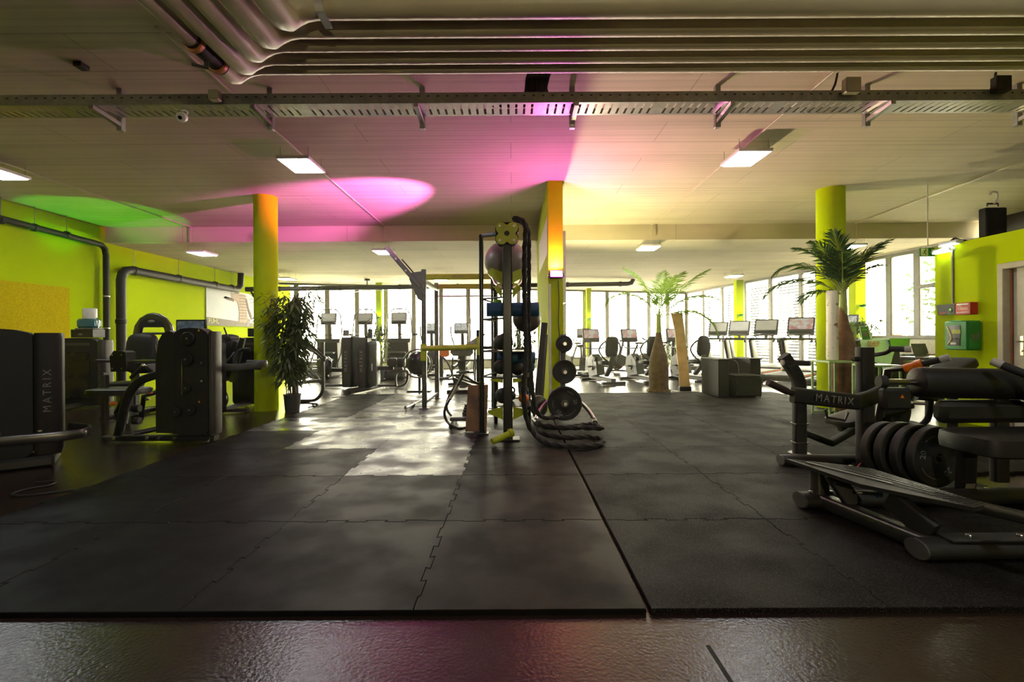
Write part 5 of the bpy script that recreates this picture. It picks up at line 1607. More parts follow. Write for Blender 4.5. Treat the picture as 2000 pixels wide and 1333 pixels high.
# seat pad and its support
blob((3.32, 3.06, .475), (.95, .42, .14), pw=7).build('seat_pad', 'pad', t)
ptube([V((3.03, 3.20, .42)), V((3.13, 3.32, MZ + .055))], .10, .08, .02, up=(0, 1, 0)).build('seat_post', 'shroud', t)
MB().slab([(3.045, 3.222, .16), (3.11, 3.222, .16), (3.113, 3.232, .125), (3.048, 3.232, .125)], .003, (0, -1, -.2)).build('sticker', 'ltgrey', t)
foot_bar(V((2.74, 3.34, MZ + .03)), V((3.55, 3.36, MZ + .03)), .14, .06)
for x in (2.95, 3.30):
    bolt(t, (x, 3.345, MZ + .065), (0, 0, 1), .016)
h0, h1 = at(1938, 706, 3.25), at(2030, 742, 3.05)
MB().tube([h0.lerp(h1, .22), h1], .026, 14).build('handle_grip', 'rubber', t)
MB().tube([h0, h0.lerp(h1, .24)], .027, 14).build('handle_cap', 'cap', t)
MB().tube([h1, h1 + V((.1, .0, -.15)), V((3.6, 3.40, .68))], .022, 10).build('handle_arm', 'black', t)

# weight plates stored low behind the machine
ax = V((.16, -.985, .0)).normalized()
c0 = at(1825, 868, 3.56)
c0.z = MZ + .235
for i, (r, lb) in enumerate([(.225, 'black plate marked 20 facing out on the low peg of the hip machine'), (.225, 'second black plate on the low peg, right behind the one marked 20'), (.225, 'third black plate on the low peg of the hip machine'), (.21, 'rearmost black plate on the low peg of the hip machine')]):
    plate(c0 - ax * .092 * i + V((-.035 * i, 0, 0)), ax, r, .07, lb, 'plates on the hip machine', num=('20', 80, 215) if i == 0 else None, hole=.10 if i else .03, ring=i == 0)
MB().tube([c0 + ax * .06, c0 - ax * .045], .018, 10).build('storage_peg', 'black', t)

# ================================================================ mid machine with tall square post
t = thing('press_machine', 'black press machine with a tall square post and silver capped handles, behind the hip machine', 'gym machine', (3.1, 4.2, MZ))
pp_ = flr(1698, 922, MZ)
px, py = 2.98, 4.02
px = at(1698, 800, 4.05).x; py = 4.10
ptube([V((px, py, MZ + .002)), V((px, py, 1.06))], .115, .10, .02, up=(0, 1, 0)).build('tall_post', 'shroud', t)
MB().disc((px - .075, py, .96), (1, 0, 0), .022, .05).build('pop_pin', 'black_gloss', t)
MB().tube(smooth([(px + .05, py - .0, .99), at(1728, 690, 4.05), at(1740, 684, 4.0), at(1752, 682, 4.0)], 4), .018, 10).build('handle_tube', 'black', t)
a, b = at(1736, 682, 4.0), at(1780, 683, 3.9)
MB().tube([a, a.lerp(b, .72)], .024, 14).build('handle_grip', 'rubber', t)
MB().tube([a.lerp(b, .70), b], .025, 14).build('handle_cap', 'cap', t)
a, b = at(1772, 719, 4.0), at(1855, 698, 3.8)
MB().tube([a, a.lerp(b, .80)], .026, 14).build('handle_grip', 'rubber', t)
MB().tube([a.lerp(b, .78), b], .028, 14).build('handle_cap', 'cap', t)
MB().tube([a, V((px + .28, py + .1, .86)), V((px + .26, py + .2, .40)), V((px + .2, py + .2, MZ + .06))], .03, 10).build('lever', 'black', t)
d_ = (b - a).normalized()
c = a.lerp(b, .10)
MB().tube([c - d_ * .05, c + d_ * .03], .036, 16).tube([c + d_ * .03, c + d_ * .075], [.040, .046], 16).build('collar_clip', 'orange', t)
foot_bar(V((px - .65, py + .12, MZ + .045)), V((px + .9, py + .12, MZ + .045)), .13, .09)
q = [at(1660, 906, 4.15), at(1690, 888, 4.5)]
MB().slab([at(1640, 917, 3.95), at(1700, 890, 4.4), at(1716, 893, 4.5), at(1712, 925, 3.95), at(1655, 928, 3.86)], .012, (0, -.3, 1)).build('shin_plate', 'black_gloss', t)
MB().tube([at(1668, 919, 4.0), at(1688, 899, 4.12)], .006, 6).build('edge_trim', 'red', t)

# ================================================================ leg bench behind with curved column
t = thing('leg_bench', 'black bench machine with a bent column and grey seat pads, farthest of the bench side', 'gym machine', (3.3, 5.0, MZ))
wx = at(1566, 800, 4.56).x; wy = 4.60
MB().tube(smooth([(wx, wy, MZ), (wx, wy, .45), (wx, wy, .66), (wx - .02, wy, .76), (wx - .075, wy, .86), (wx - .15, wy, .97)], 5), 0, prof=rrect(.11, .09, .02), up=(0, 1, 0)).build('column', 'shroud', t)
MB().disc((wx, wy, MZ + .008), (0, 0, 1), .10, .016).build('base_flange', 'black', t)
for z in (.14, .32):
    MB().box((wx, wy, z), (.125, .105, .012), bev=.003).build('clamp_ring', 'gunmetal', t)
a, b = at(1528, 709, 4.55), at(1580, 710, 4.6)
MB().rod(a, b, .026, 12).build('column_grip', 'rubber', t)
MB().disc(b, (1, 0, 0), .027, .02).disc(a, (1, 0, 0), .027, .02).build('grip_cap', 'cap', t)
ptube([V((wx + .04, wy + .02, .235)), at(1622, 866, 4.7), at(1672, 838, 4.9), at(1704, 826, 5.0)], .08, .06, .02).build('low_tube', 'shroud', t)
rm = Euler((0, R(-14), R(8))).to_matrix()
blob(at(1668, 815, 4.95), (.46, .36, .08), rm, pw=6).build('seat_pad', mat('grey black vinyl', (.05, .046, .042), .5), t)
blob(at(1728, 795, 5.05), (.42, .36, .07), Euler((0, R(-10), R(8))).to_matrix(), pw=6).build('seat_pad', mat('grey black vinyl b', (.05, .046, .042), .5), t)
ptube([at(1640, 838, 5.0), at(1770, 800, 5.1)], .06, .06, .015).build('pad_beam', 'shroud', t)
ptube([V((at(1735, 850, 5.0).x - .02, 5.02, MZ)), V((at(1735, 850, 5.0).x - .02, 5.02, .42))], .10, .08, .02, up=(0, 1, 0)).build('leg', 'shroud', t)
MB().box((at(1735, 850, 5.0).x, 5.05, MZ + .02), (.5, .12, .04), bev=.01).build('foot', 'shroud', t)
MB().tube(smooth([at(1792, 838, 4.9), at(1812, 818, 4.85), at(1817, 790, 4.8), at(1815, 778, 4.8)], 5), .028, 12).build('curved_arm', 'shroud', t)
MB().rod(at(1790, 776, 4.75), at(1840, 780, 4.75), .028, 12).build('roller', 'rubber', t)
MB().box(at(1818, 771, 4.6), (.20, .14, .02), Euler((R(8), 0, 0)), bev=.004).build('label_tray', 'black_gloss', t)
MB().box(at(1832, 773, 4.53), (.07, .005, .022)).build('red_label', 'red', t)
wq = [at(1815, 745, 5.0), at(1880, 716, 5.0), at(1893, 740, 5.0)]
blob(at(1850, 724, 5.0), (.46, .34, .10), Euler((0, R(-27), R(5))).to_matrix(), pw=6).build('back_pad', 'pad', t)
blob(at(1872, 745, 5.05), (.16, .3, .22), Euler((0, R(20), R(5))).to_matrix(), pw=5).build('head_pad', 'pad', t)
ptube([at(1860, 740, 5.08), V((at(1860, 800, 5.1).x, 5.1, MZ + .04))], .08, .07, .02, up=(0, 1, 0)).build('back_post', 'shroud', t)
MB().box((at(1860, 800, 5.1).x, 5.1, MZ + .02), (.4, .12, .04), bev=.01).build('foot', 'shroud', t)
MB().disc(at(1800, 719, 5.1), (0, 1, 0), .03, .05).build('adjust_knob', 'steel', t)
MB().box(at(1846, 797, 4.9), (.05, .05, .10), bev=.01).build('clip', 'black_gloss', t)
MB().box(at(1857, 793, 4.86), (.03, .02, .018), bev=.004).build('clip_tab', mat('neon tab', (.45, .8, .02), .5), t)
c = at(1752, 828, 5.45); c.z = .30
plate(c, (.35, -.93, 0), .21, .06, 'black plate hanging under the grey seat pads of the leg bench', 'plates on the leg bench', ring=False)
MB().rod((c.x - .08, 5.70, .30), (c.x + .015, 5.40, .30), .02, 8).build('plate_peg', 'steel', t)
c = at(1812, 800, 5.6); c.z = .36
plate(c, (.75, -.65, 0), .21, .05, 'black plate beside the curved arm of the leg bench, near the wall', 'plates on the leg bench', ring=False)
MB().rod((c.x - .2, 5.78, .36), (c.x + .04, 5.56, .36), .02, 8).build('plate_peg', 'steel', t)
ptube([V((c.x - .2, 5.80, MZ)), V((c.x - .2, 5.80, .40))], .07, .07, .015, up=(0, 1, 0)).build('leg', 'shroud', t)

# ================================================================ weight stack machines on the lime wall side
def side_profile(w, h, r=.08, arch=.03):
    """front outline of a shroud: rounded bottom, slightly arched top"""
    out = [(-w / 2 + r, 0), (w / 2 - r, 0)]
    out += [(w / 2 - r + r * math.sin(R(a)), r - r * math.cos(R(a))) for a in (30, 60, 90)]
    out += [(w / 2, h - r)] + [(w / 2 - r + r * math.cos(R(a)), h - r + r * math.sin(R(a))) for a in (30, 60)]
    out += [(x * w / 2, h + arch * (1 - x * x)) for x in (.6, .3, 0, -.3, -.6)]
    out += [(-w / 2 + r - r * math.sin(R(a)), h - r + r * math.cos(R(a))) for a in (30, 60)] + [(-w / 2, h - r), (-w / 2, r)]
    out += [(-w / 2 + r - r * math.cos(R(a)), r - r * math.sin(R(a))) for a in (30, 60)]
    return out
FM = basis((0, 0, 0), (1, 0, 0), (0, 0, 1))     # x -> x, y -> up, normal towards -Y

def tower(t, x, y, z, w, h, d, spine=1, sw=.17, text=True, placard=True, win=True, m_spine='grey_warm', size=None):
    """weight stack shroud; local coordinates of thing t; spine is the lettered side column (+1 / -1 / 0)"""
    bw = w - (sw if spine else 0)
    bx = x - spine * sw / 2
    MB().prism(side_profile(bw, h, .06), d, Matrix.Translation((bx, y, z)) @ FM).build('shroud', 'shroud', t, local=True)
    if win:
        MB().prism(rrect(bw * .66, h * .70, .03), .012, Matrix.Translation((bx, y - d / 2 - .004, z + h * .46)) @ FM).build('stack_window', 'black_gloss', t, local=True)
    if placard:
        MB().prism(rrect(bw * .55, .045, .01), .010, Matrix.Translation((bx + bw * .05, y - d / 2 - .004, z + h * .93)) @ FM).build('placard', 'grey', t, local=True)
        MB().prism([(-.028, .02), (.028, .02), (.014, -.024), (-.014, -.024)], .012, Matrix.Translation((bx - bw * .30, y - d / 2 - .004, z + h * .93)) @ FM).build('badge', 'orange', t, local=True)
    if spine:
        sx = x + spine * (w / 2 - sw / 2)
        MB().tube([(sx, y, z + .0), (sx, y, z + .05), (sx, y, z + h - .05), (sx, y, z + h - .01)], [.9, 1, 1, .92], prof=rrect(sw, d + .05, .05), up=(0, 1, 0)).build('spine', m_spine, t, local=True)
        if text:
            s = size or sw * .36
            letters('MATRIX', s, 'letter_dim', basis((sx, y - d / 2 - .0255, z + h * .52), (0, 0, 1), (-1, 0, 0)), t, space=1.5, local=True)

M['grey_warm'] = mat('warm dark grey shroud', (.022, .019, .017), .6, spec=.3)
M['grey_mid'] = mat('mid grey frame column', (.065, .058, .05), .5, .2)
def machine(name, label, loc, rz=0, cat='gym machine', group=None):
    t = thing(name, label, cat, loc, group)
    t.rotation_euler.z = rz
    return t
def loop_bar(t, pts, w=.032, h=.085, m='gunmetal'):
    MB().tube(smooth(pts, 6), 0, prof=oval(w, h), up=(0, 0, 1)).build('bumper_loop', m, t, local=True)

# nearest tower
t = machine('weight_stack_machine', 'tall dark weight stack tower cut by the picture edge, with a bent bumper loop', (-4.62, 4.36, 0), R(38))
tower(t, -.02, .0, .10, .84, 1.14, .22, 1, .20, win=False, placard=False, size=.082)
MB().prism([(-.62, .98), (-.10, 1.0), (-.05, .90), (-.12, .86), (-.28, .82), (-.62, .80)], .04, Matrix.Translation((.0, -.12, .1)) @ FM).build('cover_step', 'black', t, local=True)
MB().prism(rrect(.12, .30, .03), .05, Matrix.Translation((-.24, -.06, 1.33)) @ FM).build('screen_back', 'black', t, local=True)
MB().rod((-.30, .02, 1.15), (-.30, .0, 1.36), .02, 8).build('screen_arm', 'black', t, local=True)
loop_bar(t, [(-.75, -.50, .33), (-.1, -.56, .33), (.48, -.60, .33), (.60, -.50, .33), (.60, -.32, .33), (.50, -.14, .33), (.44, -.04, .33)])
for x, y in ((.05, -.57), (.30, -.59)):
    MB().disc((x, y, .39), (0, 0, 1), .016, .014, 10).build('bolt', 'steel', t, local=True)
MB().box((-.05, .05, .05), (.80, .5, .10), bev=.02).build('base', 'black', t, local=True)
MB().tube([(-.3, -.62, .05), (-.1, -.2, .05), (-.1, .3, .05)], .045, 10).build('base_tube', 'black', t, local=True)
tag(MB().tube(smooth([(-3.86, 3.88, .012), (-3.72, 3.90, .010), (-3.68, 3.80, .010), (-3.76, 3.70, .010), (-3.74, 3.58, .010), (-3.60, 3.56, .010), (-3.44, 3.66, .010), (-3.38, 3.70, .010)], 5), .008, 6).build('floor_cable', 'rubber'), 'thin black power cord on the floor at the mat corner', 'cord')

# tower against the wall with a sanitiser dispenser on top
t = machine('weight_stack_machine', 'weight stack tower with a green tinted window standing below the water blue dispenser', (-7.42, 8.30, 0), 0)
tower(t, 0, .02, .03, .88, 1.14, .18, 1, .14, m_spine='grey_mid')
MB().prism([(.40, .03), (.46, .03), (.46, .5), (.40, .5)], .10, Matrix.Translation((.02, -.1, .1)) @ FM).build('side_rail', 'black', t, local=True)
blob((-.16, -.60, .98), (.20, .14, .44), Euler((0, R(14), 0)).to_matrix(), pw=5).build('back_pad', 'pad', t, local=True)
blob((-.15, -.60, .50), (.40, .36, .08), pw=5).build('seat_pad', 'pad', t, local=True)
blob((-.0, -.85, .80), (.13, .12, .20), Euler((0, R(20), 0)).to_matrix(), pw=4).build('arm_pad', 'pad', t, local=True)
MB().tube([(-.05, -.60, .85), (-.15, -.70, .62), (-.15, -.6, .46), (-.2, -.6, .05), (.0, .0, .05)], .035, 10).build('frame', 'black', t, local=True)
MB().tube([(-.1, -.9, .70), (.0, -.8, .58), (-.1, -.62, .48)], .022, 8).build('lever', 'chrome', t, local=True)
MB().box((.0, -.25, .04), (.16, 1.1, .06), bev=.015).build('base', 'black', t, local=True)
MB().disc((-.42, -.45, .16), (0, 1, 0), .16, .06).build('wheel_guard', mat('yellow brown guard', (.16, .13, .03), .5), t, local=True)
t = thing('dispenser_stand', 'black box with a small silver label on top of the wall side tower', 'box', (-7.40, 8.40, 1.17))
b_ = V((-7.42, 8.40, 1.205))
MB().box(b_ + V((.0, 0, .07)), (.38, .26, .14), bev=.006).build('box', 'black', t)
MB().box(b_ + V((-.02, -.133, .055)), (.07, .006, .03), bev=.001).build('label', 'ltgrey', t)
t = thing('water_dispenser', 'clear blue tank with a white cylinder standing on the black box', 'dispenser', b_ + V((.02, 0, .14)))
z0 = b_.z + .14
MB().box((b_.x + .02, 8.40, z0 + .012), (.33, .22, .024), bev=.008).build('base', 'ltgrey', t)
MB().box((b_.x + .02, 8.40, z0 + .105), (.31, .20, .16), bev=.03).build('tank', mat('blue tinted tank', (.05, .17, .22), .12), t)
MB().lathe([(.02, z0 + .185), (.098, z0 + .185), (.102, z0 + .20), (.102, z0 + .36), (.095, z0 + .37), (.02, z0 + .37)], 24, Matrix.Translation((b_.x + .03, 8.40, 0))).build('roll', 'white', t)
MB().tube([(b_.x + .19, 8.38, z0 + .03), (b_.x + .20, 8.38, z0 + .16), (b_.x + .16, 8.38, z0 + .20)], .010, 8).build('tap_rail', 'chrome', t)

# lever machine with big tower in the middle of the machine row
t = machine('weight_stack_machine', 'largest stack machine of the row, tower beside the mats and bent black lever frame', (-3.85, 5.45, 0))
tower(t, .31, -.04, .10, .46, 1.16, .14, 1, .075, text=False, placard=False, win=False, m_spine='grey_mid')
MB().prism([(-.10, .0), (.10, 0), (.10, 1.12), (.05, 1.14), (-.02, 1.11), (-.07, 1.02), (-.10, .8)], .14, Matrix.Translation((-.02, -.04, .12)) @ FM).build('cable_cover', 'black', t, local=True)
for x, z, r in ((.26, 1.17, .075), (.24, .94, .075), (.12, .36, .06), (.28, .38, .06), (.24, .62, .05)):
    MB().disc((x, -.14, z), (0, 1, 0), r, .03, 24).build('pulley', 'shroud', t, local=True)
    MB().disc((x, -.158, z), (0, 1, 0), .012, .012, 10).build('pulley_bolt', 'steel', t, local=True)
for x, z in ((.42, .90), (.42, .70)):
    MB().disc((x, -.155, z), (0, 1, 0), .014, .012, 10).build('bolt', 'steel', t, local=True)
for z in (1.26, .47):
    MB().prism([(0, .014), (-.013, -.010), (.013, -.010)], .004, Matrix.Translation((.38, -.136, z)) @ FM).build('warning_mark', mat('amber mark', (.6, .35, .02), .5) if z > 1 else bpy.data.materials['amber mark'], t, local=True)
MB().tube([(.20, -.15, .94), (.20, -.15, .55)], .006, 6).build('cable', 'steel', t, local=True)
MB().tube(smooth([(-.62, -.02, .05), (-.56, -.02, .30), (-.50, -.02, .52), (-.38, -.02, .68), (-.18, -.02, .76), (.1, -.02, .84)], 5), 0, prof=rrect(.09, .06, .02), up=(0, 1, 0)).build('lever_frame', 'black', t, local=True)
for s, dx in ((-1, 0), (1, .12)):
    a = V((-.40 + dx, -.10 + .3 * (dx > 0), .74)); b = a + V((.14, 0, .13))
    MB().tube([a, b], .020, 10).build('handle', 'rubber', t, local=True)
    MB().ball(b, .026, 10, 8).build('handle_end', 'chrome', t, local=True)
    MB().ball(a, .018, 8, 6).build('handle_joint', 'chrome', t, local=True)
MB().bar((-.75, -.02, .05), (.50, -.02, .05), .10, .06, bev=.2).build('base_rail', 'black', t, local=True)
MB().tube([(-.45, .0, .09), (-.1, .3, .16), (.15, .3, .2)], .03, 8).build('base_tube', 'black', t, local=True)
for x in (-.62, -.25, -.12, .06):
    MB().disc((x, -.075, .055), (0, 1, 0), .018, .012, 10).build('bolt', 'steel', t, local=True)
MB().tube([(.45, .02, .10), (.46, -.10, .05), (.47, -.15, .02)], .016, 8).build('foot_pipe', 'black', t, local=True)
loop_bar(t, [(.40, .20, .83), (.62, .22, .83), (.82, .28, .86), (.84, .42, .86), (.55, .52, .86)], .03, .085, 'silver')
# seat of the lever machine
blob((-.86, .30, .545), (.58, .40, .085), pw=6).build('seat_pad', mat('seat vinyl', (.05, .05, .045), .45), t, local=True)
MB().bar((-1.05, .32, .02), (-1.05, .32, .74), .055, .07, up=(0, 1, 0), bev=.15).build('seat_post', 'grey_mid', t, local=True)
MB().tube([(-.8, .3, .50), (-.62, .1, .30), (-.56, .0, .20)], .03, 10).tube([(-.55, .0, .52), (-.85, .25, .30), (-.6, .0, .16)], .022, 8).build('seat_linkage', 'black', t, local=True)
MB().ball((-.80, .14, .42), .03, 10, 8, (1.6, 1, .8)).build('lever_knob', 'orange', t, local=True)
for z in (.24, .38):
    MB().disc((-.42, .0, z), (1, 0, 0), .04, .08).build('stop_block', 'rubber', t, local=True)
# roller pad with its axle
MB().prism([(-.085, -.12), (.09, -.12), (.10, -.08), (.09, .11), (.05, .13), (-.05, .13), (-.10, .06)], .16, Matrix.Translation((-.86, .36, .90)) @ FM).build('lever_pad', 'pad', t, local=True)
for x in (-.06, .05):
    for z in (-.08, .08):
        MB().disc((-.86 + x, .274, .90 + z), (0, 1, 0), .008, .008, 8).build('pad_screw', 'chrome', t, local=True)
MB().tube([(-.82, .32, .90), (-.30, .38, .90)], .020, 10).build('pad_axle', 'chrome', t, local=True)
blob((-.55, .55, .77), (.26, .30, .06), Euler((0, R(38), 0)).to_matrix(), pw=5).build('thigh_pad', 'grey', t, local=True)

# arched machine behind
t = machine('weight_stack_machine', 'machine with a rounded arch head and black backrest in front of the lime wall', (-5.75, 7.7, 0))
pts = [(-.30, 0, .30), (-.29, 0, .80), (-.27, 0, 1.20)] + [(.0 - .26 * math.cos(R(a)), 0, 1.24 + .29 * math.sin(R(a))) for a in (0, 25, 50, 75, 90, 105, 130, 155, 180)] + [(.29, 0, 1.0), (.34, 0, .5)]
MB().tube(pts, 0, prof=rrect(.13, .065, .025), up=(0, 1, 0)).build('arch_frame', 'gunmetal', t, local=True)
MB().prism([(-.20, 0), (.20, 0), (.15, .09), (.06, .13), (-.06, .13), (-.15, .09)], .14, Matrix.Translation((0, 0, 1.36)) @ FM).build('arch_head', 'shroud', t, local=True)
MB().ball((.02, -.075, 1.45), .05, 12, 8, (1.1, .25, .5)).build('badge', 'ltgrey', t, local=True)
MB().tube([(-.25, 0, 1.26), (.55, 0, 1.26)], .018, 8).build('cross_bar', 'black', t, local=True)
blob((.04, -.30, .95), (.46, .16, .62), Euler((R(-6), 0, 0)).to_matrix(), pw=4).build('back_pad', 'pad', t, local=True)
MB().tube([(.28, -.32, .68), (.30, -.33, .90), (.27, -.32, 1.10)], .014, 8).build('pad_trim', 'chrome', t, local=True)
blob((.0, -.62, .50), (.44, .42, .09), pw=5).build('seat_pad', 'pad', t, local=True)
MB().bar((0, -.5, .02), (0, -.5, .46), .09, .08, up=(0, 1, 0)).build('seat_post', 'black', t, local=True)
MB().bar((0, -.95, .05), (0, .25, .05), .12, .07).build('base_rail', 'black', t, local=True)
MB().bar((-.34, .0, .05), (.36, 0, .05), .10, .07).build('cross_foot', 'black', t, local=True)
MB().bar((-.30, 0, .06), (-.30, 0, .34), .07, .10, up=(0, 1, 0)).build('frame_leg', 'black', t, local=True)
MB().bar((.34, 0, .06), (.34, 0, .52), .07, .10, up=(0, 1, 0)).build('frame_leg', 'black', t, local=True)
for s in (-1, 1):
    MB().tube([(s * .30, -.20, .82), (s * .34, -.7, .86)], .024, 10).build('arm_lever', 'black', t, local=True)

# screen tower
t = machine('weight_stack_machine', 'stack tower with a lit monitor on top and a rounded black foot', (-4.42, 6.55, 0))
tower(t, .02, .10, .03, .44, 1.13, .34, 0, placard=False)
MB().prism([(-.028, .02), (.028, .02), (.014, -.024), (-.014, -.024)], .012, Matrix.Translation((.02, -.075, 1.06)) @ FM).build('badge', 'orange', t, local=True)
mo = MB().prism(rrect(.40, .26, .012), .035, Matrix.Translation((.06, -.02, 1.30)) @ FM).build('monitor', 'black', t, local=True)
MB().prism(rrect(.36, .20, .006), .004, Matrix.Translation((.06, -.040, 1.31)) @ FM).build('screen', mat('dim monitor picture', (.05, .06, .08), .2, noise=(14, (.16, .19, .22), .45, .6), emit=(.05, .07, .09), emit_s=.5), mo, local=True)
MB().rod((.06, .02, 1.14), (.06, .0, 1.26), .03, 8).build('monitor_neck', 'black', t, local=True)
MB().bar((-.22, -.02, .30), (-.22, -.02, .66), .02, .10, up=(0, 1, 0)).build('light_strip_holder', 'black', t, local=True)
MB().bar((-.235, -.09, .42), (-.235, -.09, .56), .012, .012, up=(0, 1, 0)).bar((-.235, -.09, .42), (-.30, -.09, .40), .012, .012).build('light_strip', 'led_green', t, local=True)
MB().tube([(-.20, -.1, .5), (-.42, -.25, .42), (-.5, -.2, .10)], .03, 8).build('frame', 'black', t, local=True)
for x, z, m_ in ((-.33, .52, 'orange'), (-.34, .46, 'orange'), (-.38, .38, 'chrome')):
    MB().ball((x, -.25, z), .024, 10, 8, (1.5, 1, .8)).build('knob', m_, t, local=True)

# back row beside the column
t = machine('weight_stack_machine', 'reclined press machine with a high backrest in front of the poster', (-4.70, 7.95, 0))
tower(t, .14, .55, .03, .62, 1.13, .30, 0, placard=True)
blob((-.02, .02, .86), (.20, .42, .66), Euler((0, R(16), 0)).to_matrix(), pw=5).build('back_pad', 'pad', t, local=True)
blob((.02, .0, 1.14), (.16, .34, .20), Euler((0, R(12), 0)).to_matrix(), pw=5).build('head_pad', 'pad', t, local=True)
MB().bar((.06, .0, .45), (.24, .0, 1.18), .09, .05, up=(0, 1, 0)).build('back_rail', 'gunmetal', t, local=True)
blob((-.25, -.02, .50), (.42, .42, .09), pw=5).build('seat_pad', 'pad', t, local=True)
MB().tube(smooth([(-.30, -.36, .72), (.0, -.42, .73), (.4, -.42, .72), (.62, -.34, .72), (.70, -.2, .70)], 5), 0, prof=oval(.05, .09), up=(0, 0, 1)).build('side_arm', 'black', t, local=True)
MB().tube(smooth([(.10, -.36, .74), (.22, -.34, .85), (.28, -.30, .95)], 4), .022, 8).tube(smooth([(.32, -.36, .74), (.30, -.34, .84), (.36, -.30, .98), (.52, -.3, 1.0)], 4), .03, 8).build('arm_handle', 'black', t, local=True)
MB().disc((.02, -.42, .22), (0, 1, 0), .19, .10, 28).build('wheel_cover', 'black_gloss', t, local=True)
MB().lathe([(.17, -.055), (.195, -.055), (.195, -.05), (.17, -.05)], 28, Matrix.Translation((.02, -.42, .22)) @ Matrix.Rotation(R(90), 4, 'X'), cap=False).build('wheel_rim', 'gunmetal', t, local=True)
MB().bar((-.45, -.42, .045), (.55, -.42, .045), .08, .05).build('base_rail', 'grey_mid', t, local=True)
MB().bar((.1, -.42, .05), (.1, .6, .05), .10, .06).build('base_spine', 'black', t, local=True)
MB().box((-.33, -.46, .085), (.12, .05, .04), bev=.01).build('label_block', 'ltgrey', t, local=True)
t2 = thing('dispenser_stand', 'black box with a small label standing on the tower in front of the column', 'box', (-4.42, 8.45, 1.2))
MB().box((-4.42, 8.50, 1.275), (.40, .24, .15), bev=.006).build('box', 'black', t2)
MB().box((-4.44, 8.376, 1.255), (.07, .006, .03), bev=.001).build('label', 'ltgrey', t2)
t = machine('weight_stack_machine', 'rounded black tower showing between the grey spine and the poster', (-4.95, 7.2, 0))
tower(t, .40, .0, .03, .34, 1.13, .30, 0, placard=False, win=False)
MB().tube([(.62, .05, 1.10), (.65, .05, 1.20), (.60, .05, 1.34)], .012, 8).build('whip_handle', 'black', t, local=True)

# arm machine behind the bamboo
t = machine('weight_stack_machine', 'machine with a bright chrome C frame half behind the tall bamboo', (-3.45, 8.75, 0))
MB().tube(smooth([(.0, 0, 1.10), (.0, 0, .80), (.0, 0, .30), (-.03, 0, .16), (-.12, 0, .06), (-.24, 0, .03), (-.52, 0, .03)], 5), 0, prof=rrect(.055, .07, .02), up=(0, 1, 0)).build('c_frame', 'silver', t, local=True)
MB().bar((-.02, 0, .40), (-.42, 0, .36), .06, .06).build('cross_beam', 'silver', t, local=True)
for dz in (0, .07):
    MB().bar((-.30, -.04, 1.12 - dz), (.06, -.04, .80 - dz * .6), .04, .05).build('arm', 'black', t, local=True)
MB().tube([(.02, -.1, .82), (.02, .12, .80)], .014, 8).build('axle', 'chrome', t, local=True)
blob((-.52, .05, .46), (.40, .36, .09), pw=5).build('seat_pad', 'pad', t, local=True)
blob((-.62, .14, .80), (.12, .34, .50), Euler((0, R(-10), 0)).to_matrix(), pw=5).build('back_pad', 'pad', t, local=True)
MB().bar((-.52, .05, .02), (-.52, .05, .42), .08, .07, up=(0, 1, 0)).build('seat_post', 'black', t, local=True)
tag(MB().tube(smooth([(-3.42, 8.02, .012), (-3.35, 8.05, .02), (-3.30, 8.12, .03), (-3.36, 8.2, .02), (-3.30, 8.0, .035), (-3.38, 8.1, .05), (-3.32, 8.16, .055)], 5), .012, 6).build('floor_cable', 'rubber'), 'crumpled black cable heap on the floor beside the bamboo pot', 'cord')

# twin towers by the far end of the mats
M['smoke'] = mat('smoked side shroud', (.07, .085, .075), .25)
t = machine('weight_stack_machine', 'slim lettered tower with smoked side, twin closer to the lime wall', (-3.75, 11.3, 0), 0, group='twin slim towers')
tower(t, -.08, 0, .03, .24, 1.17, .40, -1, .22, m_spine='shroud', placard=False, win=False, size=.10)
MB().tube([(.10, .05, .06), (.10, .05, .12), (.10, .05, 1.12), (.10, .05, 1.19)], [.8, 1, 1, .7], prof=rrect(.20, .40, .06), up=(0, 1, 0)).build('side_shroud', 'smoke', t, local=True)
MB().prism(rrect(.13, .14, .01), .03, Matrix.Translation((-.12, -.1, 1.29)) @ FM).build('display', 'ltgrey', t, local=True)
MB().bar((-.2, .0, .42), (-.62, .05, .42), .07, .09).build('seat_beam', 'black', t, local=True)
MB().disc((-.66, .0, .52), (1, .3, 0), .22, .30, 24, .3).build('rounded_housing', 'black_gloss', t, local=True)
MB().tube([(-.2, 0, .06), (-.70, 0, .06), (-.86, .05, .25), (-.95, .1, .34)], .03, 10).build('base_tube', 'gunmetal', t, local=True)
MB().tube([(-.78, 0, .12), (-.60, 0, .30)], .05, 10).build('frame', 'black', t, local=True)
t = machine('weight_stack_machine', 'slim lettered tower of the twin pair with a rail to a leg seat', (-3.38, 11.2, 0), 0, group='twin slim towers')
tower(t, -.06, 0, .03, .22, 1.17, .40, -1, .20, m_spine='shroud', placard=False, win=False, size=.10)
MB().tube([(.15, .05, .06), (.15, .05, .12), (.15, .05, 1.02), (.15, .05, 1.09)], [.8, 1, 1, .7], prof=rrect(.20, .40, .06), up=(0, 1, 0)).build('side_shroud', 'smoke', t, local=True)
MB().prism(rrect(.10, .20, .01), .05, Matrix.Translation((.08, -.02, 1.28)) @ FM).build('display', 'black', t, local=True)
MB().bar((.16, -.18, .42), (.16, -.18, .58), .015, .02, up=(0, 1, 0)).build('light_strip', 'letter_white', t, local=True)
MB().bar((.25, .0, .06), (.70, .0, .06), .05, .05).build('base_rail', 'gunmetal', t, local=True)
MB().bar((.25, .05, .46), (.60, .05, .47), .07, .09).build('seat_beam', 'black', t, local=True)
for x in (.60, .80):
    blob((x, -.02, .60), (.19, .18, .22), pw=5).build('knee_pad', 'pad', t, local=True)
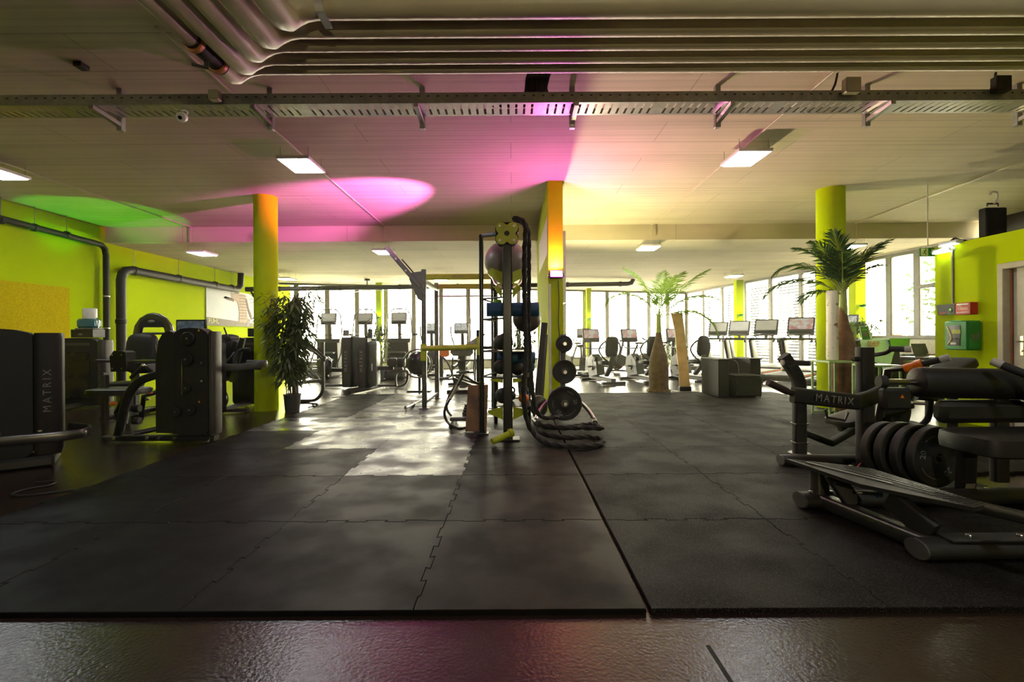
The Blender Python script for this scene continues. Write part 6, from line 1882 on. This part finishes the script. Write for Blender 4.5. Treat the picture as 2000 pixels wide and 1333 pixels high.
MB().tube([(.48, -.04, .38), (.60, -.04, .40), (.84, -.04, .46)], .03, 8).build('leg_link', 'gunmetal', t, local=True)
pts = [(.70, -.1, .04), (.68, -.1, .20), (.72, -.1, .36), (.95, -.1, .40), (.96, -.1, .24), (.90, -.1, .10), (.72, -.1, .035)]
MB().tube(smooth(pts, 4), 0, prof=rrect(.05, .07, .015), up=(0, 1, 0)).build('c_frame', 'gunmetal', t, local=True)
tag(MB().bar((-3.30, 9.9, .012), (-3.05, 11.2, .012), .06, .02).build('floor_strip', 'steel'), 'flat metal strip on the floor leading to the twin towers', 'strip')
tag(MB().bar((-3.55, 9.45, .012), (-3.05, 9.75, .012), .04, .016).build('floor_strip', 'steel'), 'short metal strip lying flat at the corner of the mats', 'strip')

# half ball trainer and small parts by the rack
t = thing('balance_trainer', 'dark half ball trainer with a rim ring beside the training rack post', 'balance ball', (-2.05, 10.3, .3))
MB().ball((-2.02, 10.35, .62), .26, 24, 14, (1, .6, 1)).build('dome', 'black_gloss', t)
MB().tube(arc((-2.02, 10.24, .62), .30, 0, 360, 28)[:-1], .018, 8, closed=True).build('rim', 'gunmetal', t)
MB().tube([(-2.02, 10.45, .36), (-2.02, 10.45, .02)], .03, 8).box((-2.02, 10.45, .015), (.5, .3, .03), bev=.006).build('stand', 'black', t)
# ================================================================ cardio machines
def cardio(name, label, loc, rz, group):
    t = thing(name, label, 'cardio machine', loc, group)
    t.rotation_euler.z = rz
    return t
def console(t, c, w, h, tilt, pic, m='grey', frame=.03):
    """screen unit leaning back; local coordinates, faces -Y"""
    rm = Matrix.Translation(c) @ Matrix.Rotation(R(-tilt), 4, 'X') @ FM
    o = MB().prism(rrect(w, h, .025), .05, rm).build('console', m, t, local=True)
    MB().prism(rrect(w - frame * 2, h * .62, .008), .006, rm @ Matrix.Translation((0, h * .12, .026))).build('screen', pic, o, local=True)
    MB().prism(rrect(w * .8, h * .14, .01), .006, rm @ Matrix.Translation((0, -h * .36, .026))).build('button_strip', 'shroud', o, local=True)
    return o
def scr(name, c1, c2, sc, e=.25):
    return mat(name, c1, .25, noise=(sc, c2, .42, .58), emit=c1, emit_s=e)
S_GREY = scr('pale grey screen', (.48, .47, .42), (.42, .41, .37), 3)
S_PIC = scr('picture screen', (.50, .50, .48), (.20, .22, .22), 22)
S_RED = scr('screen with red sphere', (.50, .50, .50), (.45, .12, .10), 7)

# stair climbers --------------------------------------------------------------
t = cardio('stair_climber', 'stair climber with a hoop rail, closest of the three to the lime wall', (-5.55, 14.6, 0), 0, 'stair climbers at the far windows')
console(t, (0, -.05, 1.76), .46, .36, 12, S_GREY, 'ltgrey')
hp = [(-.40, -.05, 1.15), (-.37, -.02, 1.55), (-.34, 0, 1.88), (-.20, .02, 2.04), (0, .02, 2.06), (.20, .02, 2.04), (.34, 0, 1.88), (.37, -.02, 1.55), (.40, -.05, 1.15)]
MB().tube(hp, .018, 8).build('hoop_rail', 'gunmetal', t, local=True)
MB().rod((0, .02, 2.05), (0, 0, 1.9), .016, 8).build('console_hanger', 'gunmetal', t, local=True)
for s in (-1, 1):
    MB().rod((s * .36, 0, 1.76), (s * .15, -.08, 1.76), .012, 6).build('console_arm', 'gunmetal', t, local=True)
MB().rod((0, 0, 1.60), (0, .05, 1.15), .055, 12).build('mast', 'ltgrey', t, local=True)
MB().tube([(-.34, -.32, 1.24), (-.20, -.42, 1.28), (.20, -.42, 1.28), (.34, -.32, 1.24)], .014, 8).build('front_rail', 'gunmetal', t, local=True)
MB().prism([(-.36, 1.16), (.36, 1.16), (.34, 1.04), (-.34, 1.04)], .30, Matrix.Translation((0, 0, 0)) @ FM).build('upper_tray', 'grey', t, local=True)
MB().prism([(-.30, 1.04), (.30, 1.04), (.33, .30), (-.33, .30)], .50, Matrix.Translation((0, .05, 0)) @ FM).build('body', 'shroud', t, local=True)
st_ = MB()
for k in range(3):
    st_.box((0, -.34 - .16 * k, .74 - .2 * k), (.52, .20, .05), bev=.01)
st_.build('step_stack', 'silver', t, local=True)
MB().box((0, -.25, .15), (.66, 1.15, .28), bev=.06).build('lower_body', 'grey', t, local=True)
for s in (-1, 1):
    MB().tube([(s * .40, -.05, 1.15), (s * .41, -.2, .7), (s * .40, -.6, .3)], .02, 8).build('side_rail', 'gunmetal', t, local=True)
    MB().rod((s * .42, -.02, 1.28), (s * .55, -.02, 1.28), .035, 10).build('bottle_holder', 'shroud', t, local=True)
dup(t, (-4.48, 14.7, 0), 0, 'stair climber with a hoop rail in the middle of the three, behind the twin towers')
dup(t, (-3.40, 14.5, 0), 0, 'stair climber with a hoop rail beside the yellow green window pillar and bamboo')

# cross trainers behind the rack --------------------------------------------------
t = cardio('cross_trainer', 'cross trainer with moving arms seen between the two training rack posts', (-2.55, 15.2, 0), 0, 'cross trainers at the far windows')
console(t, (0, -.1, 1.46), .46, .34, 14, S_PIC, 'grey')
MB().tube([(0, 0, 1.3), (0, .06, .8), (0, .10, .15)], [.05, .06, .08], 12).build('mast', 'grey', t, local=True)
MB().lathe([(.05, -.14), (.33, -.14), (.36, -.10), (.36, .10), (.33, .14), (.05, .14)], 28, Matrix.Translation((0, .25, .46)) @ Matrix.Rotation(R(90), 4, 'Y')).build('drive_housing', 'shroud', t, local=True)
for s in (-1, 1):
    MB().tube(smooth([(s * .16, -.02, .62), (s * .24, -.10, .95), (s * .30, -.22, 1.25), (s * .30, -.26, 1.52)], 5), .022, 8).build('swing_arm', 'gunmetal', t, local=True)
    MB().box((s * .17, -.45, .30), (.16, .42, .06), bev=.02).build('pedal', 'shroud', t, local=True)
    MB().bar((s * .17, -.7, .20), (s * .17, .3, .40), .05, .07).build('pedal_rail', 'silver', t, local=True)
MB().bar((0, -.85, .05), (0, .5, .05), .12, .08).build('base_beam', 'grey', t, local=True)
MB().bar((-.3, -.80, .05), (.3, -.80, .05), .07, .07).bar((-.32, .45, .05), (.32, .45, .05), .07, .07).build('cross_foot', 'shroud', t, local=True)
dup(t, (-1.55, 15.0, 0), R(-8), 'cross trainer with a two part screen behind the yellow green safety bar')

# orange padded machine and padded bench in the middle
t = thing('roller_bench', 'machine with an orange rounded cover standing behind the rack post', 'gym machine', (-1.95, 13.6, 0))
MB().prism(rrect(.26, .34, .08), .26, Matrix.Translation((-1.90, 13.6, .80)) @ FM).build('cover', 'orange', t)
MB().bar((-2.0, 13.55, .03), (-2.0, 13.55, .70), .10, .10, up=(0, 1, 0)).build('post', 'shroud', t)
MB().tube(smooth([(-1.95, 13.5, .62), (-1.80, 13.5, .45), (-1.70, 13.5, .14), (-1.84, 13.5, .05), (-2.1, 13.5, .04)], 5), .03, 8).build('c_frame', 'gunmetal', t)
MB().box((-1.95, 13.6, .015), (.7, .30, .03), bev=.006).build('base', 'black', t)
t = thing('preacher_bench', 'dark half round padded bench on a stem behind the yellow green safety bar', 'bench', (-1.22, 11.6, 0))
MB().prism([(-.27, .07), (.27, .07), (.27, .0), (.20, -.07), (-.20, -.07), (-.27, 0)], .36, Matrix.Translation((-1.20, 11.6, .80)) @ FM).build('top_pad', mat('bench pad dark', (.05, .05, .03), .5), t)
MB().bar((-1.20, 11.62, .05), (-1.20, 11.62, .74), .16, .12, up=(0, 1, 0)).build('stem', 'shroud', t)
MB().box((-1.16, 11.55, .35), (.30, .30, .06), bev=.02).build('step', 'pad', t)
MB().bar((-1.55, 11.6, .04), (-.80, 11.6, .04), .09, .07).build('base', 'shroud', t)
MB().bar((-1.4, 11.5, .62), (-.85, 11.5, .62), .04, .04).build('side_bar', 'gunmetal', t)
for x in (-1.42, -.90):
    MB().tube(smooth([(x, 11.5, .70), (x - .02, 11.5, .40), (x + .02, 11.5, .08)], 4), .02, 8).build('side_frame', 'gunmetal', t)
sl_ = MB().slab([(-1.22, 12.2, .98), (-.92, 12.2, .98), (-.68, 12.35, 1.27), (-.76, 12.35, 1.27)], .05, (0, -1, .3))
t = thing('incline_board', 'pale tilted board rising behind the half round bench', 'board', (-.95, 12.2, 0))
sl_.build('board', 'ltgrey', t)
MB().bar((-.95, 12.28, .03), (-.95, 12.28, 1.02), .06, .06, up=(0, 1, 0)).build('post', 'gunmetal', t)
MB().box((-.95, 12.28, .015), (.5, .4, .03), bev=.006).build('base', 'black', t)
t = thing('step_bench', 'low dark machine frame with a pale deck behind the weight sled', 'gym machine', (-.95, 9.9, 0))
MB().slab([(-1.15, 9.72, .30), (-.72, 9.72, .16), (-.72, 10.2, .16), (-1.15, 10.2, .30)], .03, (0, 0, 1)).build('deck', 'silver', t)
MB().bar((-1.20, 9.70, .34), (-.60, 9.70, .10), .05, .05).build('side_rail', 'black', t)
MB().bar((-1.20, 10.2, .34), (-.60, 10.2, .10), .05, .05).build('side_rail', 'black', t)
MB().box((-.95, 10.03, .05), (.8, .4, .08), bev=.015).build('base', 'black', t)
MB().bar((-1.15, 9.95, .06), (-1.15, 9.95, .30), .07, .3, up=(0, 1, 0)).build('leg', 'shroud', t)

# recumbent bikes -----------------------------------------------------------------
t = cardio('recumbent_bike', 'recumbent bike with a loop armed backrest, closest to the fin wall', (2.35, 11.95, 0), R(14), 'recumbent bikes')
console(t, (-.02, .92, 1.20), .46, .36, 14, S_RED, 'shroud')
MB().tube([(-.02, .95, 1.04), (.0, 1.0, .7), (.0, 1.02, .2)], [.035, .045, .07], 12).build('mast', 'grey', t, local=True)
MB().tube([(-.26, .80, .98), (-.26, .70, .88), (-.10, .72, .86), (.10, .72, .86), (.26, .70, .88), (.26, .80, .98)], .016, 8).build('front_handle', 'gunmetal', t, local=True)
MB().prism([(-.30, -.10), (.20, -.18), (.34, .05), (.30, .30), (.05, .42), (-.22, .22)], .22, basis((0, .62, .30), (0, 1, 0), (0, 0, 1))).build('drive_body', 'bike', t, local=True)
MB().prism([(-.10, -.06), (.16, -.10), (.20, .16), (.0, .28)], .235, basis((0, .62, .30), (0, 1, 0), (0, 0, 1))).build('body_panel', 'grey', t, local=True)
blob((.04, -.22, .92), (.34, .12, .52), Euler((R(8), 0, 0)).to_matrix(), pw=3.5).build('backrest', 'shroud', t, local=True)
for s in (-1, 1):
    MB().tube(smooth([(.04 + s * .12, -.22, 1.08), (.04 + s * .24, -.16, .98), (.04 + s * .28, -.10, .82), (.04 + s * .18, -.14, .64), (.04 + s * .10, -.18, .58)], 5), .020, 8).build('seat_handle', 'shroud', t, local=True)
blob((.04, .02, .52), (.42, .40, .12), pw=4).build('seat', 'shroud', t, local=True)
ptb = MB().tube([(.04, -.25, .70), (.04, -.16, .42), (.04, .10, .20)], 0, prof=rrect(.12, .08, .02), up=(0, 0, 1)).build('seat_rail', 'grey', t, local=True)
MB().bar((.02, -.35, .10), (.02, 1.0, .10), .12, .10).build('base_beam', 'grey', t, local=True)
MB().bar((-.28, -.35, .04), (.32, -.35, .04), .09, .07).bar((-.28, .95, .04), (.28, .95, .04), .09, .07).build('cross_foot', 'shroud', t, local=True)
for s in (-1, 1):
    MB().tube([(s * .12, .62, .30), (s * .14, .55, .40), (s * .24, .55, .40)], .018, 8).build('crank', 'gunmetal', t, local=True)
    MB().box((s * .24, .55, .40), (.10, .16, .04), bev=.01).build('pedal', 'shroud', t, local=True)
MB().rod((-.24, .04, .62), (-.32, .04, .62), .06, 12).build('bottle_holder', 'shroud', t, local=True)
dup(t, (3.42, 12.15, 0), R(14), 'recumbent bike half hidden by the bulb of the bright palm')
dup(t, (4.72, 12.3, 0), R(16), 'recumbent bike between the tan board and the armchair')

# upright and spin bikes -------------------------------------------------------------
t = cardio('upright_bike', 'upright bike with a grey screen beside the far yellow green pillar', (2.18, 14.6, 0), R(-18), 'upright bike')
console(t, (0, -.1, 1.28), .36, .30, 16, S_GREY, 'grey')
MB().tube([(0, -.02, 1.14), (0, .02, .7), (0, .05, .25)], [.04, .05, .08], 12).build('mast', 'grey', t, local=True)
MB().tube(smooth([(-.24, -.34, 1.02), (-.28, -.22, 1.08), (-.18, -.08, 1.06), (0, -.04, 1.04), (.18, -.08, 1.06), (.28, -.22, 1.08), (.24, -.34, 1.02)], 4), .016, 8).build('handlebar', 'shroud', t, local=True)
MB().prism([(-.34, -.12), (.26, -.12), (.30, .12), (.08, .34), (-.20, .26)], .18, basis((0, .0, .28), (0, 1, 0), (0, 0, 1))).build('drive_body', 'bike', t, local=True)
MB().bar((0, -.30, .36), (0, -.48, .86), .06, .05, up=(0, 1, 0)).build('seat_post', 'gunmetal', t, local=True)
blob((0, -.48, .90), (.24, .28, .09), pw=3).build('saddle', 'pad', t, local=True)
MB().bar((-.26, -.55, .04), (.26, -.55, .04), .08, .07).bar((-.26, .38, .04), (.26, .38, .04), .08, .07).bar((0, -.55, .06), (0, .38, .06), .10, .08).build('base', 'shroud', t, local=True)

t = cardio('spin_bike', 'pale spin bike with horned handlebars standing between two recumbent bikes', (3.75, 15.6, 0), R(60), 'spin bikes')
MB().lathe([(.03, -.03), (.24, -.03), (.26, -.015), (.26, .015), (.24, .03), (.03, .03)], 30, Matrix.Translation((0, .36, .34)) @ Matrix.Rotation(R(90), 4, 'Y')).build('flywheel', 'chrome', t, local=True)
MB().prism([(-.12, -.16), (.40, -.10), (.44, .14), (.20, .24), (-.10, .10)], .10, basis((0, .0, .36), (0, 1, 0), (0, 0, 1))).build('chain_guard', 'bike', t, local=True)
MB().bar((0, .30, .30), (0, .14, 1.0), .05, .06, up=(0, 1, 0)).build('fork_post', 'silver', t, local=True)
MB().bar((0, -.05, .28), (0, -.34, .92), .05, .06, up=(0, 1, 0)).build('seat_post', 'silver', t, local=True)
MB().bar((0, .28, .42), (0, -.2, .5), .05, .07).build('frame_tube', 'silver', t, local=True)
MB().tube(smooth([(-.20, .44, 1.14), (-.22, .34, 1.06), (-.18, .16, 1.02), (0, .12, 1.02), (.18, .16, 1.02), (.22, .34, 1.06), (.20, .44, 1.14)], 4), .016, 8).build('handlebar', 'gunmetal', t, local=True)
blob((0, -.38, .96), (.18, .28, .07), pw=3).build('saddle', 'pad', t, local=True)
for s in (-1, 1):
    MB().tube([(s * .05, .0, .34), (s * .10, .08, .22), (s * .20, .08, .22)], .014, 8).build('crank', 'chrome', t, local=True)
MB().bar((-.26, .55, .04), (.26, .55, .04), .07, .06).bar((-.26, -.40, .04), (.26, -.40, .04), .07, .06).bar((0, .55, .06), (0, -.40, .06), .08, .06).bar((0, .33, .06), (0, .33, .12), .08, .08, up=(0, 1, 0)).bar((0, -.05, .08), (0, -.03, .34), .07, .08, up=(0, 1, 0)).build('base', 'gunmetal', t, local=True)
dup(t, (2.0, 16.6, 0), R(40), 'pale spin bike just past the small plate of the plate tree')
dup(t, (4.95, 16.6, 0), R(70), 'dark spin bike partly behind the tan board')

# treadmills -----------------------------------------------------------------------
TYs = [(16.5, 'farthest treadmill of the window row'), (15.35, 'second farthest treadmill of the window row'), (14.1, 'middle treadmill of the window row, behind the armchair arm'), (12.75, 'treadmill with a red heart on its screen beside the birch log'), (11.45, 'treadmill nearest the counter, half behind the column')]
t = cardio('treadmill', TYs[0][1], (0, 0, 0), 0, 'treadmills facing the side windows')
MB().box((0, -.95, .15), (.86, 1.95, .13), bev=.03).build('deck', 'grey', t, local=True)
MB().box((0, -.95, .219), (.54, 1.85, .012), bev=.004).build('belt', 'rubber', t, local=True)
for s in (-1, 1):
    MB().box((s * .36, -.95, .221), (.12, 1.85, .012), bev=.003).build('foot_rail', 'shroud', t, local=True)
    MB().box((s * .433, -.9, .20), (.006, 1.7, .02)).build('side_stripe', 'orange', t, local=True)
MB().prism([(-.42, .04), (.30, .04), (.34, .12), (.26, .24), (.05, .36), (-.12, .37), (-.42, .26)], .84, basis((0, .18, 0), (0, 1, 0), (0, 0, 1))).build('motor_hood', mat('motor hood', (.05, .06, .045), .35), t, local=True)
for s in (-1, 1):
    MB().tube([(s * .41, .20, .20), (s * .41, .02, .65), (s * .40, -.18, 1.08)], 0, prof=rrect(.26, .09, .03), up=(1, 0, 0)).build('upright', 'gunmetal', t, local=True)
    MB().tube(smooth([(s * .40, -.16, 1.08), (s * .41, -.40, 1.10), (s * .40, -.62, 1.08), (s * .38, -.70, 1.00)], 4), .026, 10).build('side_handle', 'shroud', t, local=True)
    MB().box((s * .40, -1.86, .04), (.08, .10, .07), bev=.02).build('rear_foot', 'shroud', t, local=True)
MB().bar((-.40, -.18, 1.08), (.40, -.18, 1.08), .14, .07).build('cross_panel', 'gunmetal', t, local=True)
MB().tube(smooth([(-.22, -.20, 1.12), (-.24, -.38, 1.20), (0, -.44, 1.22), (.24, -.38, 1.20), (.22, -.20, 1.12)], 5), .016, 8).build('front_handle', 'gunmetal', t, local=True)
con = console(t, (0, -.10, 1.42), .64, .48, 18, S_GREY, 'grey', .04)
MB().rod((0, -.12, 1.10), (0, -.10, 1.26), .05, 10).build('console_neck', 'silver', t, local=True)
for i, (Y, lb) in enumerate(TYs):
    o = t if i == 0 else copy_tree(t)
    o.location = (rx(Y) - 1.42, Y, 0)
    o.rotation_euler.z = R(-46)
    o['label'] = lb + ', grey screen' if i in (0, 1, 2) else lb
    if i in (3, 4):
        for ch in o.children:
            if ch.name.startswith('console') and not ch.name.startswith('console_neck'):
                for g in ch.children:
                    if g.name.startswith('screen'):
                        g.data = g.data.copy()
                        g.data.materials[0] = S_RED if i == 3 else S_PIC

# ceiling fan far back
c = at(717, 548, 16.2)
t = thing('ceiling_fan', 'three blade ceiling fan hanging far back in front of the windows', 'fan', (c.x, c.y, HL))
MB().lathe([(.09, HL - .06), (.10, HL), (.02, HL)], 18, Matrix.Translation((c.x, c.y, 0))).build('canopy', 'dark_pipe', t)
MB().rod((c.x, c.y, HL - .05), (c.x, c.y, HL - .28), .018, 8).build('stem', 'dark_pipe', t)
MB().disc((c.x, c.y, HL - .33), (0, 0, 1), .13, .12).build('motor', 'cream', t)
for k in range(3):
    a = R(15 + 120 * k)
    d = V((math.cos(a), math.sin(a), 0))
    MB().bar(V((c.x, c.y, HL - .36)) + d * .12, V((c.x, c.y, HL - .38)) + d * .95, .13, .012).build('blade', 'grey', t)

# garden beyond the side windows
rr = random.Random(21)
for i, (x, y, h, r, lb) in enumerate([(14.2, 12.6, 4.2, 1.35, 'leafy garden tree beyond the clear window by the partition'), (18.3, 15.2, 5.5, 2.2, 'taller leafy tree behind the first garden tree'), (19.0, 20.3, 4.5, 2.0, 'round garden tree outside the slat blinds'), (13.4, 9.6, 3.6, 1.3, 'small bushy tree outside beside the partition room')]):
    t = thing('garden_tree', lb, 'tree', (x, y, -.1), 'garden trees outside')
    MB().tube([(x, y, -.02), (x + .1, y, h * .4), (x, y, h * .7)], [.12, .09, .05], 8).build('trunk', 'stem', t)
    lf = MB()
    for k in range(900):
        d = V((rr.gauss(0, 1), rr.gauss(0, 1), rr.gauss(0, 1))).normalized() * r * rr.uniform(.45, 1)
        c = V((x, y, h * .62)) + V((d.x, d.y, d.z * 1.15))
        if c.z < .3:
            continue
        u = V((rr.uniform(-1, 1), rr.uniform(-1, 1), rr.uniform(-1, 1))).normalized()
        v = u.orthogonal().normalized()
        s = rr.uniform(.10, .2)
        lf.add([c - u * s, c + v * s * .5, c + u * s, c - v * s * .5], [(0, 1, 2, 3)])
    lf.build('crown', 'tree', t, ang=180)['kind'] = 'stuff'
tag(MB().box((13.0, 16.0, .35), (.3, 9, .9), bev=.05).build('garden_wall', 'sill'), 'low pale garden wall outside the side windows', 'wall')

# thin haze volume added to imitate lens glow around the windows
def bloom():
    m = bpy.data.materials.new('thin haze')
    m.use_nodes = True
    n, l = m.node_tree.nodes, m.node_tree.links
    n.remove(n['Principled BSDF'])
    v = n.new('ShaderNodeVolumeScatter')
    v.inputs['Color'].default_value = (1, .93, .74, 1)
    v.inputs['Density'].default_value = 0.0024
    v.inputs['Anisotropy'].default_value = 0.7
    l.new(v.outputs[0], n['Material Output'].inputs['Volume'])
    o = MB().slab([Vector((p.x, p.y, HL - .03)) for p in [Vector((-8.3, 3.0, 0)), Vector((9.3, 3.0, 0)), Cn + Vector((-.3, 0, 0)), Bc + Vector((-.25, -.35, 0)), A + Vector((.1, -.25, 0))]], HL - .05, (0, 0, 1)).build('bloom', m)
    tag(o, 'thin bright haze volume added in front of the windows to imitate lens glow', 'bloom', kind='structure')
bloom()
